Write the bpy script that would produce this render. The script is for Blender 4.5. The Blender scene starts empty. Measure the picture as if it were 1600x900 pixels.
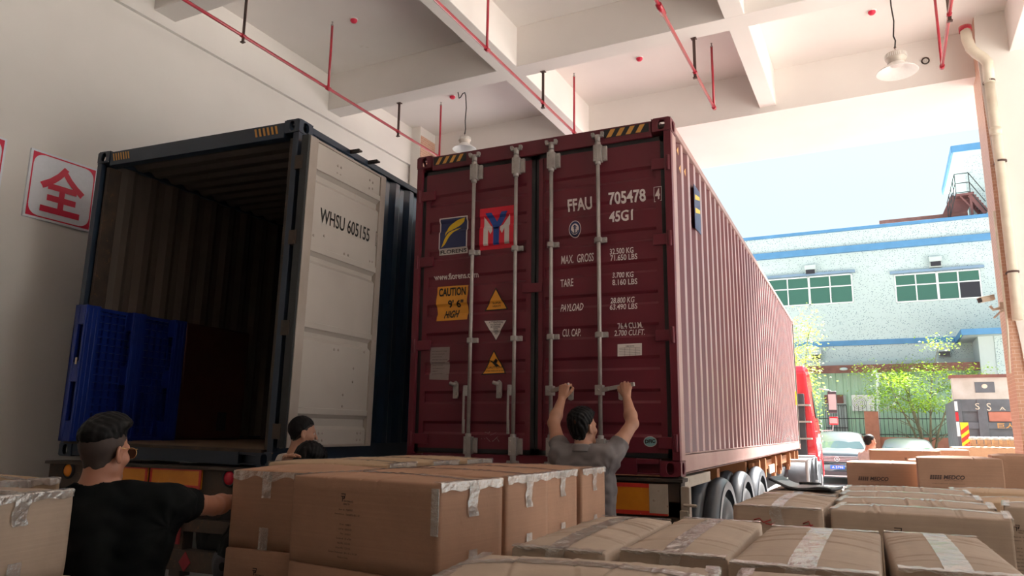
import bpy, math, random
import numpy as np
from mathutils import Vector, Matrix, Euler

random.seed(7)
PI = math.pi
scene = bpy.context.scene
COL = scene.collection

# ------------------------------------------------------------------ camera
CAM_LOC = (3.69484, -5.72904, 1.63098)
CAM_ROT = (1.76109, -0.01221, 0.43487)
CAM_F = 1154.6                      # focal length in pixels of the 1600 px wide frame
cam_data = bpy.data.cameras.new('camera')
cam_data.sensor_width = 36.0
cam_data.lens = CAM_F / 1600.0 * 36.0
cam_data.clip_start = 0.05
cam_data.clip_end = 500
cam = bpy.data.objects.new('camera', cam_data)
cam.location = CAM_LOC
cam.rotation_euler = CAM_ROT
COL.objects.link(cam)
scene.camera = cam

# ------------------------------------------------------------------ sky, sun, exposure
world = bpy.data.worlds.new('sky')
scene.world = world
world.use_nodes = True
wn = world.node_tree
wn.nodes.clear()
w_out = wn.nodes.new('ShaderNodeOutputWorld')
w_bg = wn.nodes.new('ShaderNodeBackground')
w_tc = wn.nodes.new('ShaderNodeTexCoord')
w_sep = wn.nodes.new('ShaderNodeSeparateXYZ')
w_ramp = wn.nodes.new('ShaderNodeValToRGB')
w_noise = wn.nodes.new('ShaderNodeTexNoise')
w_noise.inputs['Scale'].default_value = 1.6
w_noise.inputs['Detail'].default_value = 3.0
w_mix = wn.nodes.new('ShaderNodeMix')
w_mix.data_type = 'RGBA'
w_mr = wn.nodes.new('ShaderNodeMapRange')
w_mr.inputs['From Min'].default_value = 0.42
w_mr.inputs['From Max'].default_value = 0.68
w_mr.inputs['To Max'].default_value = 0.35
w_ramp.color_ramp.elements[0].position = 0.0
w_ramp.color_ramp.elements[0].color = (0.80, 0.93, 1.0, 1)
w_ramp.color_ramp.elements[1].position = 0.7
w_ramp.color_ramp.elements[1].color = (0.66, 0.86, 1.0, 1)
w_mix.inputs['B'].default_value = (1.0, 1.0, 1.0, 1)
wn.links.new(w_tc.outputs['Generated'], w_sep.inputs[0])
wn.links.new(w_tc.outputs['Generated'], w_noise.inputs['Vector'])
wn.links.new(w_sep.outputs['Z'], w_ramp.inputs[0])
wn.links.new(w_noise.outputs[0], w_mr.inputs['Value'])
wn.links.new(w_mr.outputs[0], w_mix.inputs['Factor'])
wn.links.new(w_ramp.outputs[0], w_mix.inputs['A'])
wn.links.new(w_mix.outputs['Result'], w_bg.inputs['Color'])
w_bg.inputs['Strength'].default_value = 0.76
wn.links.new(w_bg.outputs[0], w_out.inputs[0])

sun_data = bpy.data.lights.new('sun', 'SUN')
sun_data.energy = 34.0
sun_data.angle = math.radians(20.0)
sun_data.color = (1.0, 0.945, 0.885)
sun = bpy.data.objects.new('sun', sun_data)
SUN_FROM = Vector((0.30, 0.58, 0.76)).normalized()      # where the sun stands
sun.rotation_euler = SUN_FROM.to_track_quat('Z', 'Y').to_euler()
sun.location = (20, 20, 40)
COL.objects.link(sun)

scene.view_settings.view_transform = 'Standard'
scene.view_settings.look = 'None'
scene.view_settings.exposure = 0.56
scene.view_settings.gamma = 1.0
scene.view_settings.use_curve_mapping = False
scene.cycles.diffuse_bounces = 8
scene.cycles.max_bounces = 12

# ------------------------------------------------------------------ measuring helpers
B_Z = 1.3                                   # underside of the red container above the yard
# fixed survey station from which distances in the hall were taken; independent of the camera object
R_CAM = np.array(Euler((1.76109, -0.01221, 0.43487), 'XYZ').to_matrix())
C_CAM = np.array((3.69484, -5.72904, 1.63098))
F_SURVEY = 1154.6
B_YAW = -0.03064                            # the building is turned a little from the container


def ray(px, py):
    return R_CAM @ np.array([(px - 800) / F_SURVEY, -(py - 450) / F_SURVEY, -1.0])


def on_y(px, py, y):
    d = ray(px, py)
    return Vector(C_CAM + (y - C_CAM[1]) / d[1] * d)


def on_x(px, py, x):
    d = ray(px, py)
    return Vector(C_CAM + (x - C_CAM[0]) / d[0] * d)


def on_z(px, py, z):
    d = ray(px, py)
    return Vector(C_CAM + (z - C_CAM[2]) / d[2] * d)


def at_depth(px, py, depth):
    return Vector(C_CAM + depth * ray(px, py))


R_B = Matrix.Rotation(B_YAW, 3, 'Z')
R_BI = R_B.inverted()


def b_on_y(px, py, y):
    c = R_BI @ Vector(C_CAM)
    d = R_BI @ Vector(ray(px, py))
    return c + (y - c.y) / d.y * d


# ------------------------------------------------------------------ mesh builder
class MB:
    def __init__(self):
        self.v = []
        self.f = []
        self.s = []

    def add(self, verts, faces, smooth=False):
        n = len(self.v)
        self.v.extend([tuple(p) for p in verts])
        self.f.extend([tuple(i + n for i in f) for f in faces])
        self.s.extend([smooth] * len(faces))
        return self

    def box(self, x0, x1, y0, y1, z0, z1, m=None):
        vs = [Vector((x, y, z)) for z in (z0, z1) for y in (y0, y1) for x in (x0, x1)]
        if m is not None:
            vs = [m @ p for p in vs]
        return self.add(vs, [(0, 2, 3, 1), (4, 5, 7, 6), (0, 1, 5, 4), (2, 6, 7, 3), (0, 4, 6, 2), (1, 3, 7, 5)])

    def beam(self, a, b, w, h=None, up=(0, 0, 1)):
        a, b = Vector(a), Vector(b)
        h = w if h is None else h
        d = (b - a).normalized()
        u = Vector(up)
        if abs(d.dot(u)) > 0.98:
            u = Vector((1, 0, 0))
        s = d.cross(u).normalized()
        u = s.cross(d).normalized()
        vs = []
        for p in (a, b):
            for i, j in ((-1, -1), (1, -1), (1, 1), (-1, 1)):
                vs.append(p + s * (i * w / 2) + u * (j * h / 2))
        return self.add(vs, [(0, 1, 2, 3)[::-1], (4, 5, 6, 7), (0, 1, 5, 4), (1, 2, 6, 5), (2, 3, 7, 6), (3, 0, 4, 7)])

    def tube(self, pts, r, seg=10, cap=True, smooth=True):
        pts = [Vector(p) for p in pts]
        rs = r if isinstance(r, (list, tuple)) else [r] * len(pts)
        vs, fs = [], []
        prev = None
        for i, p in enumerate(pts):
            if i == 0:
                d = pts[1] - p
            elif i == len(pts) - 1:
                d = p - pts[i - 1]
            else:
                d = (pts[i + 1] - p).normalized() + (p - pts[i - 1]).normalized()
            d.normalize()
            if prev is None:
                u = Vector((0, 0, 1)) if abs(d.z) < 0.9 else Vector((1, 0, 0))
                a = d.cross(u).normalized()
            else:
                a = (prev - d * prev.dot(d)).normalized()
            prev = a
            b = d.cross(a).normalized()
            for k in range(seg):
                t = 2 * PI * k / seg
                vs.append(p + a * (math.cos(t) * rs[i]) + b * (math.sin(t) * rs[i]))
        for i in range(len(pts) - 1):
            for k in range(seg):
                k2 = (k + 1) % seg
                fs.append((i * seg + k, i * seg + k2, (i + 1) * seg + k2, (i + 1) * seg + k))
        self.add(vs, fs, smooth)
        if cap:
            n = len(vs)
            self.add(vs[:seg], [tuple(range(seg))[::-1]])
            self.add(vs[n - seg:], [tuple(range(seg))])
        return self

    def lathe(self, prof, seg=24, m=None, smooth=True, arc=2 * PI):
        """profile of (radius, height) turned about local Z"""
        vs, fs = [], []
        full = abs(arc - 2 * PI) < 1e-6
        n = seg if full else seg + 1
        for r, z in prof:
            for k in range(n):
                t = arc * k / seg
                p = Vector((r * math.cos(t), r * math.sin(t), z))
                vs.append(m @ p if m is not None else p)
        for i in range(len(prof) - 1):
            for k in range(seg):
                k2 = (k + 1) % n
                fs.append((i * n + k, i * n + k2, (i + 1) * n + k2, (i + 1) * n + k))
        return self.add(vs, fs, smooth)

    def prism(self, poly, d0, d1, axis='y', m=None):
        """polygon in the plane across `axis`, pushed from d0 to d1"""
        def P(a, b, d):
            p = {'x': Vector((d, a, b)), 'y': Vector((a, d, b)), 'z': Vector((a, b, d))}[axis]
            return m @ p if m is not None else p
        n = len(poly)
        vs = [P(a, b, d0) for a, b in poly] + [P(a, b, d1) for a, b in poly]
        fs = [tuple(range(n)), tuple(range(n, 2 * n))[::-1]]
        for i in range(n):
            j = (i + 1) % n
            fs.append((i, i + n, j + n, j))
        return self.add(vs, fs)

    def ellipsoid(self, c, r, seg=16, rings=10, m=None):
        vs, fs = [], []
        c = Vector(c)
        for i in range(rings + 1):
            a = PI * i / rings
            for k in range(seg):
                t = 2 * PI * k / seg
                p = Vector((math.sin(a) * math.cos(t) * r[0], math.sin(a) * math.sin(t) * r[1], math.cos(a) * r[2]))
                if m is not None:
                    p = m @ p
                vs.append(p + c)
        for i in range(rings):
            for k in range(seg):
                k2 = (k + 1) % seg
                fs.append((i * seg + k, (i + 1) * seg + k, (i + 1) * seg + k2, i * seg + k2))
        return self.add(vs, fs, True)

    def sheet(self, fn, nu, nv, smooth=True, flip=False):
        vs = [fn(i / nu, j / nv) for j in range(nv + 1) for i in range(nu + 1)]
        fs = []
        for j in range(nv):
            for i in range(nu):
                a = j * (nu + 1) + i
                q = (a, a + 1, a + nu + 2, a + nu + 1)
                fs.append(q[::-1] if flip else q)
        return self.add(vs, fs, smooth)

    def build(self, name, mat, parent=None, bevel=0.0, fix=True, matrix=None, bseg=2):
        me = bpy.data.meshes.new(name)
        me.from_pydata(self.v, [], self.f)
        me.polygons.foreach_set('use_smooth', self.s)
        if fix:
            import bmesh
            bm = bmesh.new()
            bm.from_mesh(me)
            bmesh.ops.remove_doubles(bm, verts=bm.verts, dist=1e-5)
            bmesh.ops.recalc_face_normals(bm, faces=bm.faces)
            bm.to_mesh(me)
            bm.free()
        me.update()
        me.materials.append(mat)
        o = bpy.data.objects.new(name, me)
        COL.objects.link(o)
        if parent is not None:
            o.parent = parent
        if matrix is not None:
            o.matrix_basis = matrix
        if bevel:
            md = o.modifiers.new('bevel', 'BEVEL')
            md.width = bevel
            md.segments = bseg
            md.limit_method = 'ANGLE'
            md.angle_limit = math.radians(40)
        return o


def tag(o, label=None, cat=None, group=None, kind=None):
    if label:
        o['label'] = label
    if cat:
        o['category'] = cat
    if group:
        o['group'] = group
    if kind:
        o['kind'] = kind
    return o


def thing(name, label, cat, loc=(0, 0, 0), rot=(0, 0, 0), group=None):
    o = bpy.data.objects.new(name, None)
    o.empty_display_size = 0.1
    o.location = loc
    o.rotation_euler = rot
    COL.objects.link(o)
    return tag(o, label, cat, group)


def copy_tree(o, parent=None):
    c = o.copy()
    COL.objects.link(c)
    if parent is not None:
        c.parent = parent
    for ch in list(o.children):
        copy_tree(ch, c)
    return c


def struct(mb, name, mat, building=True, bevel=0.0, label=None, **kw):
    o = mb.build(name, mat, bevel=bevel, **kw)
    if building:
        o.rotation_euler = (0, 0, B_YAW)
    o['kind'] = 'structure'
    if label:
        o['label'] = label
    return o


# ------------------------------------------------------------------ lettering
_txt_cache = {}


def text_mesh(s, shear=0.0, bold=0.0):
    """flat outline of the characters as (verts, faces) with unit cap size"""
    key = (s, shear, bold)
    if key not in _txt_cache:
        cu = bpy.data.curves.new('lettering', 'FONT')
        cu.body = s
        cu.shear = shear
        cu.offset = bold
        cu.resolution_u = 3
        ob = bpy.data.objects.new('lettering', cu)
        COL.objects.link(ob)
        dg = bpy.context.evaluated_depsgraph_get()
        me = bpy.data.meshes.new_from_object(ob.evaluated_get(dg))
        vs = [tuple(v.co) for v in me.vertices]
        fs = [tuple(p.vertices) for p in me.polygons]
        bpy.data.objects.remove(ob)
        bpy.data.curves.remove(cu)
        bpy.data.meshes.remove(me)
        _txt_cache[key] = (vs, fs)
    return _txt_cache[key]


def text_on(mb, s, x0, x1, z0, z1, place, shear=0.0, bold=0.0, slope=0.0, cuts=()):
    """fit the characters into the rectangle (x0..x1, z0..z1) of a surface; place(a, b) -> point.
    cuts: heights at which the letters are divided so that they follow a folded surface"""
    vs, fs = text_mesh(s, shear, bold)
    if not vs:
        return mb
    xs = [v[0] for v in vs]
    ys = [v[1] for v in vs]
    a0, a1, b0, b1 = min(xs), max(xs), min(ys), max(ys)
    flat = []
    for v in vs:
        u = (v[0] - a0) / (a1 - a0)
        w = (v[1] - b0) / max(b1 - b0, 1e-6)
        flat.append((x0 + u * (x1 - x0), z0 + w * (z1 - z0) + slope * u, 0.0))
    lo, hi = min(p[1] for p in flat), max(p[1] for p in flat)
    cuts = [c for c in cuts if lo < c < hi]
    if cuts:
        import bmesh
        bm = bmesh.new()
        bv = [bm.verts.new(p) for p in flat]
        for f in fs:
            try:
                bm.faces.new([bv[i] for i in f])
            except ValueError:
                pass
        for c in cuts:
            bmesh.ops.bisect_plane(bm, geom=bm.verts[:] + bm.edges[:] + bm.faces[:], plane_co=(0, c, 0), plane_no=(0, 1, 0))
        bm.verts.index_update()
        flat = [tuple(v.co) for v in bm.verts]
        fs = [tuple(v.index for v in f.verts) for f in bm.faces]
        bm.free()
    mb.add([place(p[0], p[1]) for p in flat], fs)
    return mb
# ------------------------------------------------------------------ materials
def _mat(name):
    m = bpy.data.materials.new(name)
    m.use_nodes = True
    nt = m.node_tree
    b = nt.nodes['Principled BSDF']
    return m, nt, b


def _noise(nt, scale, detail=4.0, rough=0.55, coord='Object', stretch=None):
    tc = nt.nodes.new('ShaderNodeTexCoord')
    n = nt.nodes.new('ShaderNodeTexNoise')
    n.inputs['Scale'].default_value = scale
    n.inputs['Detail'].default_value = detail
    n.inputs['Roughness'].default_value = rough
    if stretch:
        mp = nt.nodes.new('ShaderNodeMapping')
        mp.inputs['Scale'].default_value = stretch
        nt.links.new(tc.outputs[coord], mp.inputs[0])
        nt.links.new(mp.outputs[0], n.inputs['Vector'])
    else:
        nt.links.new(tc.outputs[coord], n.inputs['Vector'])
    return n


def _ramp(nt, src, stops):
    r = nt.nodes.new('ShaderNodeValToRGB')
    e = r.color_ramp.elements
    while len(e) < len(stops):
        e.new(0.5)
    for i, (p, c) in enumerate(stops):
        e[i].position = p
        e[i].color = (c[0], c[1], c[2], 1) if not isinstance(c, float) else (c, c, c, 1)
    nt.links.new(src, r.inputs[0])
    return r


def _mixc(nt, fac, a, b, mode='MIX'):
    m = nt.nodes.new('ShaderNodeMix')
    m.data_type = 'RGBA'
    m.blend_type = mode
    for k, v in (('Factor', fac), ('A', a), ('B', b)):
        s = m.inputs[k]
        if hasattr(v, 'links'):
            nt.links.new(v, s)
        elif k == 'Factor':
            s.default_value = v
        else:
            s.default_value = (*v, 1)
    return m.outputs['Result']


def _bump(nt, b, src, strength, dist=0.01):
    bp = nt.nodes.new('ShaderNodeBump')
    bp.inputs['Strength'].default_value = strength
    bp.inputs['Distance'].default_value = dist
    nt.links.new(src, bp.inputs['Height'])
    nt.links.new(bp.outputs[0], b.inputs['Normal'])


def paint(name, col, col2=None, scale=3.0, rough=0.5, metal=0.0, wear=None, wear_amt=0.62, bump=0.0, stretch=None, coat=0.0):
    """painted surface: two close tones in soft patches, optional worn spots of another colour"""
    m, nt, b = _mat(name)
    b.inputs['Roughness'].default_value = rough
    b.inputs['Metallic'].default_value = metal
    if coat:
        b.inputs['Coat Weight'].default_value = coat
    col2 = col2 or tuple(c * 0.85 for c in col)
    n = _noise(nt, scale, stretch=stretch)
    c = _ramp(nt, n.outputs[0], [(0.3, col2), (0.7, col)]).outputs[0]
    if wear:
        n2 = _noise(nt, scale * 4, 8.0, 0.7, stretch=stretch)
        r2 = _ramp(nt, n2.outputs[0], [(wear_amt, 0.0), (wear_amt + 0.05, 1.0)])
        c = _mixc(nt, r2.outputs[0], c, wear)
    nt.links.new(c, b.inputs['Base Color'])
    if bump:
        n3 = _noise(nt, 60.0, 5.0)
        _bump(nt, b, n3.outputs[0], bump)
    return m


def plain(name, col, rough=0.5, metal=0.0, emit=None, strength=0.0, coat=0.0):
    m, nt, b = _mat(name)
    n = _noise(nt, 25.0)
    c = _ramp(nt, n.outputs[0], [(0.2, tuple(x * 0.93 for x in col)), (0.8, col)]).outputs[0]
    nt.links.new(c, b.inputs['Base Color'])
    b.inputs['Roughness'].default_value = rough
    b.inputs['Metallic'].default_value = metal
    b.inputs['Coat Weight'].default_value = coat
    if emit:
        b.inputs['Emission Color'].default_value = (*emit, 1)
        b.inputs['Emission Strength'].default_value = strength
    return m


def cardboard(name, col, rough=0.75):
    m, nt, b = _mat(name)
    b.inputs['Roughness'].default_value = rough
    b.inputs['Specular IOR Level'].default_value = 0.3
    n = _noise(nt, 5.0, 6.0, 0.6)
    fl = _noise(nt, 1.0, 2.0, 0.5, stretch=(2.0, 2.0, 140.0))
    c = _ramp(nt, n.outputs[0], [(0.3, tuple(x * 0.86 for x in col)), (0.7, col)]).outputs[0]
    c2 = _ramp(nt, fl.outputs[0], [(0.35, (0.94, 0.94, 0.94)), (0.65, (1, 1, 1))]).outputs[0]
    c = _mixc(nt, 1.0, c, c2, 'MULTIPLY')
    nt.links.new(c, b.inputs['Base Color'])
    n3 = _noise(nt, 9.0, 4.0)
    _bump(nt, b, n3.outputs[0], 0.25, 0.02)
    return m


def brick(name, c1, c2, mortar, scale=6.0, rough=0.6, axis='XZ', bw=0.5, rh=0.25, mort=0.015):
    m, nt, b = _mat(name)
    tc = nt.nodes.new('ShaderNodeTexCoord')
    sp = nt.nodes.new('ShaderNodeSeparateXYZ')
    cb = nt.nodes.new('ShaderNodeCombineXYZ')
    ad = nt.nodes.new('ShaderNodeMath')
    ad.operation = 'ADD'
    nt.links.new(tc.outputs['Object'], sp.inputs[0])
    nt.links.new(sp.outputs[0], ad.inputs[0])
    nt.links.new(sp.outputs[1], ad.inputs[1])
    nt.links.new(ad.outputs[0], cb.inputs[0])
    nt.links.new(sp.outputs[2], cb.inputs[1])
    br = nt.nodes.new('ShaderNodeTexBrick')
    br.inputs['Scale'].default_value = scale
    br.inputs['Brick Width'].default_value = bw
    br.inputs['Row Height'].default_value = rh
    br.inputs['Mortar Size'].default_value = mort
    br.inputs['Color1'].default_value = (*c1, 1)
    br.inputs['Color2'].default_value = (*c2, 1)
    br.inputs['Mortar'].default_value = (*mortar, 1)
    nt.links.new(cb.outputs[0], br.inputs['Vector'])
    nt.links.new(br.outputs['Color'], b.inputs['Base Color'])
    b.inputs['Roughness'].default_value = rough
    return m


def speckle(name, base, dot):
    """mosaic render of the house across the yard: pale ground with dark tile chips"""
    m, nt, b = _mat(name)
    tc = nt.nodes.new('ShaderNodeTexCoord')
    mp = nt.nodes.new('ShaderNodeMapping')
    mp.inputs['Scale'].default_value = (1.0, 1.0, 1.5)
    nt.links.new(tc.outputs['Object'], mp.inputs[0])
    vo = nt.nodes.new('ShaderNodeTexVoronoi')
    vo.inputs['Scale'].default_value = 13.5
    nt.links.new(mp.outputs[0], vo.inputs['Vector'])
    r = _ramp(nt, vo.outputs['Distance'], [(0.20, 1.0), (0.30, 0.0)])
    gate = _ramp(nt, vo.outputs['Color'], [(0.16, 0.0), (0.26, 1.0)])
    f = nt.nodes.new('ShaderNodeMath')
    f.operation = 'MULTIPLY'
    nt.links.new(r.outputs[0], f.inputs[0])
    nt.links.new(gate.outputs[0], f.inputs[1])
    n = _noise(nt, 0.5, 4.0)
    ground = _ramp(nt, n.outputs[0], [(0.35, tuple(x * 0.93 for x in base)), (0.65, base)]).outputs[0]
    c = _mixc(nt, f.outputs[0], ground, dot)
    nt.links.new(c, b.inputs['Base Color'])
    b.inputs['Roughness'].default_value = 0.6
    return m


def tape_mat(name):
    m, nt, b = _mat(name)
    n = _noise(nt, 14.0, 5.0, 0.6, stretch=(1.0, 1.0, 1.0))
    b.inputs['Base Color'].default_value = (0.70, 0.66, 0.62, 1)
    b.inputs['Metallic'].default_value = 0.55
    b.inputs['Roughness'].default_value = 0.24
    b.inputs['Coat Weight'].default_value = 1.0
    b.inputs['Coat Roughness'].default_value = 0.08
    b.inputs['Specular IOR Level'].default_value = 0.9
    tr = nt.nodes.new('ShaderNodeBsdfTransparent')
    mx = nt.nodes.new('ShaderNodeMixShader')
    mx.inputs[0].default_value = 0.66
    out = nt.nodes['Material Output']
    nt.links.new(tr.outputs[0], mx.inputs[1])
    nt.links.new(b.outputs[0], mx.inputs[2])
    nt.links.new(mx.outputs[0], out.inputs[0])
    bp = nt.nodes.new('ShaderNodeBump')
    bp.inputs['Strength'].default_value = 0.7
    bp.inputs['Distance'].default_value = 0.03
    nt.links.new(n.outputs[0], bp.inputs['Height'])
    nt.links.new(bp.outputs[0], b.inputs['Normal'])
    nt.links.new(bp.outputs[0], b.inputs['Coat Normal'])
    return m


def glass_mat(name, col, rough=0.05, alpha=0.6):
    m, nt, b = _mat(name)
    b.inputs['Base Color'].default_value = (*col, 1)
    b.inputs['Roughness'].default_value = rough
    b.inputs['Specular IOR Level'].default_value = 0.8
    tr = nt.nodes.new('ShaderNodeBsdfTransparent')
    tr.inputs[0].default_value = (0.6, 0.9, 0.8, 1)
    mx = nt.nodes.new('ShaderNodeMixShader')
    mx.inputs[0].default_value = alpha
    nt.links.new(tr.outputs[0], mx.inputs[1])
    nt.links.new(b.outputs[0], mx.inputs[2])
    nt.links.new(mx.outputs[0], nt.nodes['Material Output'].inputs[0])
    return m


def ribbed(name, base, lit_flat, xlim):
    """corrugated side: shaded valleys and side-lit raised flats painted as dark and pale tones"""
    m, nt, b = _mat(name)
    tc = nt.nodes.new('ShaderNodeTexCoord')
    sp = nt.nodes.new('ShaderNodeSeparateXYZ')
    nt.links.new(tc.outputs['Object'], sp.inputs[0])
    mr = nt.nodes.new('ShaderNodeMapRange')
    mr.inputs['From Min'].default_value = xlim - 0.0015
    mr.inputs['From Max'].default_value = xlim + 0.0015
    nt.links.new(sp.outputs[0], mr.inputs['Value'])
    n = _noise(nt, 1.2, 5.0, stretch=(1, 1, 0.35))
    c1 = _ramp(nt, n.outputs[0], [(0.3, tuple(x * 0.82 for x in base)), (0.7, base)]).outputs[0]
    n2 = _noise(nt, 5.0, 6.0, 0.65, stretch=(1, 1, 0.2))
    c2 = _ramp(nt, n2.outputs[0], [(0.32, tuple(x * 0.6 + y * 0.4 for x, y in zip(lit_flat, base))), (0.60, lit_flat)]).outputs[0]
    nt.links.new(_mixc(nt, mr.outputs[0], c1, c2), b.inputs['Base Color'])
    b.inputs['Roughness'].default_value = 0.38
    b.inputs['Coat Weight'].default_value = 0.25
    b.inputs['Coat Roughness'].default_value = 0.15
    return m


M = {}
M['sign_red_dull'] = plain('dull_red_tape', (0.28, 0.02, 0.03), 0.6)
M['bounce_absorber'] = paint('dark_bounce_absorber', (0.13, 0.127, 0.125), (0.10, 0.098, 0.096), 1.0, 0.85)
M['plaster'] = paint('white_plaster', (0.82, 0.79, 0.75), (0.76, 0.73, 0.69), 0.7, 0.85, wear=(0.60, 0.55, 0.49), wear_amt=0.735, bump=0.06)
M['plaster_ceiling'] = paint('ceiling_plaster', (0.84, 0.80, 0.765), (0.77, 0.73, 0.695), 0.6, 0.85, wear=(0.6, 0.53, 0.46), wear_amt=0.73)
M['concrete'] = paint('concrete_floor', (0.44, 0.42, 0.40), (0.36, 0.345, 0.33), 1.2, 0.7, wear=(0.2, 0.19, 0.18), wear_amt=0.66)
M['back_paint'] = paint('dark_grey_wall', (0.16, 0.15, 0.15), (0.12, 0.115, 0.11), 0.8, 0.8)  # unseen back wall toned dark to curb bounce onto near faces
M['yard'] = paint('yard_concrete', (0.56, 0.54, 0.51), (0.48, 0.46, 0.44), 0.5, 0.8, wear=(0.4, 0.38, 0.35), wear_amt=0.68)
M['pillar_tile'] = brick('pillar_tiles', (0.62, 0.36, 0.25), (0.56, 0.32, 0.22), (0.70, 0.52, 0.42), 5.0, 0.45, bw=0.5, rh=0.22, mort=0.018)
M['maroon'] = paint('maroon_paint', (0.145, 0.013, 0.026), (0.115, 0.010, 0.021), 1.6, 0.42, wear=(0.20, 0.075, 0.06), wear_amt=0.74)
M['maroon_side'] = ribbed('maroon_ribbed_paint', (0.125, 0.024, 0.030), (0.40, 0.24, 0.23), 2.438 - 0.0150)  # pale tone on the flats stands in for side light
M['maroon_edge'] = paint('chalked_maroon_paint', (0.43, 0.28, 0.26), (0.34, 0.19, 0.17), 2.5, 0.4, wear=(0.24, 0.07, 0.05), wear_amt=0.64)
M['navy'] = paint('navy_paint', (0.018, 0.034, 0.060), (0.012, 0.022, 0.040), 2.0, 0.42, wear=(0.055, 0.035, 0.025), wear_amt=0.66)
M['navy_side'] = paint('navy_side_paint', (0.022, 0.055, 0.105), (0.014, 0.036, 0.072), 1.5, 0.28, coat=0.4)
M['rusty_dark'] = paint('dark_rusty_steel', (0.075, 0.047, 0.032), (0.03, 0.024, 0.02), 5.0, 0.7, wear=(0.13, 0.07, 0.03), wear_amt=0.60)
M['inner_wall'] = paint('dirty_inner_paint', (0.135, 0.105, 0.085), (0.095, 0.073, 0.06), 1.5, 0.7, wear=(0.10, 0.05, 0.03), wear_amt=0.68, stretch=(1, 1, 0.25))
M['inner_roof'] = paint('dirty_inner_roof', (0.13, 0.105, 0.085), (0.09, 0.07, 0.06), 1.5, 0.7)
M['plywood'] = paint('worn_plywood', (0.22, 0.14, 0.085), (0.12, 0.075, 0.045), 4.0, 0.7, stretch=(6, 0.6, 1))
M['door_white'] = paint('off_white_door_paint', (0.44, 0.40, 0.36), (0.37, 0.33, 0.295), 1.1, 0.55, wear=(0.40, 0.34, 0.29), wear_amt=0.66)
M['door_frame_white'] = paint('greyed_door_frame', (0.36, 0.31, 0.275), (0.28, 0.235, 0.20), 3.0, 0.5, wear=(0.24, 0.14, 0.09), wear_amt=0.66)
M['gasket'] = plain('black_rubber', (0.016, 0.017, 0.018), 0.55)
M['black_ink'] = plain('black_ink', (0.012, 0.011, 0.010), 0.6)
M['galv'] = paint('galvanised_steel', (0.46, 0.43, 0.41), (0.32, 0.29, 0.27), 8.0, 0.42, 0.35, wear=(0.22, 0.13, 0.09), wear_amt=0.70)
M['white_ink'] = plain('white_lettering', (0.80, 0.72, 0.70), 0.5)
M['orange'] = plain('orange_sticker', (0.78, 0.33, 0.03), 0.45)
M['hazard_yellow'] = plain('hazard_yellow', (0.62, 0.30, 0.06), 0.5)
M['sticker_white'] = plain('white_sticker', (0.72, 0.66, 0.63), 0.45)
M['sticker_navy'] = plain('navy_sticker', (0.020, 0.030, 0.110), 0.4)
M['sticker_yellow'] = plain('yellow_sticker', (0.78, 0.52, 0.02), 0.4)
M['sticker_red'] = plain('red_sticker', (0.72, 0.012, 0.035), 0.4)
M['sticker_blue'] = plain('blue_sticker', (0.012, 0.07, 0.34), 0.4)
M['sticker_grey'] = plain('grey_plate', (0.30, 0.24, 0.23), 0.5, 0.3)
M['sticker_teal'] = plain('teal_sticker', (0.25, 0.48, 0.50), 0.4)
M['red_pipe'] = paint('red_pipe_paint', (0.50, 0.022, 0.045), (0.40, 0.018, 0.035), 6.0, 0.35, coat=0.4)
M['brown_steel'] = paint('brown_hanger', (0.10, 0.055, 0.045), None, 8.0, 0.6)
M['lamp_white'] = plain('lamp_enamel', (0.86, 0.85, 0.82), 0.35)
M['lamp_body'] = plain('lamp_housing', (0.62, 0.56, 0.49), 0.5, 0.1)
M['cable'] = plain('black_cable', (0.02, 0.018, 0.016), 0.6)
M['pvc'] = paint('old_white_pvc', (0.72, 0.66, 0.54), (0.62, 0.55, 0.44), 5.0, 0.4, wear=(0.38, 0.26, 0.17), wear_amt=0.72)
M['sign_white'] = plain('white_sign_board', (0.82, 0.85, 0.92), 0.35)
M['sign_red'] = plain('red_sign_paint', (0.72, 0.02, 0.07), 0.4)
M['card'] = cardboard('brown_cardboard', (0.47, 0.365, 0.285))
M['card2'] = cardboard('warm_cardboard', (0.43, 0.245, 0.160))
M['card_brown'] = cardboard('darker_brown_cardboard', (0.34, 0.20, 0.13))
M['card_pale'] = cardboard('pale_cardboard', (0.48, 0.335, 0.215))
M['tape'] = tape_mat('clear_packing_tape')
M['print'] = plain('dark_print', (0.045, 0.025, 0.02), 0.7)
M['red_print'] = plain('red_marker', (0.40, 0.02, 0.02), 0.6)
M['pallet_blue'] = paint('blue_plastic', (0.008, 0.032, 0.26), (0.006, 0.024, 0.20), 5.0, 0.38)
M['panel_red'] = paint('dark_red_board', (0.085, 0.022, 0.014), (0.055, 0.016, 0.012), 3.0, 0.6)
M['wood'] = paint('pallet_wood', (0.42, 0.29, 0.17), (0.30, 0.20, 0.12), 6.0, 0.8, stretch=(1, 5, 5))
M['tyre'] = paint('tyre_rubber', (0.035, 0.037, 0.042), (0.022, 0.024, 0.027), 9.0, 0.55)
M['fender'] = paint('grey_black_plastic', (0.11, 0.12, 0.14), (0.07, 0.08, 0.092), 4.0, 0.32)
M['hub'] = paint('wheel_steel', (0.42, 0.42, 0.43), (0.30, 0.30, 0.31), 8.0, 0.4, 0.5)
M['chassis_orange'] = paint('rusty_orange_chassis', (0.42, 0.17, 0.06), (0.28, 0.10, 0.04), 4.0, 0.6, wear=(0.12, 0.06, 0.04), wear_amt=0.6)
M['chassis_pale'] = paint('pale_chassis', (0.52, 0.46, 0.38), (0.38, 0.32, 0.26), 5.0, 0.6, wear=(0.2, 0.11, 0.07), wear_amt=0.6)
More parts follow.
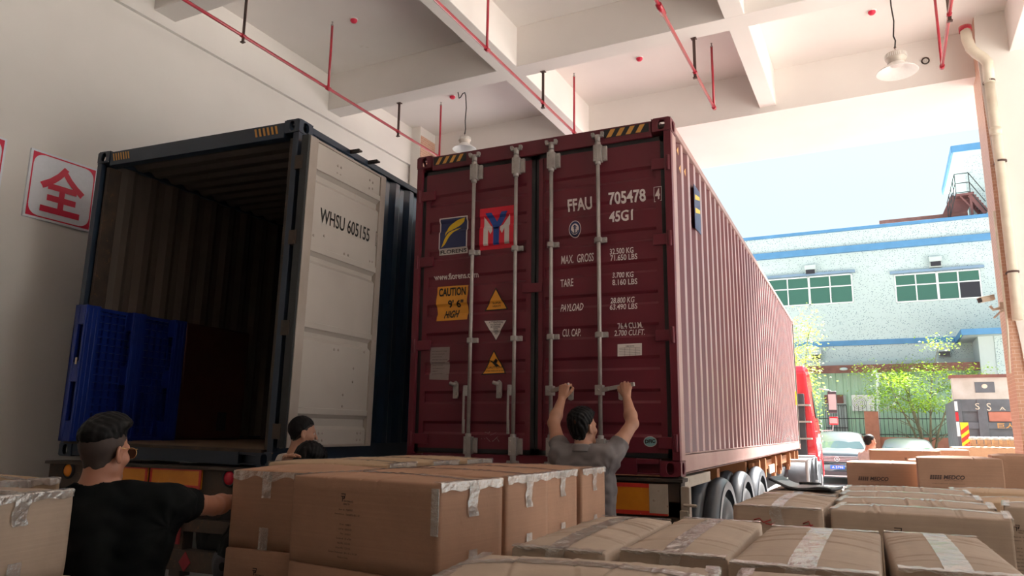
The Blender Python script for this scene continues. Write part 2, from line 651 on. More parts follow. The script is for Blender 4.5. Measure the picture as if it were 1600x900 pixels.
M['reflect_orange'] = paint('orange_reflective_board', (0.72, 0.27, 0.015), (0.62, 0.20, 0.012), 7.0, 0.35, wear=(0.55, 0.42, 0.32), wear_amt=0.64)
M['reflect_red'] = paint('red_reflective_edge', (0.62, 0.045, 0.03), (0.5, 0.03, 0.02), 7.0, 0.35, wear=(0.6, 0.45, 0.4), wear_amt=0.68)
M['light_orange'] = plain('amber_lens', (0.80, 0.25, 0.02), 0.25)
M['light_red'] = plain('red_lens', (0.52, 0.01, 0.03), 0.2)
M['cab_red'] = paint('red_cab_paint', (0.72, 0.012, 0.030), (0.62, 0.010, 0.025), 2.0, 0.22, coat=0.8)
M['cab_dark'] = plain('dark_cab_trim', (0.05, 0.05, 0.06), 0.4)
M['white_paint'] = plain('white_vehicle_paint', (0.40, 0.42, 0.44), 0.4)
M['chrome'] = plain('chrome', (0.55, 0.56, 0.58), 0.35, 0.5)
M['car_silver'] = paint('silver_car_paint', (0.17, 0.20, 0.22), (0.15, 0.18, 0.20), 3.0, 0.28, 0.35, coat=0.7)
M['car_glass'] = plain('car_glass', (0.08, 0.13, 0.14), 0.08, 0.0, coat=1.0)
M['plate_blue'] = plain('blue_number_plate', (0.03, 0.16, 0.70), 0.4)
M['house'] = speckle('speckled_mosaic_render', (0.50, 0.60, 0.59), (0.06, 0.12, 0.17))
M['house_plain'] = paint('pale_render', (0.50, 0.57, 0.56), (0.45, 0.52, 0.51), 1.0, 0.7)
M['blue_trim'] = paint('blue_trim_paint', (0.085, 0.25, 0.46), (0.07, 0.21, 0.39), 2.0, 0.5, wear=(0.7, 0.75, 0.78), wear_amt=0.74)
M['blue_grey_trim'] = paint('faded_blue_sill', (0.20, 0.30, 0.42), (0.17, 0.26, 0.36), 2.0, 0.5)
M['win_frame'] = plain('white_window_frame', (0.82, 0.86, 0.84), 0.4)
M['green_glass'] = plain('green_window_glass', (0.045, 0.145, 0.105), 0.08, coat=0.3)
M['dark_glass'] = plain('dark_open_pane', (0.025, 0.022, 0.03), 0.3)
M['rust_roof'] = paint('rusty_roof_edge', (0.24, 0.10, 0.075), (0.15, 0.06, 0.05), 3.0, 0.75, wear=(0.62, 0.38, 0.22), wear_amt=0.66)
M['green_metal'] = paint('faded_green_sheet', (0.40, 0.60, 0.45), (0.32, 0.50, 0.37), 1.2, 0.5, wear=(0.45, 0.42, 0.28), wear_amt=0.66, stretch=(1, 1, 0.3))
M['iron'] = plain('black_iron', (0.035, 0.04, 0.04), 0.5)
M['brown_stair'] = paint('brown_stair_paint', (0.22, 0.09, 0.08), (0.15, 0.06, 0.06), 3.0, 0.6)
M['leaf'] = paint('spring_green_leaves', (0.42, 0.60, 0.05), (0.20, 0.38, 0.03), 1.5, 0.55)
M['leaf_yellow'] = paint('yellow_green_leaves', (0.46, 0.56, 0.08), (0.28, 0.42, 0.06), 1.5, 0.55)
for _k in ('leaf', 'leaf_yellow'):
    _nt = M[_k].node_tree
    _b = _nt.nodes['Principled BSDF']
    _src = _b.inputs['Base Color'].links[0].from_socket
    _tl = _nt.nodes.new('ShaderNodeBsdfTranslucent')
    _nt.links.new(_src, _tl.inputs['Color'])
    _mx = _nt.nodes.new('ShaderNodeMixShader')
    _mx.inputs[0].default_value = 0.5
    _nt.links.new(_b.outputs[0], _mx.inputs[1])
    _nt.links.new(_tl.outputs[0], _mx.inputs[2])
    _nt.links.new(_mx.outputs[0], _nt.nodes['Material Output'].inputs[0])
M['bark'] = paint('grey_green_bark', (0.22, 0.20, 0.12), (0.14, 0.12, 0.08), 6.0, 0.8)
M['beige'] = plain('beige_plastic', (0.66, 0.58, 0.46), 0.5)
M['ac_white'] = plain('air_conditioner_white', (0.78, 0.80, 0.78), 0.45)
M['truck_grey'] = paint('worn_grey_tailgate', (0.13, 0.14, 0.16), (0.08, 0.09, 0.10), 3.0, 0.6, wear=(0.38, 0.36, 0.33), wear_amt=0.70)
M['truck_white'] = paint('worn_white_panel', (0.52, 0.50, 0.46), (0.42, 0.38, 0.33), 3.0, 0.6, wear=(0.32, 0.20, 0.14), wear_amt=0.66)
M['brick_red'] = paint('red_brick_post', (0.50, 0.20, 0.14), (0.42, 0.16, 0.11), 6.0, 0.8)
M['haz_red'] = plain('hazard_red', (0.75, 0.03, 0.02), 0.4)
M['haz_yel'] = plain('hazard_bright_yellow', (0.85, 0.62, 0.02), 0.4)
M['skin'] = paint('skin', (0.46, 0.215, 0.140), (0.41, 0.18, 0.115), 9.0, 0.5)
M['skin_tan'] = paint('tanned_skin', (0.42, 0.21, 0.135), (0.37, 0.175, 0.11), 9.0, 0.5)
M['stubble'] = paint('shaved_scalp', (0.060, 0.038, 0.030), (0.034, 0.023, 0.019), 14.0, 0.7)
M['hair'] = paint('black_hair', (0.008, 0.007, 0.007), (0.004, 0.004, 0.004), 60.0, 0.62)
M['hair'].node_tree.nodes['Principled BSDF'].inputs['Specular IOR Level'].default_value = 0.18
M['lips'] = plain('lips', (0.36, 0.13, 0.10), 0.5)
M['eye'] = plain('eye_white', (0.75, 0.72, 0.70), 0.3)
M['cloth_black'] = paint('black_cotton', (0.011, 0.012, 0.012), (0.007, 0.008, 0.008), 12.0, 0.9)
M['cloth_grey'] = paint('grey_cotton', (0.185, 0.165, 0.165), (0.155, 0.138, 0.138), 12.0, 0.85)
M['cloth_pale'] = paint('pale_cotton', (0.55, 0.46, 0.42), (0.48, 0.40, 0.37), 12.0, 0.85)
M['cloth_dark'] = paint('dark_trousers', (0.03, 0.03, 0.035), (0.02, 0.02, 0.025), 12.0, 0.9)
M['cloth_black'].node_tree.nodes['Principled BSDF'].inputs['Specular IOR Level'].default_value = 0.08
M['shoe'] = plain('black_shoe', (0.03, 0.03, 0.03), 0.5)
M['gold'] = plain('gold_wire', (0.75, 0.50, 0.22), 0.2, 0.9)
M['lens'] = plain('brown_lens', (0.09, 0.045, 0.03), 0.1)
M['bag'] = plain('black_vinyl', (0.035, 0.037, 0.042), 0.35)
M['grey_sheet'] = plain('grey_sheet', (0.42, 0.42, 0.43), 0.4)
# ------------------------------------------------------------------ the loading hall (building frame)
Z_CEIL, Z_BEAM, Z_HEAD = 7.2, 6.6, 6.515
X_WL, Y_HDR, Y_OUT = -3.81, 5.72, 7.80
X_PIL, Y_PIL = 5.29, 5.33
X_END, Y_BACK = 10.0, -22.0

struct(MB().box(X_WL - 0.6, X_END + 1, Y_BACK, Y_OUT, -0.3, 0.0), 'floor', M['concrete'])
struct(MB().box(-40, 45, Y_OUT, 60, -0.3, -0.01).box(X_END + 1, 45, -30, Y_OUT, -0.3, -0.01).box(-40, X_WL - 0.6, -30, Y_OUT, -0.3, -0.01),
       'yard', M['yard'])
struct(MB().box(X_WL, 9, 2.4, Y_OUT, -0.02, 0.006).box(-12, 9, Y_OUT, 19.0, -0.02, 0.006), 'bounce_absorber', M['bounce_absorber'], label='added dark ground sheet that soaks up bounce light')  # unseen dark sheet, added to cut ground bounce onto the lintel
struct(MB().box(X_WL - 0.35, X_WL, Y_BACK, Y_OUT, 0, 6.48).box(X_WL - 0.35, X_WL + 0.055, Y_BACK, Y_OUT, 6.47, Z_CEIL + 0.2),
       'wall_left', M['plaster'])
struct(MB().box(X_WL - 0.35, X_END, Y_BACK - 0.3, Y_BACK, 0, Z_CEIL + 0.2), 'wall_back', M['back_paint'])
struct(MB().box(X_END, X_END + 0.3, Y_BACK, -3.0, 0, Z_CEIL + 0.2).box(X_END, X_END + 0.3, -3.0, Y_OUT, Z_BEAM, Z_CEIL + 0.2).box(X_END, X_END + 0.3, 5.3, Y_OUT, 0, Z_BEAM), 'added_wall_right', M['plaster'])  # unseen wall, added with its opening sized to steer the side light
struct(MB().box(X_WL - 0.35, X_END, Y_BACK, Y_OUT, Z_CEIL, Z_CEIL + 0.3), 'ceiling', M['plaster_ceiling'])
struct(MB().box(X_WL, X_END, Y_HDR, Y_OUT, Z_HEAD, Z_CEIL), 'wall_front', M['plaster_ceiling'],
       label='deep plastered lintel over the truck opening')

for y in (-18.8, -15.7, -12.6, -9.5, -6.4, -3.3, -0.28, 2.89):
    struct(MB().box(X_WL + 0.055, X_END, y, y + 0.31, Z_BEAM, Z_CEIL), 'ceiling_beam', M['plaster_ceiling'], bevel=0.008,
           label='white crosswise ceiling beam')
for x0, x1 in ((-0.72, -0.40), (2.43, 2.67), (5.64, 6.0), (8.4, 8.7)):
    struct(MB().box(x0, x1, Y_BACK, Y_HDR, Z_BEAM + 0.002, Z_CEIL), 'ceiling_beam', M['plaster_ceiling'], bevel=0.008,
           label='white lengthwise ceiling beam')

# pilaster at the end of the left wall: plaster to the hall, tiles to the opening
struct(MB().box(X_WL + 0.05, -3.56, 5.215, Y_HDR, 0, Z_CEIL), 'pillar', M['plaster'], label='plastered pilaster at the end of the left wall')
struct(MB().box(-3.56, -3.545, 5.23, Y_HDR - 0.02, 0, 7.02), 'trim_1', M['pillar_tile'], label='terracotta tiles on the pilaster')

# the big pillar by the opening: tiles on the opening side, rough plaster edge on the hall side
struct(MB().box(X_PIL, 6.3, Y_PIL, 6.02, 0, Z_CEIL), 'pillar', M['pillar_tile'], label='terracotta tiled pillar right of the opening')
pl = MB()
edge = [(X_PIL + 0.005, 7.2), (X_PIL - 0.012, 6.8), (X_PIL, 6.33), (X_PIL + 0.015, 5.8), (X_PIL + 0.05, 5.0), (X_PIL + 0.075, 3.95), (X_PIL + 0.06, 3.2),
        (X_PIL + 0.10, 2.75), (X_PIL + 0.12, 2.38), (X_PIL + 0.16, 2.62), (X_PIL + 0.20, 3.1), (X_PIL + 0.27, 3.4), (X_PIL + 0.6, 3.55), (6.3, 3.5), (6.3, 7.2)]
pl.prism(edge, Y_PIL - 0.03, Y_PIL, 'y')
struct(pl, 'trim_2', M['plaster'], label='plaster coat ending in a ragged edge over the pillar tiles')
for x in (9.4,):
    struct(MB().box(x, x + 0.5, Y_PIL, 6.02, 0, Z_CEIL), 'pillar', M['plaster'], label='plastered pillar of the next bay')

def BW(p):
    """a point of the building frame in world coordinates"""
    return R_B @ Vector(p)


# ------------------------------------------------------------------ sprinkler pipes
def sprinkler(name, label, x, y_start, y_end, z, hangers, risers, side=0.0):
    t = thing(name, label, 'pipe', BW((x, y_start, z)), (0, 0, B_YAW), 'red sprinkler pipes under the ceiling')
    L = y_end - y_start
    MB().tube([(0, 0, 0), (0, L, 0)], 0.020, 12).build('pipe', M['red_pipe'], t)
    for hy in hangers:
        h = hy - y_start
        top = (Z_BEAM if any(b < hy < b + 0.31 for b in (-0.28, 2.89)) else Z_CEIL) - z
        hb = MB().box(-0.018, 0.018, h - 0.006, h + 0.006, -0.075, top).box(-0.026, 0.026, h - 0.02, h + 0.02, -0.082, -0.07)
        hb.box(-0.035, 0.035, h - 0.03, h + 0.03, top - 0.008, top)
        hb.build('hanger', M['brown_steel'], t)
        MB().tube([(0, h - 0.03, 0), (0, h + 0.03, 0)], 0.027, 12).build('clamp', M['red_pipe'], t)
    for ry, rz in risers:
        r = ry - y_start
        ris = MB().tube([(side, r, 0), (side, r, rz - z)], 0.017, 10).tube([(side, r - 0.035, 0), (side, r + 0.035, 0)], 0.029, 12)
        ro = ris.build('riser', M['red_pipe'], t)
        MB().lathe([(0.017, 0), (0.022, 0.01), (0.012, 0.03), (0.006, 0.045), (0.014, 0.06), (0.016, 0.063), (0, 0.065)], 10,
                   Matrix.Translation((side, r, rz - z))).build('sprinkler_head', M['galv'], ro)
    return t


p1 = sprinkler('sprinkler_pipe', 'red sprinkler pipe nearest the left wall, above the dark open container', -2.563, -9.0, 4.36, 6.13, (0.05, 3.16), ((1.545, 7.05), (4.345, 7.05)))
p2 = sprinkler('sprinkler_pipe', 'red sprinkler pipe along the lengthwise beam, ending above the maroon container', -0.125, -9.0, 4.36, 6.13, (-3.1, 3.18), ((1.545, 7.05), (4.345, 7.05)))
p3 = sprinkler('sprinkler_pipe', 'red sprinkler pipe ending right of the maroon container top', 1.99, -9.0, 4.36, 6.13, (3.19,), ((4.345, 7.05),))
MB().tube([(0, 10.5, 0), (0, 10.7, 0)], 0.034, 12).build('coupling', M['red_pipe'], p3)
p4 = sprinkler('sprinkler_pipe', 'red sprinkler pipe between the high bay lamp and the tiled pillar', 4.78, -9.0, 4.36, 6.13, (3.05,), ((4.345, 7.05),))

# ------------------------------------------------------------------ high bay lamps
def bay_lamp(label, x, y, zc, s, kink):
    t = thing('high_bay_lamp', label, 'lamp', BW((x, y, zc)), (0, 0, 0), 'high bay lamps under the ceiling')
    MB().lathe([(0.075, 0.10), (0.085, 0.085), (0.20, 0.0), (0.205, -0.005), (0.20, -0.008), (0.08, 0.078), (0.06, 0.08), (0.0, 0.08)], 40,
               Matrix.Scale(s, 4)).build('lamp_shade', M['lamp_white'], t)
    b = MB().lathe([(0.0, 0.235), (0.03, 0.232), (0.05, 0.215), (0.098, 0.205), (0.105, 0.195), (0.105, 0.15), (0.10, 0.14), (0.085, 0.135), (0.088, 0.095), (0.0, 0.09)], 40, Matrix.Scale(s, 4))
    hs = b.build('lamp_housing', M['lamp_body'], t)
    fn = MB()
    for k in range(36):
        a = 2 * PI * k / 36
        fn.box(0.104 * s, 0.109 * s, -0.003, 0.003, 0.152 * s, 0.193 * s, Matrix.Rotation(a, 4, 'Z'))
    fn.build('cooling_fins', M['lamp_white'], hs)
    MB().lathe([(0.0, 0.070), (0.055, 0.072), (0.06, 0.078)], 24, Matrix.Scale(s, 4)).build('diffuser', M['sticker_white'], t)
    top = Z_CEIL - zc
    MB().tube([(0.0, 0, 0.225 * s), (0.0, 0, 0.27 * s), (0.012, 0, 0.28 * s), (0.0, 0, 0.30 * s), (-0.012, 0, 0.28 * s), (0.0, 0, 0.265 * s)], 0.005, 6).build('hook', M['brown_steel'], t)
    pts = [(0, 0, 0.28 * s), (0.012, 0, 0.36 * s), (-0.004, 0.01, 0.5), (0.015, 0, top * 0.6 + 0.1), (0.0, 0, top - 0.09)]
    if kink:
        pts += [(-0.02, 0, top - 0.03), (-0.06, 0, top - 0.04), (-0.10, 0, top - 0.10), (-0.13, 0, top - 0.11), (-0.14, 0, top - 0.04), (-0.15, 0, top - 0.002)]
    else:
        pts += [(0, 0, top - 0.002)]
    MB().tube(pts, 0.009, 8).build('cord', M['cable'], t)


bay_lamp('white high bay lamp hanging by a kinked cord behind the left pipe', -2.05, 4.30, 6.17, 0.97, True)
bay_lamp('white ribbed high bay lamp hanging on the right near the pillar', 4.29, 4.39, 6.19, 1.2, False)

for n, (px, py, lab) in enumerate(((553, 30, 'red smoke detector on the ceiling above the left pipe'),
                                   (707, 150, 'red smoke detector on the ceiling beside the kinked lamp cord'),
                                   (999, 90, 'red smoke detector on the ceiling above the maroon container'),
                                   (1362, 17, 'red smoke detector on the ceiling left of the right lamp'))):
    c = R_BI @ Vector(C_CAM)
    d = R_BI @ Vector(ray(px, py))
    p = c + (Z_CEIL - c.z) / d.z * d
    t = thing('smoke_detector', lab, 'smoke detector', BW((p.x, p.y, Z_CEIL)), (0, 0, 0), 'smoke detectors on the ceiling')
    MB().lathe([(0.0, -0.012), (0.055, -0.012), (0.058, 0.0)], 24).build('base', M['lamp_white'], t)
    MB().lathe([(0.048, -0.012), (0.048, -0.03), (0.03, -0.052), (0.0, -0.056)], 24).build('cover', M['sign_red'], t)

# stub of a round fitting in the lintel
o = MB().lathe([(0.0, 0.0), (0.035, 0.0), (0.05, 0.02), (0.055, 0.0), (0.055, -0.01)], 20,
               Matrix.Translation(b_on_y(1446, 95, Y_HDR)) @ Matrix.Rotation(PI / 2, 4, 'X')).build('round_fitting', M['rusty_dark'])
o.rotation_euler = (0, 0, B_YAW)
tag(o, 'small round rusty fitting in the lintel right of the lamp', 'fitting')

# ------------------------------------------------------------------ drainpipe on the pillar
def bp(px, py, y):
    return b_on_y(px, py, y)


t = thing('drainpipe', 'cream plastic drainpipe with an elbow running down the right pillar', 'pipe', (0, 0, 0), (0, 0, B_YAW))
yp = Y_PIL - 0.10
a0 = bp(1509, 60, yp + 0.08)
pts = [bp(1508, 44, yp + 0.05), bp(1511, 62, yp), bp(1517, 76, yp), bp(1526, 84, yp), bp(1536, 90, yp), bp(1543, 98, yp)]
low = [bp(1546, 130, yp), bp(1556, 205, yp), bp(1568, 300, yp), bp(1577, 380, yp), bp(1584, 440, yp), bp(1590, 500, yp)]
MB().tube(pts + low[:1], 0.066, 18).build('elbow', M['pvc'], t)
MB().tube([low[0]] + low[1:], [0.058] * 6, 18).build('pipe', M['pvc'], t)
for px, py in ((1556, 206),):
    c = bp(px, py, yp)
    MB().tube([c + Vector((0, 0, 0.05)), c - Vector((0.004, 0, 0.05))], 0.070, 18).build('collar', M['pvc'], t)
for px, py in ((1546, 127), (1564, 252), (1583, 425)):
    c = bp(px, py, yp)
    MB().tube([c + Vector((0, 0, 0.012)), c - Vector((0, 0, 0.012))], 0.066, 18).box(c.x - 0.07, c.x - 0.05, c.y, Y_PIL, c.z - 0.01, c.z + 0.01).build('pipe_clip', M['brown_steel'], t)
c = pts[0]
MB().tube([c + Vector((0, 0.0, 0.02)), c + Vector((0, 0, -0.05))], 0.078, 18).build('coupling', M['red_pipe'], t)

o = MB().tube([bp(1578, 583, Y_PIL - 0.04), bp(1574, 510, Y_PIL - 0.04), bp(1560, 390, Y_PIL - 0.04), bp(1553, 330, Y_PIL - 0.04)], 0.014, 10).build('conduit', M['pvc'])
o.rotation_euler = (0, 0, B_YAW)
tag(o, 'thin cream conduit on the pillar left of the drainpipe', 'conduit')

# ------------------------------------------------------------------ security camera on the pillar
t = thing('security_camera', 'beige security camera on a bent bracket at the pillar edge', 'camera', (0, 0, 0), (0, 0, B_YAW))
yc = Y_PIL + 0.15
c = bp(1543, 467, yc)
m = Matrix.Translation(c) @ Matrix.Rotation(math.radians(-12), 4, 'Y') @ Matrix.Rotation(math.radians(20), 4, 'Z')
MB().box(-0.085, 0.075, -0.035, 0.035, -0.03, 0.028, m).box(-0.11, 0.08, -0.045, 0.045, 0.028, 0.036, m).build('camera_body', M['beige'], t, bevel=0.006)
MB().box(-0.112, -0.086, -0.03, 0.03, -0.028, 0.026, m).build('lens', M['black_ink'], t)
q = [bp(1547, 478, yc), bp(1552, 484, yc), bp(1560, 482, yc), bp(1566, 480, yc + 0.05)]
MB().tube(q, 0.018, 10).box(q[-1].x - 0.03, q[-1].x + 0.01, q[-1].y - 0.05, q[-1].y + 0.05, q[-1].z - 0.06, q[-1].z + 0.06).build('bracket', M['beige'], t)
MB().tube([bp(1553, 497, yc), bp(1562, 488, yc), bp(1568, 484, Y_PIL)], 0.012, 8).build('cord', M['pvc'], t)

# ------------------------------------------------------------------ signs on the left wall
def wall_sign(label, y0, y1, z0, z1, chars):
    t = thing('wall_sign', label, 'sign', BW((X_WL, y0, z0)), (0, 0, B_YAW), 'red and white signs on the left wall')
    w, h = y1 - y0, z1 - z0
    def pt(a, b, d=0.0):
        return Vector((0.028 + d, a, b))
    MB().box(0.0, 0.028, 0, w, 0, h).build('board', M['sign_white'], t, bevel=0.003)
    e, n = 0.022, 0.014
    bd = MB()
    for a0, a1, b0, b1 in ((e, w - e, e, e + n), (e, w - e, h - e - n, h - e), (e, e + n, e, h - e), (w - e - n, w - e, e, h - e)):
        bd.add([pt(a0, b0, .002), pt(a1, b0, .002), pt(a1, b1, .002), pt(a0, b1, .002)], [(0, 1, 2, 3)])
    r = 0.115
    for ca, cb, sa, sb in ((e, e, 1, 1), (w - e, e, -1, 1), (w - e, h - e, -1, -1), (e, h - e, 1, -1)):
        poly = [(0, 0), (r, 0)]
        for k in range(9):
            th = PI / 2 * k / 8
            poly.append((r - r * .86 * math.sin(th), r * .14 + r * .86 * (1 - math.cos(th))))
        poly.append((0, r))
        vs = [pt(ca + sa * a, cb + sb * b, .0025) for a, b in poly]
        bd.add([pt(ca, cb, .0025)] + vs[1:], [(0, i, i + 1) for i in range(1, len(vs) - 1)])
    bd.build('border', M['sign_red'], t, fix=False)
    tx = MB()
    text_on(tx, chars, w * 0.17, w * 0.84, h * 0.13, h * 0.86, lambda a, b: pt(a, b, .003), bold=0.025)
    tx.build('lettering', M['sign_red'], t, fix=False)
    return t


wall_sign('white wall sign with one large red character beside the open container', -1.43, -0.71, 3.70, 4.42, '全')
wall_sign('white and red wall sign cut off by the left picture edge', -2.42, -1.67, 3.70, 4.42, '安')
# ------------------------------------------------------------------ shipping containers
CW, CH, CL = 2.438, 2.896, 12.192


def corrugation(mb, fn, length, pitch=0.278, depth=0.036, flat=0.072, start=0.0, flip=False, h0=0.0, h1=1.0):
    """trapezoid sheet: fn(s, d, h) places a point s along, d in depth, h up"""
    sl = (pitch - 2 * flat) / 2
    pts = [(0.0, 0.0)]
    s = start
    while s + pitch < length:
        pts += [(s + flat, 0.0), (s + flat + sl, depth), (s + 2 * flat + sl, depth), (s + pitch, 0.0)]
        s += pitch
    pts.append((length, 0.0))
    vs, fs = [], []
    for a, d in pts:
        vs += [fn(a, d, h0), fn(a, d, h1)]
    for i in range(len(pts) - 1):
        q = (2 * i, 2 * i + 2, 2 * i + 3, 2 * i + 1)
        fs.append(q[::-1] if flip else q)
    return mb.add(vs, fs)


def casting(x, y, z, sx, sy, sz):
    """corner casting 178 x 162 x 118 with its oval holes, corner at (x,y,z) growing by the signs"""
    mb = MB()
    a, b, c = 0.162, 0.178, 0.118
    t = 0.028

    def face(u0, u1, v0, v1, hu, hv, P):
        """plate with an oval hole of half sizes hu, hv, rim pushed inwards"""
        cu, cv = (u0 + u1) / 2, (v0 + v1) / 2
        n = 24
        out, hole, inn = [], [], []
        for k in range(n):
            th = 2 * PI * k / n + PI / n
            cx, sy_ = math.cos(th), math.sin(th)
            k1 = max(abs(cx), abs(sy_))
            out.append((cu + cx / k1 * (u1 - u0) / 2, cv + sy_ / k1 * (v1 - v0) / 2))
            px_ = cu + math.copysign(abs(cx) ** 0.8, cx) * hu
            pv_ = cv + math.copysign(abs(sy_) ** 0.8, sy_) * hv
            hole.append((px_, pv_))
        vs = [P(u, v, 0) for u, v in out] + [P(u, v, 0) for u, v in hole] + [P(u, v, t) for u, v in hole]
        fs = []
        for k in range(n):
            j = (k + 1) % n
            fs.append((k, j, n + j, n + k))
            fs.append((n + k, n + j, 2 * n + j, 2 * n + k))
        mb.add(vs, fs)

    X = lambda u: x + sx * u
    Y = lambda u: y + sy * u
    Z = lambda u: z + sz * u
    face(0, a, 0, c, 0.032, 0.045, lambda u, v, d: Vector((X(u), Y(d), Z(v))))
    face(0, b, 0, c, 0.038, 0.045, lambda u, v, d: Vector((X(d), Y(u), Z(v))))
    face(0, a, 0, b, 0.032, 0.055, lambda u, v, d: Vector((X(u), Y(v), Z(d))))
    mb.box(*sorted((X(a - 0.004), X(a))), *sorted((Y(0), Y(b))), *sorted((Z(0), Z(c))))
    mb.box(*sorted((X(0), X(a))), *sorted((Y(b - 0.004), Y(b))), *sorted((Z(0), Z(c))))
    mb.box(*sorted((X(0), X(a))), *sorted((Y(0), Y(b))), *sorted((Z(c - 0.004), Z(c))))
    return mb


def container_shell(t, m_rear, m_side, m_edge, m_roof, inner, inner_r, floor_m):
    # rear frame
    for x0, x1 in ((0.0, 0.060), (CW - 0.060, CW)):
        MB().box(x0, x1, 0.0, 0.06, 0.118, CH - 0.118).build('corner_post', m_rear, t, bevel=0.004)
    for x0, x1 in ((0.0, 0.05), (CW - 0.05, CW + 0.001)):
        MB().box(x0, x1, 0.058, 0.178, 0.118, CH - 0.118).build('corner_post', m_edge, t, bevel=0.004)
    MB().box(0.162, CW - 0.162, 0.004, 0.09, CH - 0.150, CH - 0.012).build('rear_header', m_rear, t, bevel=0.006)
    sill = MB()
    sill.box(0.162, 0.34, 0.004, 0.09, 0.010, 0.128).box(CW - 0.34, CW - 0.162, 0.06, 0.09, 0.010, 0.128)
    sill.box(0.34, CW - 0.34, 0.004, 0.09, 0.010, 0.128).box(CW - 0.34, CW - 0.162, 0.004, 0.06, 0.088, 0.128).box(CW - 0.34, CW - 0.162, 0.004, 0.06, 0.010, 0.02)
    sill.build('rear_sill', m_rear, t, bevel=0.004)
    for x, sx in ((0, 1), (CW, -1)):
        for z, sz in ((0, 1), (CH, -1)):
            for y, sy in ((-0.004, 1), (CL, -1)):
                casting(x + (-0.003 if sx > 0 else 0.003), y, z, sx, sy, sz).build('corner_casting', m_rear if sy > 0 else m_edge, t)
    # rails
    for sx, x in ((1, 0.0), (-1, CW)):
        a, b = sorted((x, x + sx * 0.06))
        MB().box(a, b, 0.178, CL - 0.178, CH - 0.075, CH - 0.015).build('top_rail', m_edge, t, bevel=0.006)
        c = MB().box(*sorted((x + sx * 0.003, x + sx * 0.012)), 0.178, CL - 0.178, 0.018, 0.165)
        c.box(*sorted((x + sx * 0.003, x + sx * 0.05)), 0.178, CL - 0.178, 0.158, 0.172).box(*sorted((x + sx * 0.003, x + sx * 0.045)), 0.178, CL - 0.178, 0.014, 0.026)
        c.build('bottom_rail', m_edge, t)
        w = MB()
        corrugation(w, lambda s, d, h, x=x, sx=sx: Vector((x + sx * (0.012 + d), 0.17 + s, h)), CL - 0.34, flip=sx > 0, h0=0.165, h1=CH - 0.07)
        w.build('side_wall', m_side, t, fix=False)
        wi = MB()
        corrugation(wi, lambda s, d, h, x=x, sx=sx: Vector((x + sx * (0.0145 + d), 0.17 + s, h)), CL - 0.34, flip=sx < 0, h0=0.14, h1=CH - 0.07)
        wi.build('inner_wall', inner, t, fix=False)
    # roof, front wall, floor
    r = MB()
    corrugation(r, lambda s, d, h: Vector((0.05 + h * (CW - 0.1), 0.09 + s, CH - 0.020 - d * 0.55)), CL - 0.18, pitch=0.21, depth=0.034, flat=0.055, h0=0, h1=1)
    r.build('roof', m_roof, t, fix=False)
    r = MB()
    corrugation(r, lambda s, d, h: Vector((0.05 + h * (CW - 0.1), 0.09 + s, CH - 0.026 - d)), CL - 0.18, pitch=0.21, depth=0.034, flat=0.055, h0=0, h1=1, flip=True)
    r.build('inner_roof', inner_r, t, fix=False)
    fw = MB()
    corrugation(fw, lambda s, d, h: Vector((0.1 + s, CL - 0.02 - d, h)), CW - 0.2, h0=0.12, h1=CH - 0.07)
    corrugation(fw, lambda s, d, h: Vector((0.1 + s, CL - 0.024 - d, h)), CW - 0.2, h0=0.12, h1=CH - 0.07, flip=True)
    fw.box(0.0, 0.1, CL - 0.06, CL, 0.118, CH - 0.118).box(CW - 0.1, CW, CL - 0.06, CL, 0.118, CH - 0.118)
    fw.box(0.16, CW - 0.16, CL - 0.06, CL, CH - 0.1, CH - 0.02).box(0.16, CW - 0.16, CL - 0.06, CL, 0.01, 0.15)
    fw.build('front_wall', inner, t, fix=False)
    MB().box(0.02, CW - 0.02, 0.07, CL - 0.05, 0.10, 0.135).build('container_floor', floor_m, t)
    cm = MB()
    for k in range(24):
        cm.box(0.05, CW - 0.05, 0.3 + k * 0.5, 0.34 + k * 0.5, 0.025, 0.10)
    cm.build('cross_members', m_rear, t)


def hazard(t, x0, x1, z0, z1, n, lean, y=-0.002):
    mb = MB()
    w = (x1 - x0) / n
    for k in range(n):
        a = x0 + k * w
        mb.add([(a, y, z0), (a + w * 0.5, y, z0), (a + w * 0.5 + lean, y, z1), (a + lean, y, z1)], [(0, 1, 2, 3)])
    mb.build('hazard_stripes', M['hazard_yellow'], t, fix=False)


# ---- maroon container, doors shut
red = thing('shipping_container', 'closed maroon shipping container with white lettering and four lock rods on its doors', 'shipping container', (0, 0, B_Z))
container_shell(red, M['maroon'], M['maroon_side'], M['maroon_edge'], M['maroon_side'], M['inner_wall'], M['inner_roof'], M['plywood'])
for x0, x1 in ((0.19, 0.52), (CW - 0.56, CW - 0.19)):
    MB().add([(x0 - 0.01, -0.0005, CH - 0.105), (x1 + 0.01, -0.0005, CH - 0.105), (x1 + 0.01, -0.0005, CH - 0.028), (x0 - 0.01, -0.0005, CH - 0.028)], [(0, 1, 2, 3)]).build('hazard_ground', M['gasket'], red, fix=False)
hazard(red, 0.20, 0.50, CH - 0.100, CH - 0.033, 4, 0.04)
hazard(red, CW - 0.55, CW - 0.21, CH - 0.100, CH - 0.033, 4, 0.04)

DZ0, DZ1 = 0.135, 2.745
REC = [(0.29 + 0.262 * k, 0.29 + 0.262 * k + 0.115) for k in range(9)]
REC = [r for r in REC if r[1] < 2.62]


FLAT = ((0.0, 0.145), (1.135, 1.325), (2.29, 2.5))    # plain stiles of the two doors


def prof(z, x=None):
    """depth of the door skin below its outer face"""
    d = 0.0
    if x is not None and any(a <= x <= b for a, b in FLAT):
        return 0.0
    for a, b in REC:
        s = 0.022
        if a < z < b:
            d = 0.016 * min(1.0, (z - a) / s, (b - z) / s)
    return d


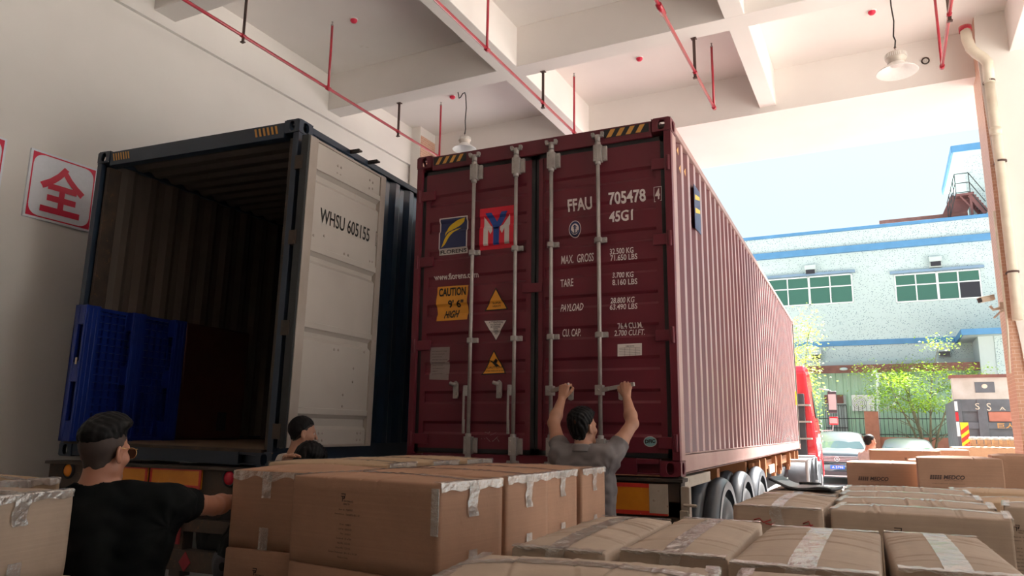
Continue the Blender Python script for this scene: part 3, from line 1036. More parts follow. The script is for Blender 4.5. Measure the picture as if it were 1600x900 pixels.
CUTS = [z for r in REC for z in (r[0], r[0] + 0.022, r[1] - 0.022, r[1])]
DY = 0.028                                   # outer face of the door skin


def on_door(x, z, lift=0.0018):
    return Vector((x, DY + prof(z, x) - lift, z))


def make_door(x0, x1):
    g = MB()
    for a, b, c, d in ((x0, x1, DZ0, DZ0 + 0.045), (x0, x1, DZ1 - 0.045, DZ1), (x0, x0 + 0.04, DZ0, DZ1), (x1 - 0.04, x1, DZ0, DZ1)):
        g.box(a, b, 0.030, 0.075, c, d)
    skin = MB()
    a, b = x0 + 0.036, x1 - 0.036
    zs = [DZ0 + 0.036]
    for r0, r1 in REC:
        zs += [r0, r0 + 0.022, r1 - 0.022, r1]
    zs.append(DZ1 - 0.036)
    fa, fb = a + 0.048, b - 0.048
    vs, fs = [], []
    for z in zs:
        d = prof(z + (0.0001)) if not any(abs(z - r[0]) < 1e-6 or abs(z - r[1]) < 1e-6 for r in REC) else 0.0
        vs += [(fa, DY + d, z), (fb, DY + d, z)]
    for i in range(len(zs) - 1):
        fs.append((2 * i, 2 * i + 1, 2 * i + 3, 2 * i + 2))
    skin.add(vs, fs)
    skin.box(a, fa, DY, DY + 0.04, zs[0], zs[-1]).box(fb, b, DY, DY + 0.04, zs[0], zs[-1])
    skin.box(a, b, DY + 0.03, DY + 0.04, zs[0], zs[-1])
    d = skin.build('door', M['maroon'], red, fix=False)
    g.build('gasket', M['gasket'], d)
    return d


dl = make_door(0.060, 1.222)
dr = make_door(1.232, CW - 0.060)
MB().box(1.262, 1.30, DY - 0.014, DY - 0.004, DZ0 + 0.05, DZ1 - 0.05).build('cover_strip', M['maroon'], dr)
MB().box(1.11, 1.30, DY - 0.024, DY - 0.002, 1.50, 1.58).build('cover_plate', M['maroon'], dr, bevel=0.003)
for z in (2.50, 1.86, 1.08, 0.25):
    for door, xa, xb, xp in ((dl, 0.03, 0.20, 0.03), (dr, CW - 0.17, CW - 0.03, CW - 0.03)):
        h = MB().box(xa, xb, DY - 0.022, DY + 0.004, z - 0.045, z + 0.045).tube([(xp, 0.005, z - 0.065), (xp, 0.005, z + 0.065)], 0.017, 10)
        h.build('hinge', M['maroon'], door, bevel=0.004)

RODX = (0.625, 1.05, 1.388, 1.815)
for i, rx in enumerate(RODX):
    yr = -0.012
    rod = MB().tube([(rx, yr, 0.10), (rx, yr, 2.80)], 0.0165, 14).build('lock_rod', M['galv'], red)
    for z in (2.66, 0.20):
        kb = MB()
        kb.box(rx - 0.035, rx + 0.035, yr - 0.024, DY - 0.002, z - 0.075, z + 0.075).box(rx + 0.035, rx + 0.075, yr + 0.008, DY - 0.002, z - 0.065, z + 0.065)
        kb.tube([(rx, yr, z - 0.10), (rx, yr, z + 0.10)], 0.026, 12)
        for dz in (-0.045, 0.045):
            kb.tube([(rx - 0.018, yr - 0.030, z + dz), (rx - 0.018, yr - 0.02, z + dz)], 0.008, 6)
            kb.tube([(rx + 0.058, yr - 0.002, z + dz), (rx + 0.058, yr + 0.01, z + dz)], 0.008, 6)
        kb.build('bracket', M['galv'], rod, bevel=0.004)
    for z in (1.90, 1.105):
        kb = MB()
        kb.box(rx - 0.045, rx + 0.065, yr + 0.012, DY - 0.003, z - 0.022, z + 0.022).box(rx - 0.026, rx + 0.026, yr - 0.024, yr + 0.02, z - 0.022, z + 0.022)
        kb.tube([(rx + 0.048, yr + 0.006, z), (rx + 0.048, yr + 0.016, z)], 0.010, 8)
        kb.build('rod_guide', M['galv'], rod, bevel=0.004)
    for z, s in ((2.795, 1), (0.095, -1)):
        cm = MB()
        cm.tube([(rx, yr, z - 0.03), (rx, yr, z + 0.03)], 0.024, 12)
        cm.box(rx - 0.05, rx + 0.05, -0.030, 0.006, z + s * 0.02 - 0.008, z + s * 0.02 + 0.008)
        cm.box(rx - 0.055, rx - 0.03, -0.032, 0.006, z + s * 0.04 - 0.012, z + s * 0.04 + 0.012).box(rx + 0.03, rx + 0.055, -0.032, 0.006, z + s * 0.04 - 0.012, z + s * 0.04 + 0.012)
        cm.build('cam', M['galv'], rod)
    if i < 2:
        hz = 0.66
        h = MB().box(rx - 0.045, rx - 0.012, yr - 0.034, yr - 0.004, hz - 0.04, hz + 0.05).box(rx - 0.047, rx - 0.029, yr - 0.036, yr - 0.022, hz - 0.34, hz)
        h.tube([(rx - 0.03, yr - 0.035, hz + 0.02), (rx - 0.03, yr - 0.026, hz + 0.02)], 0.010, 8)
        h.box(rx - 0.05, rx - 0.026, yr - 0.030, yr - 0.018, hz - 0.36, hz - 0.24)
        h.build('handle', M['galv'], rod, bevel=0.004)
        lx = rx - 0.155
        l = MB().prism([(lx - 0.022, 0.60), (lx + 0.022, 0.60), (lx + 0.03, 0.62), (lx + 0.03, 0.73), (lx + 0.005, 0.755), (lx - 0.022, 0.74)], DY - 0.016, DY - 0.001)
        l.tube([(lx + 0.004, DY - 0.03, 0.645), (lx + 0.004, DY - 0.012, 0.645)], 0.017, 12).tube([(lx - 0.045, DY - 0.035, 0.735), (lx + 0.01, DY - 0.03, 0.715)], 0.016, 8)
        l.build('handle_catch', M['galv'], dl, bevel=0.002)
    else:
        hz = 0.655
        L = 0.33 if i == 3 else 0.235
        yo = -0.185 if i == 3 else -0.215
        pts = [(rx, yr - 0.02, hz - 0.005), (rx + 0.10, yo * 0.55, hz + 0.008), (rx + L, yo, hz + 0.035)]
        h = MB().box(rx - 0.03, rx + 0.035, yr - 0.05, yr + 0.012, hz - 0.04, hz + 0.04)
        h.beam(pts[0], pts[1], 0.016, 0.034).beam(pts[1], pts[2], 0.016, 0.030)
        h.tube([(rx + 0.0, yr - 0.062, hz), (rx + 0.0, yr - 0.05, hz)], 0.011, 8)
        h.build('handle', M['galv'], rod, bevel=0.003)
        lx = rx + 0.165
        l = MB().prism([(lx - 0.022, 0.585), (lx, 0.575), (lx + 0.022, 0.585), (lx + 0.026, 0.68), (lx, 0.70), (lx - 0.026, 0.68)], DY - 0.016, DY - 0.001)
        l.tube([(lx, DY - 0.03, 0.63), (lx, DY - 0.012, 0.63)], 0.016, 12)
        l.build('handle_catch', M['galv'], dr, bevel=0.002)


def dpx(px, py):
    p = on_y(px, py, DY)
    return p.x, p.z - B_Z if False else p.z


# the measuring frame has the container's underside at height 1.3
def dp(px, py):
    d = ray(px, py)
    c = C_CAM
    p = c + (DY - c[1]) / d[1] * d
    return p[0], p[2] - B_Z


def quad_sticker(name, mat, parent, c, lift=0.002, n=10, wave=0.0):
    """sticker given by its four corners (bottom-left, bottom-right, top-right, top-left) lying on the corrugated skin"""
    c = [Vector((p[0], p[1])) for p in c]
    def fn(u, v):
        p = c[0] * (1 - u) * (1 - v) + c[1] * u * (1 - v) + c[2] * u * v + c[3] * (1 - u) * v
        return on_door(p.x + wave * math.sin(v * 9.0), p.y, lift)
    lo, hi = c[0].y, c[3].y
    lv = sorted({0.0, 1.0} | {(z - lo) / (hi - lo) for z in CUTS if lo < z < hi} | ({k / n for k in range(n)} if wave else set()))
    vs = [fn(u, v) for v in lv for u in (0.0, 1.0)]
    return MB().add(vs, [(2 * i, 2 * i + 1, 2 * i + 3, 2 * i + 2) for i in range(len(lv) - 1)]).build(name, mat, parent, fix=False)


def poly_on(mb, pts, lift=0.003):
    lo, hi = min(p[1] for p in pts), max(p[1] for p in pts)
    polys = [list(pts)]
    for c in [z for z in CUTS if lo < z < hi]:
        nxt = []
        for P in polys:
            a_, b_ = [], []
            for i in range(len(P)):
                p, q = P[i], P[(i + 1) % len(P)]
                (a_ if p[1] <= c else b_).append(p)
                if (p[1] <= c) != (q[1] <= c):
                    t_ = (c - p[1]) / (q[1] - p[1])
                    m_ = (p[0] + (q[0] - p[0]) * t_, c)
                    a_.append(m_)
                    b_.append(m_)
            nxt += [k for k in (a_, b_) if len(k) > 2]
        polys = nxt
    for P in polys:
        mb.add([on_door(a, b, lift) for a, b in P], [tuple(range(len(P)))])
    return mb


def tri_sticker(parent, pts, col, border, lift=0.002, shrink=0.86):
    def fill(name, mat, P, lf):
        return poly_on(MB(), P, lf).build(name, mat, parent, fix=False)
    o = fill('sticker_border', border, pts, lift)
    cx = sum(p[0] for p in pts) / 3
    cy = sum(p[1] for p in pts) / 3
    fill('sticker', col, [(cx + (p[0] - cx) * shrink, cy + (p[1] - cy) * shrink) for p in pts], lift + 0.0008)
    return cx, cy


# company sticker with a yellow f on navy
X0, Z1 = dp(687, 342)
X1, _ = dp(731, 337)
_, Z0 = dp(686, 399)
quad_sticker('sticker', M['sticker_white'], dl, [(X0, Z0), (X1, Z0), (X1, Z1), (X0, Z1)])
w, h = X1 - X0, Z1 - Z0
quad_sticker('sticker', M['sticker_navy'], dl, [(X0 + .04 * w, Z0 + .17 * h), (X1 - .04 * w, Z0 + .17 * h), (X1 - .04 * w, Z1 - .03 * h), (X0 + .04 * w, Z1 - .03 * h)], 0.003)
fm = MB()
def ribbon(P, Q):
    n = 10
    def bz(C, t):
        a, b, c, d = [Vector(p) for p in C]
        return a * (1 - t) ** 3 + b * 3 * t * (1 - t) ** 2 + c * 3 * t * t * (1 - t) + d * t ** 3
    for k in range(n):
        q = [bz(P, k / n), bz(P, (k + 1) / n), bz(Q, (k + 1) / n), bz(Q, k / n)]
        poly_on(fm, [(X0 + a.x * w, Z0 + a.y * h) for a in q], 0.004)
ribbon([(0.22, 0.50), (0.24, 0.82), (0.52, 0.90), (0.92, 0.95)], [(0.26, 0.55), (0.36, 0.72), (0.80, 0.68), (0.92, 0.95)])
ribbon([(0.08, 0.20), (0.20, 0.28), (0.14, 0.66), (0.76, 0.70)], [(0.10, 0.20), (0.36, 0.30), (0.20, 0.50), (0.76, 0.70)])
fm.build('sticker', M['sticker_yellow'], dl, fix=False)
text_on(MB(), 'FLORENS', X0 + .05 * w, X1 - .04 * w, Z0 + .03 * h, Z0 + .13 * h, on_door_l := (lambda a, b: on_door(a, b, 0.004)), bold=0.02).build('lettering', M['black_ink'], dl, fix=False)

# red square with the blue Y and white M
X0, Z1 = dp(750, 327)
X1, Z0 = dp(802, 388)
_, Z0 = dp(751, 391)
quad_sticker('sticker', M['sticker_red'], dl, [(X0, Z0), (X1, Z0), (X1, Z1), (X0, Z1)])
w, h = X1 - X0, Z1 - Z0
wm, bm_ = MB(), MB()
for s in (0, 1):
    fx = (lambda u, s=s: X0 + (u if s == 0 else 1 - u) * w)
    poly_on(wm, [(fx(a), Z0 + b * h) for a, b in ((0.12, 0.10), (0.26, 0.10), (0.26, 0.48), (0.33, 0.36), (0.33, 0.56), (0.12, 0.80))])
    poly_on(wm, [(fx(a), Z0 + b * h) for a, b in ((0.33, 0.36), (0.385, 0.44), (0.385, 0.52), (0.33, 0.57))])
    poly_on(bm_, [(fx(a), Z0 + b * h) for a, b in ((0.17, 0.88), (0.35, 0.88), (0.50, 0.66), (0.50, 0.46), (0.415, 0.50))], 0.0035)
poly_on(bm_, [(X0 + a * w, Z0 + b * h) for a, b in ((0.415, 0.10), (0.585, 0.10), (0.585, 0.50), (0.50, 0.60), (0.415, 0.50))], 0.0035)
wm.build('sticker', M['sticker_white'], dl, fix=False)
bm_.build('sticker', M['sticker_blue'], dl, fix=False)


def door_text(s, pxa, pya, pxb, pyb, parent, mat='white_ink', shear=0.0, bold=0.0, lift=0.003, hpx=None):
    """characters between the photo points bottom-left (pxa, pya) and bottom-right (pxb, pyb), hpx tall"""
    x0, z0 = dp(pxa, pya)
    x1, z1 = dp(pxb, pyb)
    _, zt = dp(pxa, pya - hpx)
    text_on(MB(), s, x0, x1, z0, zt, lambda a, b: on_door(a, b, lift), shear, bold + 0.012, slope=z1 - z0, cuts=CUTS).build('lettering', M[mat], parent, fix=False)


door_text('www.florens.com', 678, 438, 747, 433, dl, hpx=9, bold=0.01)
c = [dp(682, 502), dp(730, 499), dp(731, 445), dp(683, 448)]
quad_sticker('sticker', M['orange'], dl, c, n=24, wave=0.006)
door_text('CAUTION', 686, 464, 728, 461, dl, 'black_ink', hpx=13, bold=0.02, lift=0.004)
door_text("9' 6\"", 700, 481, 724, 480, dl, 'black_ink', hpx=12, bold=0.02, lift=0.004)
door_text('HIGH', 694, 498, 717, 496, dl, 'black_ink', shear=0.25, hpx=12, bold=0.02, lift=0.004)
tri_sticker(dl, [dp(775, 449), dp(756, 486), dp(793, 483)], M['orange'], M['black_ink'])
door_text('SUPER', 769, 475, 782, 474, dl, 'black_ink', hpx=3, lift=0.005)
door_text('HEAVY', 769, 480, 782, 479, dl, 'black_ink', hpx=3, lift=0.005)
tri_sticker(dl, [dp(774, 532), dp(756, 501), dp(792, 500)], M['sticker_white'], M['black_ink'], shrink=0.95)
for k, (s, a, b) in enumerate((('ATTENTION', 764, 786), ('THIS CONTAINER', 766, 783), ('MAY BE REPAIRED', 767, 782), ('WITH', 771, 778), ('CORTEN', 771, 778), ('STEEL', 772, 777))):
    door_text(s, a, 505.5 + k * 3.4, b, 505 + k * 3.4, dl, 'black_ink', hpx=2.6 if k else 3.0, lift=0.005)
tri_sticker(dl, [dp(772, 546), dp(752, 586), dp(791, 584)], M['orange'], M['black_ink'])
door_text('CAUTION!', 760, 576, 784, 575, dl, 'black_ink', hpx=3.4, lift=0.005)
door_text('OVER WEIGHT & SIZE', 758, 581, 787, 580, dl, 'black_ink', hpx=2, lift=0.005)
fg = MB()
for pts in (((764, 562), (773, 566), (780, 572), (774, 573)), ((771, 565), (775, 560), (778, 563), (774, 568))):
    poly_on(fg, [dp(*p) for p in pts], 0.005)
fg.build('sticker', M['black_ink'], dl, fix=False)
c = [dp(671, 593), dp(701, 594), dp(703, 542), dp(673, 543)]
quad_sticker('data_plate', M['sticker_grey'], dl, c, 0.003)
for k in range(9):
    door_text('APPROVED CARGO PLATE' if k % 2 else 'DATE MANUFACTURED', 675, 550 + k * 4.4, 699 - (k % 3) * 4, 549.6 + k * 4.4, dl, 'brown_steel', hpx=1.6, lift=0.004)

# right door
for args in (('FFAU', 887, 331, 925, 326, 19), ('705478', 951, 320, 1009, 314, 19), ('45G1', 952, 348, 989, 344, 18)):
    door_text(*args[:5], dr, hpx=args[5], bold=0.015)
bx = [dp(1021.5, 315), dp(1034, 313.5), dp(1034, 291), dp(1021.5, 292.5)]
fr = MB()
for i in range(4):
    a, b = Vector((*bx[i],)), Vector((*bx[(i + 1) % 4],))
    n_ = Vector((-(b - a).y, (b - a).x)).normalized() * 0.004
    poly_on(fr, [tuple(a), tuple(b), tuple(b + n_), tuple(a + n_)])
fr.build('lettering', M['white_ink'], dr, fix=False)
door_text('4', 1024, 312, 1031.5, 311, dr, hpx=17, bold=0.015)
for s, a, b, c_, d_, hh, sh in (('MAX.  GROSS', 877, 413, 928, 408, 13, 0.1), ('32.500 KG', 953, 398, 990, 395, 9, 0), ('71.650 LBS', 954, 408, 996, 405, 9, 0),
                                ('TARE', 876, 449, 896, 447, 12, 0), ('3.700 KG', 957, 434.5, 990, 433, 9, 0), ('8.160 LBS', 957, 446, 996, 444, 9, 0),
                                ('PAYLOAD', 876, 487.5, 911, 485, 12, 0.1), ('28.800 KG', 953, 474, 991, 472, 9, 0.15), ('63.490 LBS', 953, 484.5, 996, 482.5, 9, 0),
                                ('CU. CAP.', 878, 526, 907, 525, 12, 0.15), ('76.4 CU.M.', 965, 514, 1004, 512, 9, 0), ('2.700 CU.FT.', 959, 525, 1007, 523, 9, 0.15)):
    door_text(s, a, b, c_, d_, dr, hpx=hh, shear=sh)
ex, ez = dp(898.5, 358)
em = MB()
def disc(mb, cx, cz, rx, rz, lift, n=24, r0=0.0):
    for k in range(n):
        a, b = 2 * PI * k / n, 2 * PI * (k + 1) / n
        q = [(cx + rx * math.cos(a), cz + rz * math.sin(a)), (cx + rx * math.cos(b), cz + rz * math.sin(b))]
        q += [(cx + rx * r0 * math.cos(b), cz + rz * r0 * math.sin(b))] + ([(cx + rx * r0 * math.cos(a), cz + rz * r0 * math.sin(a))] if r0 else [])
        poly_on(mb, q, lift)
    return mb
disc(MB(), ex, ez, .056, .075, .002).build('emblem', M['white_ink'], dr, fix=False)
disc(MB(), ex, ez, .050, .068, .0028, r0=0.72).build('emblem', M['sticker_navy'], dr, fix=False)
an = MB()
an.tube([on_door(ex, ez - .035, .005), on_door(ex, ez + .030, .005)], 0.004, 6)
an.tube([on_door(ex - .03, ez - .012, .005), on_door(ex - .02, ez - .032, .005), on_door(ex, ez - .04, .005), on_door(ex + .02, ez - .032, .005), on_door(ex + .03, ez - .012, .005)], 0.004, 6)
an.tube([on_door(ex - .014, ez + .02, .005), on_door(ex, ez + .035, .005), on_door(ex + .014, ez + .02, .005), on_door(ex - .01, ez + .008, .005), on_door(ex + .012, ez + .006, .005)], 0.004, 6)
an.build('emblem', M['sticker_navy'], dr, fix=False)
c = [dp(965, 557), dp(1003, 555), dp(1003, 536), dp(965, 538)]
quad_sticker('data_plate', M['sticker_white'], dr, c)
tb = MB()
for k in range(5):
    a, b = dp(967.5, 544.5 + 2.5 * k), dp(1000.5, 543 + 2.5 * k)
    poly_on(tb, [a, b, (b[0], b[1] + .002), (a[0], a[1] + .002)])
for px in (976, 984, 993):
    a, b = dp(px, 556), dp(px, 543)
    poly_on(tb, [a, (a[0] + .002, a[1]), (b[0] + .002, b[1]), b])
tb.build('data_plate', M['black_ink'], dr, fix=False)
door_text('DIMENSIONS', 978, 542, 991, 541.5, dr, 'black_ink', hpx=2)
ex, ez = dp(1016, 690)
disc(MB(), ex, ez, .052, .040, .002).build('sticker', M['sticker_white'], dr, fix=False)
disc(MB(), ex, ez, .048, .036, .0028).build('sticker', M['sticker_teal'], dr, fix=False)
door_text('DFIC', 1008, 693, 1024, 692, dr, 'black_ink', hpx=6, bold=0.04, lift=0.004)
# scratched scribble
sc_ = MB()
for pts in (((752, 686), (757, 675), (762, 677), (757, 686)), ((764, 674), (760, 684), (766, 690)), ((766, 680), (774, 676), (769, 690), (778, 682)), ((770, 690), (776, 684), (780, 690))):
    sc_.tube([on_door(*dp(*p), .001) for p in pts], 0.0012, 4)
sc_.build('scribble', M['galv'], dl)
# code sign on the long side, near the rear
s1 = MB().box(CW - 0.004, CW + 0.001, 0.92, 1.20, 2.18, 2.60)
s1.build('side_sign', M['sticker_navy'], red)
s2 = MB()
for z in (2.33, 2.46):
    s2.add([(CW + .002, 0.95, z), (CW + .002, 1.18, z + .05), (CW + .002, 1.18, z + .085), (CW + .002, 0.95, z + .05)], [(0, 1, 2, 3)])
s2.build('side_sign', M['sticker_yellow'], red, fix=False)
hz = MB()
for y, z in ((0.27, 2.70), (0.55, 2.60), (0.34, 2.56)):
    hz.add([(CW - .010, y, z), (CW - .010, y + .06, z - .03), (CW - .010, y + .06, z + .05)], [(0, 1, 2)])
hz.build('hazard_stripes', M['hazard_yellow'], red, fix=False)
MB().box(CW - 0.013, CW + 0.002, 11.75, 11.85, 0.95, 1.25).build('reflector_strip', M['haz_yel'], red)

# ---- dark blue container, right door folded right back along its side
LX, LY, LZ, LYAW, LROLL = -2.93211, -1.2281, 1.3 + 0.05593, 0.03109, 0.0144
nav = thing('shipping_container', 'dark blue shipping container standing open, its interior dark and its white door folded back', 'shipping container', (LX, LY, LZ), (0, LROLL, LYAW))
container_shell(nav, M['navy'], M['navy_side'], M['navy'], M['navy'], M['inner_wall'], M['inner_roof'], M['plywood'])
hazard(nav, 0.22, 0.45, CH - 0.11, CH - 0.035, 7, -0.022)
hazard(nav, CW - 0.47, CW - 0.20, CH - 0.11, CH - 0.035, 6, -0.022)
# rear inside edges of the opening
for x0, x1 in ((0.085, 0.12), (CW - 0.12, CW - 0.085)):
    MB().box(x0, x1, 0.04, 0.18, 0.13, CH - 0.15).build('door_jamb', M['rusty_dark'], nav)
MB().box(0.085, CW - 0.085, -0.03, 0.07, 0.112, 0.135).build('threshold', M['rusty_dark'], nav)
dx = CW + 0.055                       # back of the folded door
LY0, LY1, LZ0, LZ1 = 0.015, 1.175, 0.155, 2.735
inn = MB()
xs = dx + 0.05
rec = [(0.30, 0.42), (1.02, 1.12), (1.66, 1.76), (2.36, 2.47)]
zs = [LZ0 + 0.02]
for a, b in rec:
    zs += [a, a + 0.03, b - 0.03, b]
zs.append(LZ1 - 0.02)
vs, fs = [], []
for z in zs:
    dd = 0.0
    for a, b in rec:
        if a + 0.02 < z < b - 0.02:
            dd = 0.028
    vs += [(xs - dd + 0.0, LY0 + 0.09, z), (xs - dd, LY1 - 0.08, z)]
for i in range(len(zs) - 1):
    fs.append((2 * i, 2 * i + 1, 2 * i + 3, 2 * i + 2))
inn.add(vs, fs)
inn.box(dx + 0.01, dx + 0.012, LY0, LY1, LZ0, LZ1)
door_w = inn.build('door', M['door_white'], nav, fix=False)
fr = MB().box(dx, xs + 0.016, LY0, LY0 + 0.105, LZ0, LZ1).box(dx, xs + 0.014, LY1 - 0.085, LY1, LZ0, LZ1)
fr.box(dx, xs + 0.004, LY0, LY1, LZ0, LZ0 + 0.022).box(dx, xs + 0.010, LY0, LY1, LZ1 - 0.022, LZ1)
fr.build('door_frame', M['door_frame_white'], door_w, bevel=0.004)
MB().box(dx - 0.01, xs + 0.008, LY0 - 0.022, LY0, LZ0, LZ1).box(dx - 0.012, xs - 0.01, LY1, LY1 + 0.012, LZ0, LZ1).build('gasket', M['gasket'], door_w)
for a, b in rec:                      # raised ribs above the grooves
    MB().box(xs - 0.004, xs + 0.014, LY0 + 0.10, LY1 - 0.085, b, b + 0.055).build('rib', M['door_white'], door_w, bevel=0.006)
rv = MB()
for y, z in ((0.42, 2.60), (0.47, 2.60), (0.42, 2.53), (0.47, 2.53), (0.92, 2.63), (0.97, 2.62), (0.92, 2.55), (0.97, 2.56), (0.60, 1.84), (0.66, 1.84), (1.0, 1.86), (1.04, 1.86),
             (0.55, 0.98), (0.61, 0.98), (1.0, 1.0), (0.85, 0.84), (0.85, 0.72), (0.72, 0.60), (0.72, 0.50), (0.42, 0.27), (0.47, 0.27), (0.42, 0.21), (0.47, 0.21), (0.97, 0.27), (1.02, 0.27), (0.97, 0.21), (1.02, 0.21), (0.16, 1.9), (0.3, 1.93)):
    rv.ellipsoid((xs + 0.001, y, z), (0.005, 0.012, 0.012), 8, 6)
rv.build('rivet', M['door_frame_white'], door_w)
tx = MB()
pl_ = lambda a, b: Vector((xs + 0.0035, a, b))
text_on(tx, 'WHSU 605155', 0.225, 0.965, 2.035, 2.165, pl_, bold=0.012, slope=-0.0)
text_on(tx, '2', 1.085, 1.130, 2.045, 2.145, pl_, bold=0.012)
for a, b, c_, d_ in ((1.070, 1.145, 2.025, 2.031), (1.070, 1.145, 2.160, 2.166), (1.070, 1.075, 2.025, 2.166), (1.140, 1.145, 2.025, 2.166)):
    tx.add([pl_(a, c_), pl_(b, c_), pl_(b, d_), pl_(a, d_)], [(0, 1, 2, 3)])
tx.build('lettering', M['black_ink'], door_w, fix=False)
for y in (0.72, 1.02):
    MB().box(CW - 0.02, CW + 0.10, y, y + 0.02, CH - 0.055, CH - 0.02).box(CW + 0.04, CW + 0.12, y - 0.02, y + 0.03, CH - 0.05, CH - 0.035).build('cam', M['rusty_dark'], nav)
for z in (2.5, 1.85, 1.1, 0.28):
    MB().box(CW - 0.01, CW + 0.07, -0.012, 0.05, z - 0.06, z + 0.06).build('hinge', M['rusty_dark'], nav)

# ------------------------------------------------------------------ plastic pallets stood on edge inside the dark container
M_NAV = Matrix.Translation((LX, LY, LZ)) @ Euler((0, LROLL, LYAW)).to_matrix().to_4x4()


def edge_pallet(label, x, y, z, mat, w=1.16, h=1.225):
    """plastic pallet on its side: deck grid towards -x, nine feet towards +x"""
    p = M_NAV @ Vector((x, y, z))
    t = thing('plastic_pallet', label, 'pallet', p, (0, LROLL, LYAW))
    g = MB()
    T = 0.145
    g.box(0, 0.02, 0, w, 0, h)
    for k in range(15):
        a = 0.04 + k * (w - 0.10) / 14
        g.box(0.018, 0.050, a, a + 0.014, 0.02, h - 0.02)
    for k in range(17):
        a = 0.04 + k * (h - 0.10) / 16
        g.box(0.018, 0.048, 0.02, w - 0.02, a, a + 0.014)
    for a in (0, h - 0.03):
        g.box(0, 0.06, 0, w, a, a + 0.03)
    for a in (0, w - 0.03):
        g.box(0, 0.06, a, a + 0.03, 0, h)
    g.build('deck', mat, t, bevel=0.0)
    r = MB()
    for fy in (0.0, w / 2 - 0.075, w - 0.15):
        r.box(T - 0.02, T, fy, fy + 0.15, 0.0, h)
        for k in range(3):
            r.box(T, T + 0.006, fy + 0.02 + k * 0.045, fy + 0.035 + k * 0.045, 0.03, h - 0.03)
        for fz in (0.0, h / 2 - 0.09, h - 0.18):
            r.box(0.05, T - 0.01, fy, fy + 0.012, fz, fz + 0.18).box(0.05, T - 0.01, fy + 0.138, fy + 0.15, fz, fz + 0.18)
            r.box(0.05, T - 0.01, fy, fy + 0.15, fz, fz + 0.012).box(0.05, T - 0.01, fy, fy + 0.15, fz + 0.168, fz + 0.18)
    r.build('skid', mat, t, bevel=0.004)
    return t


pa = edge_pallet('blue plastic pallet stood on edge in the mouth of the open container', 0.125, -0.115, 0.137, M['pallet_blue'])
MB().box(0.085, 0.11, -0.002, 0.0, 0.68, 0.74).build('label', M['beige'], pa)
# dark red panel behind it
pp = M_NAV @ Vector((0.06, 1.13, 0.137))
t = thing('panel_board', 'dark red board standing upright behind the blue pallet inside the container', 'board', pp, (0, LROLL, LYAW))
MB().box(0, 0.12, 0, 0.95, 0, 1.235).build('board', M['panel_red'], t, bevel=0.025, bseg=3)
MB().box(0.12, 0.125, 0.55, 0.68, 0.10, 0.30).build('label', M['cloth_dark'], t)
# ------------------------------------------------------------------ trailers
def wheel(mb_t, mb_h, y, x_out, z, s=1, r=0.51, w=0.27):
    """tyre and hub with its outer face at x_out, s = +1 faces +x"""
    m = Matrix.Translation((x_out - s * w, y, z)) @ Matrix.Rotation(s * PI / 2, 4, 'Y')
    mb_t.lathe([(0.30, 0.0), (r - 0.04, 0.0), (r, 0.035), (r, w - 0.035), (r - 0.04, w), (0.36, w + 0.004), (0.29, w - 0.02), (0.29, 0.0)], 36, m)
    for g in (0.09, 0.135, 0.18):
        mb_t.lathe([(r + 0.002, g - 0.005), (r + 0.004, g), (r + 0.002, g + 0.005)], 36, m)
    mb_h.lathe([(0.29, w - 0.02), (0.27, w - 0.01), (0.25, w - 0.09), (0.17, w - 0.12), (0.14, w - 0.12), (0.12, w - 0.02), (0.07, w + 0.01), (0.0, w + 0.012)], 28, m)
    for k in range(10):
        a = 2 * PI * k / 10
        mb_h.tube([m @ Vector((0.155 * math.cos(a), 0.155 * math.sin(a), w - 0.12)), m @ Vector((0.155 * math.cos(a), 0.155 * math.sin(a), w - 0.085))], 0.014, 6)


def fender_arch(t, y, x0, x1, z, r=0.60, ribs=4):
    """mudguard over the tyres, pressed into rounded ribs"""
    def fn(u, v, o=0.0):
        a = math.radians(-6 + 172 * u)
        rr = r - 0.02 + o + 0.062 * abs(math.sin(v * ribs * PI)) ** 0.55
        return Vector((x0 + (x1 - x0) * v, y - rr * math.cos(a), z + rr * math.sin(a)))
    mb = MB()
    mb.sheet(fn, 24, ribs * 10)
    mb.sheet(lambda u, v: fn(u, v, -0.012), 24, ribs * 4, flip=True)
    vs = []
    for k in range(25):
        for o in (0.0, -0.075):
            a = math.radians(-6 + 172 * k / 24)
            vs.append(Vector((x1, y - (r + o) * math.cos(a), z + (r + o) * math.sin(a))))
    mb.add(vs, [(2 * k, 2 * k + 2, 2 * k + 3, 2 * k + 1) for k in range(24)], True)
    return mb.build('mudguard', M['fender'], t, fix=False)


def trailer(label, loc, yaw, z_top, axles, main, rear_mat, length):
    t = thing('semi_trailer', label, 'trailer', loc, (0, 0, yaw), None)
    f = MB()
    for x in (0.72, 1.62):
        f.box(x, x + 0.10, 0.06, length, z_top - 0.42, z_top - 0.02)
    for y in (0.5, 2.4, 4.5, 6.6, 8.8, 10.8):
        f.box(0.15, CW - 0.15, y, y + 0.16, z_top - 0.22, z_top - 0.04)
    f.build('chassis', main, t)
    # side rail with twist locks
    for xs_ in (0.02, CW - 0.10):
        MB().box(xs_, xs_ + 0.08, 0.05, 1.3, z_top - 0.10, z_top - 0.012).build('side_rail', M['chassis_pale'], t, bevel=0.004)
    wt, wh = None, None
    for y in axles:
        for s, xo in ((1, CW + 0.02), (-1, -0.02)):
            for k in (0, 1):
                a, b = MB(), MB()
                wheel(a, b, y, xo - s * k * 0.33, 0.512, s)
                o = a.build('tyre', M['tyre'], t, fix=False)
                if k == 0:
                    b.build('wheel_hub', M['hub'], o, fix=False)
        MB().tube([(0.0, y, 0.512), (CW, y, 0.512)], 0.07, 12).build('axle', M['rusty_dark'], t)
    return t


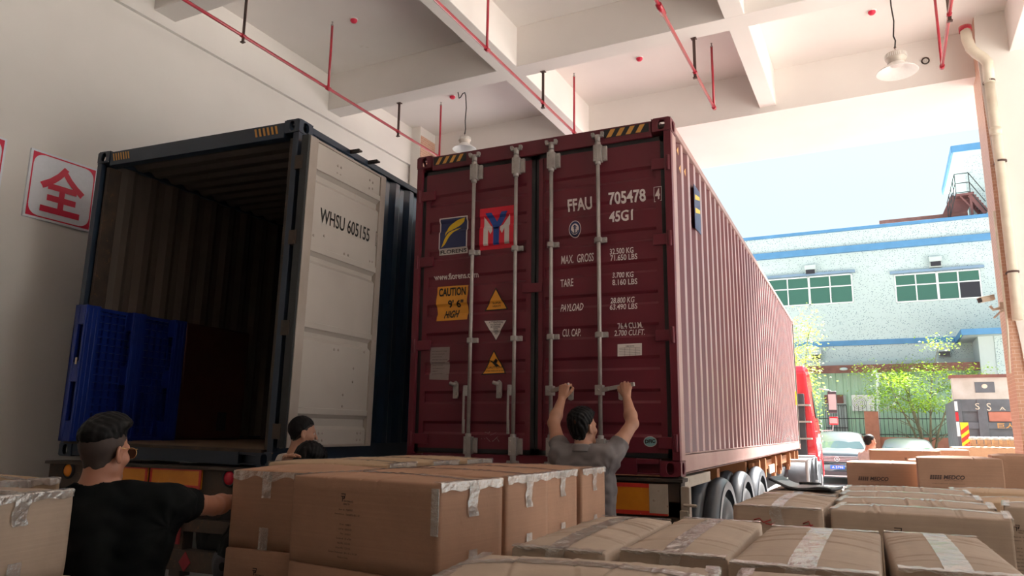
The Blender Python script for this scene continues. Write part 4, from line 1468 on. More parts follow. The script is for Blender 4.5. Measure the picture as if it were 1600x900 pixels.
tr = trailer('skeletal trailer carrying the maroon container, with black mudguards and a reflective rear board', (0, 0.02, 0), 0.0, B_Z, (1.95, 3.35, 4.75), M['chassis_orange'], M['chassis_pale'], 13.2)
# rear beam, reflective boards, lamp, side mudguards
rb = MB().box(0.0, CW, -0.02, 0.12, 1.00, B_Z - 0.012).box(0.0, CW + 0.02, -0.055, 0.14, B_Z - 0.040, B_Z - 0.012)
rb.box(0.05, 0.25, 0.0, 0.10, 0.80, 1.12).box(CW - 0.13, CW, -0.02, 0.10, 0.80, 1.12).box(0.05, CW - 0.05, 0.04, 0.08, 0.92, 1.14)
rb.build('rear_beam', M['rusty_dark'], tr, bevel=0.004)
bd = MB().box(0.98, 2.34, -0.045, -0.022, 1.015, 1.245)
bd.build('reflective_board', M['reflect_orange'], tr, bevel=0.004)
eg = MB()
for a, b, c, d in ((0.98, 2.34, 1.015, 1.045), (0.98, 2.34, 1.215, 1.245), (0.98, 1.01, 1.015, 1.245)):
    eg.box(a, b, -0.049, -0.043, c, d)
eg.build('reflective_edge', M['reflect_red'], tr)
MB().box(2.20, 2.345, -0.051, -0.045, 1.03, 1.245).build('scuffed_patch', M['chassis_pale'], tr, bevel=0.002)
bc = MB().box(CW - 0.02, CW + 0.06, -0.02, 0.05, 0.80, 1.23).box(CW - 0.01, CW + 0.05, -0.05, -0.02, 0.98, 1.06)
bc.tube([(CW + 0.02, -0.04, 1.10), (CW + 0.12, -0.06, 1.10)], 0.012, 8).tube([(CW + 0.05, -0.03, 1.04), (CW + 0.06, -0.04, 0.92), (CW + 0.02, -0.03, 0.86)], 0.014, 8)
bc.build('corner_bracket', M['chassis_pale'], tr, bevel=0.004)
for y in (1.95, 3.35, 4.75):
    fender_arch(tr, y, CW - 0.62, CW + 0.03, 0.56)
MB().box(CW - 1.4, CW - 0.1, 1.26, 1.30, 0.80, 0.86).build('mudguard_bar', M['gasket'], tr)
gear = MB()
for x in (0.55, CW - 0.70):
    gear.box(x, x + 0.14, 8.9, 9.04, 0.12, 1.0).box(x - 0.06, x + 0.2, 8.84, 9.10, 0.02, 0.10)
gear.build('landing_leg', M['chassis_orange'], tr)
st = MB()
for y in (4.9, 5.6, 7.0, 7.9, 9.6, 10.7, 11.6):
    st.box(CW - 0.22, CW - 0.02, y, y + 0.09, B_Z - 0.28, B_Z - 0.02).box(CW - 0.09, CW - 0.04, y - 0.05, y + 0.16, B_Z - 0.34, B_Z - 0.24)
st.box(CW - 0.14, CW - 0.08, 4.7, 11.9, B_Z - 0.20, B_Z - 0.06)
st.build('outrigger', M['chassis_orange'], tr, bevel=0.005)
MB().box(CW - 0.05, CW - 0.03, 6.2, 6.9, B_Z - 0.26, B_Z - 0.14).build('label', M['chassis_pale'], tr)
sp = MB()
m_ = Matrix.Translation((CW - 0.30, 9.2, 0.95)) @ Matrix.Rotation(PI / 2, 4, 'X')
sp.lathe([(0.0, -0.5), (0.15, -0.5), (0.18, -0.46), (0.18, 0.46), (0.15, 0.5), (0.0, 0.5)], 20, m_)
sp.build('air_tank', M['fender'], tr, fix=False)

tl = trailer('rusty trailer under the open dark container, with round lamps and yellow and red reflective boards', (LX, LY, 0), LYAW, B_Z, (2.2, 3.6, 5.0), M['rusty_dark'], M['rusty_dark'], 12.6)
rl = MB().box(-0.03, CW + 0.05, -0.05, 0.12, 1.09, B_Z - 0.01).box(-0.06, CW + 0.06, -0.08, 0.14, B_Z - 0.012, B_Z + 0.014)
rl.box(0.02, 0.30, -0.02, 0.08, 0.55, 1.10).box(1.50, 1.62, -0.03, 0.08, 0.45, 1.10).box(0.5, 2.2, -0.03, 0.05, 0.80, 0.90).box(0.0, CW, -0.04, 0.06, 0.50, 0.66)
rl.build('rear_beam', M['rusty_dark'], tl, bevel=0.005)
for x0, x1 in ((0.62, 1.20), (1.235, 1.795)):
    b = MB().box(x0, x1, -0.066, -0.045, 1.135, 1.305)
    bo = b.build('reflective_board', M['reflect_orange'], tl, bevel=0.003)
    e = MB()
    for a, b2, c, d in ((x0, x1, 1.135, 1.163), (x0, x1, 1.277, 1.305), (x0, x0 + .022, 1.135, 1.305), (x1 - .022, x1, 1.135, 1.305)):
        e.box(a, b2, -0.069, -0.063, c, d)
    e.build('reflective_edge', M['reflect_red'], bo)
for x, mt, lb in ((0.235, 'light_orange', 'round amber lamp'), (2.085, 'light_red', 'round red lamp')):
    m_ = Matrix.Translation((x, -0.05, 1.235)) @ Matrix.Rotation(PI / 2, 4, 'X')
    o = MB().lathe([(0.0, 0.03), (0.03, 0.028), (0.052, 0.018), (0.055, 0.0)], 24, m_).build('tail_light', M[mt], tl, fix=False)
    o['label'] = lb
    MB().lathe([(0.055, 0.0), (0.058, 0.022), (0.070, 0.018), (0.072, 0.0)], 24, m_).build('light_rim', M['gasket'], o, fix=False)
m_ = Matrix.Translation((2.03, -0.05, 1.02)) @ Matrix.Rotation(PI / 2, 4, 'X')
MB().lathe([(0.0, 0.02), (0.04, 0.015), (0.045, 0.0)], 20, m_).build('tail_light', M['chassis_orange'], tl, fix=False)
MB().box(1.552, 1.592, -0.045, -0.030, 0.86, 0.98).build('reflector_strip', M['lamp_body'], tl)
MB().box(1.552, 1.592, -0.045, -0.030, 0.70, 0.86).build('reflector_strip', M['sign_red_dull'], tl)
MB().box(1.25, 1.50, -0.034, -0.028, 0.955, 0.985).build('reflector_strip', M['hazard_yellow'], tl)
MB().prism([(1.70, 0.66), (2.35, 0.66), (2.35, 1.08), (1.98, 1.08)], 0.10, 0.12).build('mud_flap', M['gasket'], tl)
MB().box(0.2, 1.3, 0.3, 0.34, 0.66, 1.08).build('mud_flap', M['rusty_dark'], tl)
MB().prism([(1.68, 0.50), (1.74, 0.57), (1.68, 0.65), (1.62, 0.57)], -0.05, -0.042).build('reflector_strip', M['sign_red_dull'], tl)

# ------------------------------------------------------------------ red tractor in front of the maroon container
cab = thing('truck_tractor', 'red truck cab in front of the maroon container with mirror arms on its right side', 'truck', (0.22, 13.9, 0))
YF, YR_, XR = 2.55, 0.15, 2.50
prof_s = [(YR_, 0.95), (YR_, 3.15), (YR_ + 0.15, 3.32), (1.55, 3.38), (2.10, 3.05), (2.45, 2.15), (2.58, 1.55), (2.62, 0.60), (2.30, 0.50), (2.20, 0.95), (1.85, 1.18), (1.15, 1.18), (0.85, 0.95)]
body = MB().prism(prof_s, -0.02, XR, 'x')
body.v = [(XR / 2 + (p[0] - XR / 2) * (1 - 0.085 * max(0, p[2] - 1.3)), p[1], p[2]) for p in body.v]
body.build('cab_body', M['cab_red'], cab, bevel=0.05, bseg=3)
MB().add([(XR / 2 + XR / 2 * (1 - 0.085 * (z - 1.3)) + 0.006, y, z) for y, z in [(1.35, 2.05), (2.36, 2.05), (2.10, 2.75), (1.35, 2.75)]], [(0, 1, 2, 3)]).build('side_window', M['car_glass'], cab)
MB().add([(0.15, 2.47, 2.1), (2.33, 2.47, 2.1), (2.25, 2.12, 3.0), (0.25, 2.12, 3.0)], [(0, 1, 2, 3)]).build('windscreen', M['car_glass'], cab, fix=False)
wd = MB()
for k, z in enumerate((1.95, 1.82, 1.69, 1.56, 1.42)):
    wd.box(XR + 0.004, XR + 0.010, 1.95 + 0.05 * k, 2.35, z, z + 0.05)
wd.build('door_graphic', M['sticker_white'], cab)
MB().box(0.3, XR - 0.25, -0.10, 0.15, 0.95, 2.6).box(XR - 0.9, XR - 0.5, -0.3, -0.1, 0.9, 2.3).build('rear_equipment', M['cab_dark'], cab, bevel=0.01)
for z in (1.5, 1.9, 2.3):
    MB().box(XR - 0.55, XR - 0.12, -0.22, 0.14, z, z + 0.04).build('step_rail', M['galv'], cab)
mr = MB()
mr.tube([(XR, 2.25, 2.85), (XR + 0.28, 2.42, 2.80), (XR + 0.30, 2.42, 2.62)], 0.016, 8).tube([(XR, 2.35, 1.72), (XR + 0.27, 2.44, 1.74), (XR + 0.30, 2.42, 2.0)], 0.016, 8)
mo = mr.build('mirror_arm', M['chrome'], cab)
MB().box(XR + 0.20, XR + 0.42, 2.36, 2.48, 2.20, 2.78).build('mirror', M['cab_dark'], mo, bevel=0.02)
MB().box(XR + 0.215, XR + 0.405, 2.352, 2.362, 2.28, 2.70).build('mirror_glass', M['chrome'], mo)
MB().box(XR + 0.20, XR + 0.42, 2.36, 2.48, 1.88, 2.10).build('mirror', M['cab_red'], mo, bevel=0.02)
MB().box(XR + 0.215, XR + 0.405, 2.352, 2.362, 1.92, 2.06).build('mirror_glass', M['chrome'], mo)
a, b = MB(), MB()
wheel(a, b, 1.5, XR - 0.02, 0.512, 1)
o = a.build('tyre', M['tyre'], cab, fix=False)
b.build('wheel_hub', M['hub'], o, fix=False)
a, b = MB(), MB()
wheel(a, b, 1.5, 0.0, 0.512, -1)
o = a.build('tyre', M['tyre'], cab, fix=False)
b.build('wheel_hub', M['hub'], o, fix=False)
MB().box(0.75, 1.75, -4.2, 2.2, 0.58, 0.84).build('chassis', M['cab_dark'], cab)
for yy in (-1.9, -3.2):
    for s, xo in ((1, XR - 0.04), (-1, 0.02)):
        a, b = MB(), MB()
        wheel(a, b, yy, xo, 0.512, s)
        o = a.build('tyre', M['tyre'], cab, fix=False)
        b.build('wheel_hub', M['hub'], o, fix=False)
# white rear guard frame over the drive wheels
gd = MB()
for y in (-4.05, -1.05):
    gd.tube([(XR - 0.45, y, 1.12), (XR - 0.02, y, 1.12)], 0.03, 8)
def gfn(u, v):
    a = math.radians(10 + 160 * u)
    return Vector((XR - 0.40 + 0.42 * v, -1.9 - 0.62 * math.cos(a), 0.52 + 0.60 * math.sin(a)))
gd.tube([(XR - 0.02, -4.05, 0.6), (XR - 0.02, -4.05, 1.12), (XR - 0.02, -1.05, 1.12), (XR - 0.02, -1.05, 0.45)], 0.03, 8)
gd.build('guard_frame', M['white_paint'], cab, fix=False)
for dy in (0.0, -1.3):
    MB().sheet(lambda u, v: gfn(u, v) + Vector((0, dy, 0)), 16, 2).build('wheel_guard', M['fender'], cab, fix=False)
MB().box(XR - 0.55, XR + 0.02, -0.95, 0.0, 0.45, 1.0).build('fuel_tank', M['fender'], cab, bevel=0.06, bseg=3)
# ------------------------------------------------------------------ the house across the yard (building frame)
YH = 32.0
hs = thing('factory_building', 'pale speckled factory building with blue bands and two window rows across the yard', 'building', (0, 0, 0), (0, 0, B_YAW))
MB().box(-9, 24, YH, YH + 12, 4.7, 10.35).build('wall', M['house'], hs)
MB().box(-9, 24, YH - 0.05, YH + 12, 10.30, 11.15).build('parapet', M['house'], hs)
MB().box(-9, 24, YH + 0.6, YH + 12, 0, 4.8).build('ground_floor', M['house_plain'], hs)
for z0, z1, dy, x0, x1 in ((11.15, 11.30, 0.16, -9, 24), (10.10, 10.40, 0.22, -9, 24), (5.68, 5.92, 0.06, -9, 6.7)):
    MB().box(x0, x1, YH - dy, YH + 0.1, z0, z1).build('blue_band', M['blue_trim'], hs, bevel=0.01)
MB().box(-9, 24, YH - 0.10, YH + 0.1, 4.70, 4.95).build('ledge', M['house_plain'], hs)


def house_window(x0, x1, z0, z1, sill0, sill1, open_pane):
    fr = MB()
    w = 0.05
    y0, y1 = YH - 0.04, YH + 0.06
    zt = z0 + (z1 - z0) * 0.60
    fr.box(x0, x1, y0, y1, z1 - w, z1).box(x0, x1, y0, y1, z0, z0 + w).box(x0, x1, y0, y1, zt - w / 2, zt + w / 2)
    for k in range(5):
        xx = x0 + (x1 - x0 - w) * k / 4
        ww = w * (1.9 if k == 2 else 1.0)
        fr.box(xx, xx + ww, y0, y1, z0, z1)
    f = fr.build('window', M['win_frame'], hs)
    f['label'] = 'four-bay window with green panes'
    for k in range(4):
        for j, (za, zb) in enumerate(((z0, zt), (zt, z1))):
            a = x0 + (x1 - x0) * k / 4 + 0.03
            b = x0 + (x1 - x0) * (k + 1) / 4 - 0.01
            mt = M['dark_glass'] if (k == open_pane and j == 0) else M['green_glass']
            MB().box(a, b, YH - 0.012, YH + 0.0, za + 0.03, zb - 0.03).build('pane', mt, f)
    MB().box(sill0, sill1, YH - 0.22, YH + 0.05, z1 + 0.03, z1 + 0.14).build('window_hood', M['blue_grey_trim'], hs)


house_window(-1.05, 2.80, 7.70, 9.08, -1.2, 2.95, None)
house_window(4.56, 7.92, 7.57, 8.86, 4.40, 8.08, 3)
for x, z in ((1.02, 9.38), (6.25, 9.30), (1.02, 5.30), (6.25, 5.26)):
    v = MB().prism([(0.0, 0.26), (-0.34, 0.22), (-0.34, -0.02), (-0.20, -0.02), (-0.20, -0.24), (0.0, -0.24)], x - 0.25, x + 0.25, 'x', Matrix.Translation((0, YH, z)))
    vo = v.build('vent_hood', M['house_plain'], hs, bevel=0.015)
    MB().box(x - 0.20, x + 0.20, YH - 0.345, YH - 0.335, z - 0.22, z - 0.01).build('vent_opening', M['dark_glass'], vo)

# porch canopy at the right end
zc = 5.62
c0 = b_on_y(1487, 541, YH)
fy = YH - 3.2
MB().box(6.75, 14, fy, YH, zc, zc + 0.05).build('canopy_slab', M['house_plain'], hs)
MB().box(6.72, 14, fy - 0.04, fy + 0.05, zc - 0.02, zc + 0.22).box(6.70, 6.78, fy, YH, zc - 0.02, zc + 0.22).build('canopy_edge', M['blue_trim'], hs)
MB().box(7.35, 14, fy + 0.9, YH, 3.2, zc).build('porch_wall', M['house_plain'], hs)
MB().box(7.9, 14, fy + 0.86, fy + 0.9, 3.2, zc).build('porch_front', M['house'], hs)

# penthouse with its stair on the roof
yp_ = YH + 2.0
def pb(px, py, y=None):
    return b_on_y(px, py, yp_ if y is None else y)
a = pb(1507, 262)
e = pb(1488, 238, yp_ - 0.9)
MB().box(a.x, a.x + 6, yp_, yp_ + 5, 11.1, e.z).build('roof_house_wall', M['house'], hs)
MB().box(a.x - 0.01, a.x, yp_, yp_ + 5, 11.1, e.z).build('roof_house_side', M['house_plain'], hs)
MB().box(e.x, a.x + 6, yp_ - 0.9, yp_ + 6, e.z, e.z + 0.10).build('roof_house_slab', M['house_plain'], hs)
MB().box(e.x - 0.03, a.x + 6, yp_ - 0.95, yp_ - 0.88, e.z - 0.02, e.z + 0.30).box(e.x - 0.05, e.x + 0.03, yp_ - 0.9, yp_ + 6, e.z - 0.02, e.z + 0.30).build('roof_house_edge', M['blue_trim'], hs)
# landing, railings and flights
l0, l1 = pb(1494, 303, yp_ - 1.2), pb(1516, 301, yp_ - 1.2)
zl = l0.z
st = MB().box(l0.x, l1.x + 0.1, yp_ - 1.2, yp_, zl - 0.10, zl)
ex = pb(1542, 331, yp_ - 1.2)
st.beam((l1.x, yp_ - 1.1, zl - 0.08), (ex.x, yp_ - 1.1, ex.z), 0.06, 0.26).beam((l1.x, yp_ - 0.3, zl - 0.08), (ex.x, yp_ - 0.3, ex.z), 0.06, 0.26)
n_ = 7
for k in range(n_):
    u = (k + 0.5) / n_
    st.box(l1.x + (ex.x - l1.x) * u - 0.12, l1.x + (ex.x - l1.x) * u + 0.12, yp_ - 1.1, yp_ - 0.3, zl + (ex.z - zl) * u + 0.08, zl + (ex.z - zl) * u + 0.12)
lo = pb(1483, 328, yp_ - 1.2)
st.beam((l0.x + 0.25, yp_ - 0.6, zl - 0.05), (lo.x, yp_ - 0.6, 11.3), 0.9, 0.10, up=(0, 1, 0))
st.beam((l1.x, yp_ - 1.1, zl - 0.1), (l1.x, yp_ - 1.1, 11.2), 0.10)
st.beam((l1.x, yp_ - 1.1, zl - 0.7), (l1.x - 0.4, yp_ - 1.1, zl - 0.1), 0.06)
st.build('roof_stair', M['brown_stair'], hs)
rl = MB()
for z in (0.05, 0.5, 0.95):
    rl.tube([(l0.x, yp_ - 1.18, zl + z), (l1.x, yp_ - 1.18, zl + z)], 0.02, 6)
    rl.tube([(l1.x, yp_ - 1.18, zl + z), (ex.x, yp_ - 1.18, ex.z + z)], 0.02, 6)
    rl.tube([(l0.x, yp_ - 1.18, zl + z), (lo.x - 0.05, yp_ - 1.18, 11.3 + z)], 0.02, 6)
for u in (0, 0.25, 0.5, 0.75, 1.0):
    x, z = l0.x + (lo.x - 0.05 - l0.x) * u, zl + (11.3 - zl) * u
    rl.tube([(x, yp_ - 1.18, z), (x, yp_ - 1.18, z + 0.95)], 0.018, 6)
for x in (l0.x, l1.x):
    rl.tube([(x, yp_ - 1.18, zl), (x, yp_ - 1.18, zl + 0.95)], 0.02, 6)
rl.build('railing', M['iron'], hs)
MB().box(4.15, 7.8, YH + 0.9, YH + 1.1, 11.2, 11.75).build('rusty_parapet', M['rust_roof'], hs)

# ------------------------------------------------------------------ green metal shed with the rusty eave
YS = 31.0
sh_ = thing('metal_shed', 'green corrugated metal shed under a rusty eave below the factory windows', 'shed', (0, 0, 0), (0, 0, B_YAW))
w_ = MB()
corrugation(w_, lambda s, d, h: Vector((0.2 + s, YS + d, h)), 9.5, pitch=0.30, depth=0.03, flat=0.12, h0=0.0, h1=4.5)
w_.build('wall', M['green_metal'], sh_, fix=False)
MB().box(0.60, 9.6, YS - 1.0, YS + 1.0, 4.36, 4.42).box(0.60, 9.6, YS - 1.03, YS - 0.97, 4.28, 4.62).build('eave', M['rust_roof'], sh_, bevel=0.01)
MB().box(0.60, 9.6, YS - 0.95, YS + 1.0, 4.43, 4.60).build('roof', M['brown_stair'], sh_)
MB().ellipsoid((2.25, YS - 1.06, 4.45), (0.17, 0.06, 0.07)).build('lamp', M['house_plain'], sh_)
g0 = b_on_y(1288, 618, YS - 0.1)
g1 = b_on_y(1325, 672, YS - 0.1)
MB().box(g0.x, g1.x, YS - 0.06, YS - 0.02, 0.2, g0.z).build('door', M['house_plain'], sh_)
MB().box(g0.x, g1.x - 0.1, YS - 0.12, YS - 0.04, g0.z - 0.35, g0.z + 0.02).build('shutter_box', M['rust_roof'], sh_)
gb = MB()
for k in range(9):
    x = g0.x + (g1.x - g0.x) * k / 8
    gb.box(x - 0.012, x + 0.012, YS - 0.14, YS - 0.12, 0.3, g0.z - 0.45)
for z in (0.5, 1.9, g0.z - 0.45):
    gb.box(g0.x, g1.x, YS - 0.15, YS - 0.11, z, z + 0.04)
gb.build('door_grille', M['iron'], sh_)

# air conditioner on the shed wall
a0, a1 = b_on_y(1330, 617, YS - 0.4), b_on_y(1368, 642, YS - 0.4)
t = thing('air_conditioner', 'white outdoor air conditioner unit on the green shed wall behind the tree', 'air conditioner', BW(((a0.x + a1.x) / 2, YS - 0.2, a1.z)), (0, 0, B_YAW))
wd_, hg = a1.x - a0.x, a0.z - a1.z
MB().box(-wd_ / 2, wd_ / 2, -0.2, 0.15, 0, hg).build('casing', M['ac_white'], t, bevel=0.015)
gr = MB()
for r in (0.06, 0.13, 0.20, 0.27):
    gr.lathe([(r, 0.0), (r + 0.012, 0.0), (r + 0.012, 0.01), (r, 0.01)], 24, Matrix.Translation((-wd_ * 0.17, -0.2, hg / 2)) @ Matrix.Rotation(PI / 2, 4, 'X'))
gr.build('fan_grille', M['iron'], t)
# downpipe with hose
t = thing('downpipe', 'white downpipe with an elbow in front of the green shed', 'pipe', (0, 0, 0), (0, 0, B_YAW))
q = [b_on_y(*p, YS - 1.1) for p in ((1364, 583), (1369, 579), (1371, 590), (1372, 620), (1373, 660), (1374, 700))]
MB().tube(q, 0.07, 12).build('pipe', M['win_frame'], t)
o = MB().tube([b_on_y(*p, YS - 1.2) for p in ((1407, 602), (1405, 615), (1398, 630), (1387, 638), (1379, 640))], 0.04, 10).build('hose', M['win_frame'])
o.rotation_euler = (0, 0, B_YAW)
tag(o, 'curved white hose beside the downpipe behind the tree', 'hose')

# fence on a low wall
YF_ = 29.2
fz0, fz1 = b_on_y(1400, 683, YF_).z, b_on_y(1400, 655, YF_).z
t = thing('iron_fence', 'black iron bar fence on a low pink wall in front of the green shed', 'fence', (0, 0, 0), (0, 0, B_YAW))
f = MB()
x = 1.2
while x < 8.6:
    f.box(x - 0.009, x + 0.009, YF_ - 0.01, YF_ + 0.01, fz0, fz1 + 0.55)
    x += 0.155
f.build('bars', M['iron'], t)
f = MB()
for z in (fz0 + 0.08, fz1):
    f.box(1.1, 8.7, YF_ - 0.02, YF_ + 0.02, z, z + 0.04)
f.build('rails', M['iron'], t)
MB().box(1.1, 8.7, YF_ - 0.1, YF_ + 0.1, 0, fz0).build('base_wall', M['brick_red'], t)
b0, b1 = b_on_y(1350, 643, YF_), b_on_y(1372, 643, YF_)
MB().box(b0.x, b1.x, YF_ - 0.25, YF_ + 0.2, 0, b0.z).build('post', M['brick_red'], t, bevel=0.01)


# ------------------------------------------------------------------ trees
def tree(name, label, base, height, spread, leaf, n_leaf, seed, crown_lo=0.45, trunks=5, leaf_s=0.10, flat=0.6, side=(0, 0)):
    rnd = random.Random(seed)
    t = thing(name, label, 'tree', base, (0, 0, 0))
    wood = MB()
    tips = []
    for k in range(trunks):
        az = 2 * PI * k / trunks + rnd.uniform(-0.4, 0.4)
        sp = spread * rnd.uniform(0.35, 0.8)
        top = Vector((math.cos(az) * sp + side[0], math.sin(az) * sp + side[1], height * rnd.uniform(0.72, 0.95)))
        mid = Vector((math.cos(az) * sp * 0.35, math.sin(az) * sp * 0.35, height * 0.4))
        pts = [Vector((0, 0, 0)), mid * 0.5 + Vector((0, 0, 0.05)), mid, (mid + top) / 2 + Vector((rnd.uniform(-.1, .1), rnd.uniform(-.1, .1), 0.1)), top]
        wood.tube(pts, [0.06, 0.05, 0.038, 0.025, 0.010], 7)
        tips.append(top)
        for j in range(6):
            u = rnd.uniform(0.35, 1.0)
            i = min(3, int(u * 4))
            p = pts[i].lerp(pts[i + 1], u * 4 - i)
            a2 = az + rnd.uniform(-1.5, 1.5)
            q = p + Vector((math.cos(a2), math.sin(a2), rnd.uniform(0.1, 0.9))) * spread * rnd.uniform(0.3, 0.6)
            wood.tube([p, (p + q) / 2 + Vector((0, 0, 0.05)), q], [0.018, 0.012, 0.006], 5)
            tips.append(q)
    wood.build('trunk', M['bark'], t)
    lf = MB()
    vs, fs = [], []
    for _ in range(n_leaf):
        c = rnd.choice(tips)
        r = spread * 0.30
        p = Vector((rnd.gauss(0, r * 0.6), rnd.gauss(0, r * 0.6), rnd.gauss(0, r * flat * 0.6))) + c
        if p.z < height * crown_lo * 0.6:
            continue
        d = Vector((rnd.uniform(-1, 1), rnd.uniform(-1, 1), rnd.uniform(-0.5, 0.3))).normalized()
        s = d.cross(Vector((rnd.uniform(-.5, .5), rnd.uniform(-.5, .5), 1))).normalized()
        l = leaf_s * rnd.uniform(0.6, 1.3)
        n = len(vs)
        vs += [p, p + d * l * 0.5 + s * l * 0.28, p + d * l, p + d * l * 0.5 - s * l * 0.28]
        fs.append((n, n + 1, n + 2, n + 3))
    lf.add(vs, fs)
    lf.build('foliage', leaf, t, fix=False)
    return t


tb = b_on_y(1450, 700, 26.7)
tree('broadleaf_tree', 'bright green spreading tree with thin stems in front of the green shed', BW((tb.x, 26.7, 0.0)), 4.4, 1.9, M['leaf'], 9500, 3, 0.95, 7, 0.105, flat=0.45)
tb = b_on_y(1245, 640, 24.0)
tree('broadleaf_tree', 'yellow green tree showing behind the end of the maroon container', BW((tb.x - 0.35, 24.0, 0.0)), 6.0, 1.35, M['leaf_yellow'], 5200, 5, 0.3, 5, 0.11, flat=1.6)
tb = b_on_y(1520, 700, 12.0)
tree('shrub', 'small green shrub beside the striped post by the dump truck', BW((tb.x, 12.0, 0.0)), 1.55, 0.28, M['leaf'], 350, 8, 0.2, 5, 0.09)
MB_ = None


# ------------------------------------------------------------------ cars
def car(name, label, loc, yaw, W, H, L, paint_m, hood_z, front_detail=True):
    t = thing(name, label, 'car', loc, (0, 0, yaw))
    # outline from the side: (y along, z up); front at y = 0
    st = [(0.00, 0.35), (0.02, 0.62), (0.10, hood_z - 0.12), (0.22, hood_z - 0.03), (1.05, hood_z + 0.06), (1.15, hood_z + 0.08), (1.85, H - 0.06), (2.3, H), (3.3, H - 0.02),
          (4.0, H - 0.15), (L - 0.25, hood_z + 0.10), (L - 0.02, hood_z - 0.1), (L, 0.6), (L - 0.05, 0.35)]
    n = 13
    vs, fs = [], []
    def width(z):
        if z <= hood_z:
            return W / 2 * (0.94 + 0.06 * min(1, max(0, (z - 0.3) / 0.3)))
        return W / 2 * (1.0 - 0.26 * (z - hood_z) / (H - hood_z))
    secs = [0.0, 0.03, 0.10, 0.22, 0.45, 0.75, 1.05, 1.25, 1.5, 1.85, 2.3, 2.8, 3.3, 3.7, 4.0, L - 0.25, L - 0.05, L]
    def topz(y):
        for i in range(len(st) - 1):
            (a, z0), (b, z1) = st[i], st[i + 1]
            if a <= y <= b and b > a:
                return z0 + (z1 - z0) * (y - a) / (b - a)
        return 0.6
    for y in secs:
        zt = max(topz(y), 0.62)
        nose = 1.0 - 0.16 * max(0, (0.22 - y) / 0.22) ** 2 - 0.10 * max(0, (y - L + 0.25) / 0.25) ** 2
        zz = [0.22, 0.30, 0.5, 0.7, min(hood_z, zt) - 0.05, min(hood_z, zt)]
        ring = []
        for z in zz:
            ring.append((width(z) * nose, z))
        if zt > hood_z:
            for u in (0.5, 0.92):
                z = hood_z + (zt - hood_z) * u
                ring.append((width(z) * nose, z))
            ring.append((width(zt) * nose * 0.86, zt))
        else:
            ring += [(width(zt) * nose * 0.98, zt + 0.005), (width(zt) * nose * 0.92, zt + 0.015), (width(zt) * nose * 0.80, zt + 0.025)]
        ring.append((width(zt) * nose * 0.4, zt + 0.04))
        full = [(x, z) for x, z in ring] + [(-x, z) for x, z in ring[::-1]]
        m = len(full)
        vs += [Vector((x, y, z)) for x, z in full]
    k = len(secs)
    for i in range(k - 1):
        for j in range(m):
            j2 = (j + 1) % m
            fs.append((i * m + j, i * m + j2, (i + 1) * m + j2, (i + 1) * m + j))
    fs.append(tuple(range(m)))
    fs.append(tuple(range((k - 1) * m, k * m))[::-1])
    MB().add(vs, fs, True).build('car_body', paint_m, t)
    w1, w2 = width(hood_z + 0.12), width(H - 0.1) * 0.93
    MB().sheet(lambda u, v: Vector(((u - 0.5) * 2 * (w1 * 0.94 * (1 - v) + w2 * 0.90 * v), 1.13 + 0.72 * v - 0.06 * (1 - (2 * u - 1) ** 2), hood_z + 0.09 + (H - 0.12 - hood_z - 0.09) * v + 0.02)), 8, 4).build('windscreen', M['car_glass'], t, fix=False)
    for s in (-1, 1):
        MB().add([(s * (width(hood_z + 0.1) + 0.006), 1.45, hood_z + 0.08), (s * (width(hood_z + 0.1) + 0.006), 3.6, hood_z + 0.08), (s * (width(H - 0.12) + 0.006), 3.3, H - 0.12), (s * (width(H - 0.12) + 0.006), 2.0, H - 0.12)], [(0, 1, 2, 3)]).build('side_window', M['car_glass'], t, fix=False)
        mo = MB().ellipsoid((s * (W / 2 + 0.10), 1.35, hood_z + 0.12), (0.11, 0.06, 0.08)).build('mirror', paint_m, t)
        for y in (0.85, L - 0.95):
            a, b = MB(), MB()
            wheel(a, b, y, s * (W / 2 + 0.005), 0.34, s, r=0.34, w=0.22)
            o = a.build('tyre', M['tyre'], t, fix=False)
    if front_detail:
        MB().box(-W * 0.36, W * 0.36, -0.012, 0.10, 0.72, 0.92).build('grille', M['cab_dark'], t, bevel=0.03, bseg=3)
        g = MB()
        for z in (0.755, 0.805, 0.855, 0.90):
            g.box(-W * 0.35, W * 0.35, -0.03, -0.008, z, z + 0.018)
        g.build('grille_bar', M['chrome'], t)
        m_ = Matrix.Translation((0, -0.035, 0.825)) @ Matrix.Rotation(PI / 2, 4, 'X')
        MB().lathe([(0.06, 0.0), (0.085, 0.0), (0.085, 0.015), (0.06, 0.015)], 20, m_).lathe([(0, 0.004), (0.035, 0.004), (0.03, 0.012), (0, 0.012)], 8, m_).build('badge', M['chrome'], t)
        MB().box(-0.22, 0.22, -0.035, -0.01, 0.50, 0.62).build('number_plate', M['plate_blue'], t)
        tx = MB()
        text_on(tx, 'A 5798', -0.17, 0.17, 0.525, 0.595, lambda a, b: Vector((a, -0.037, b)))
        tx.build('lettering', M['white_ink'], t, fix=False)
        MB().box(-W * 0.42, W * 0.42, -0.02, 0.08, 0.30, 0.44).build('bumper_intake', M['cab_dark'], t, bevel=0.02)
        MB().box(-W * 0.42, W * 0.42, -0.03, 0.05, 0.26, 0.30).build('bumper_trim', M['chrome'], t)
        for s in (-1, 1):
            MB().prism([(s * W * 0.30, 0.92), (s * W * 0.46, 0.98), (s * W * 0.47, 0.86), (s * W * 0.37, 0.82)], -0.004, 0.16, 'y').build('headlight', M['car_glass'], t)
    return t


car('car', 'silver car with a chrome slatted grille and blue number plate parked facing the hall', BW((2.22, 21.8, 0.0)), B_YAW, 1.86, 1.70, 4.6, M['car_silver'], 1.05)
car('car', 'low car of which only the bright roof shows behind the far cartons', BW((4.35, 21.6, 0.0)), B_YAW, 1.75, 1.50, 4.5, M['car_silver'], 0.95, True)

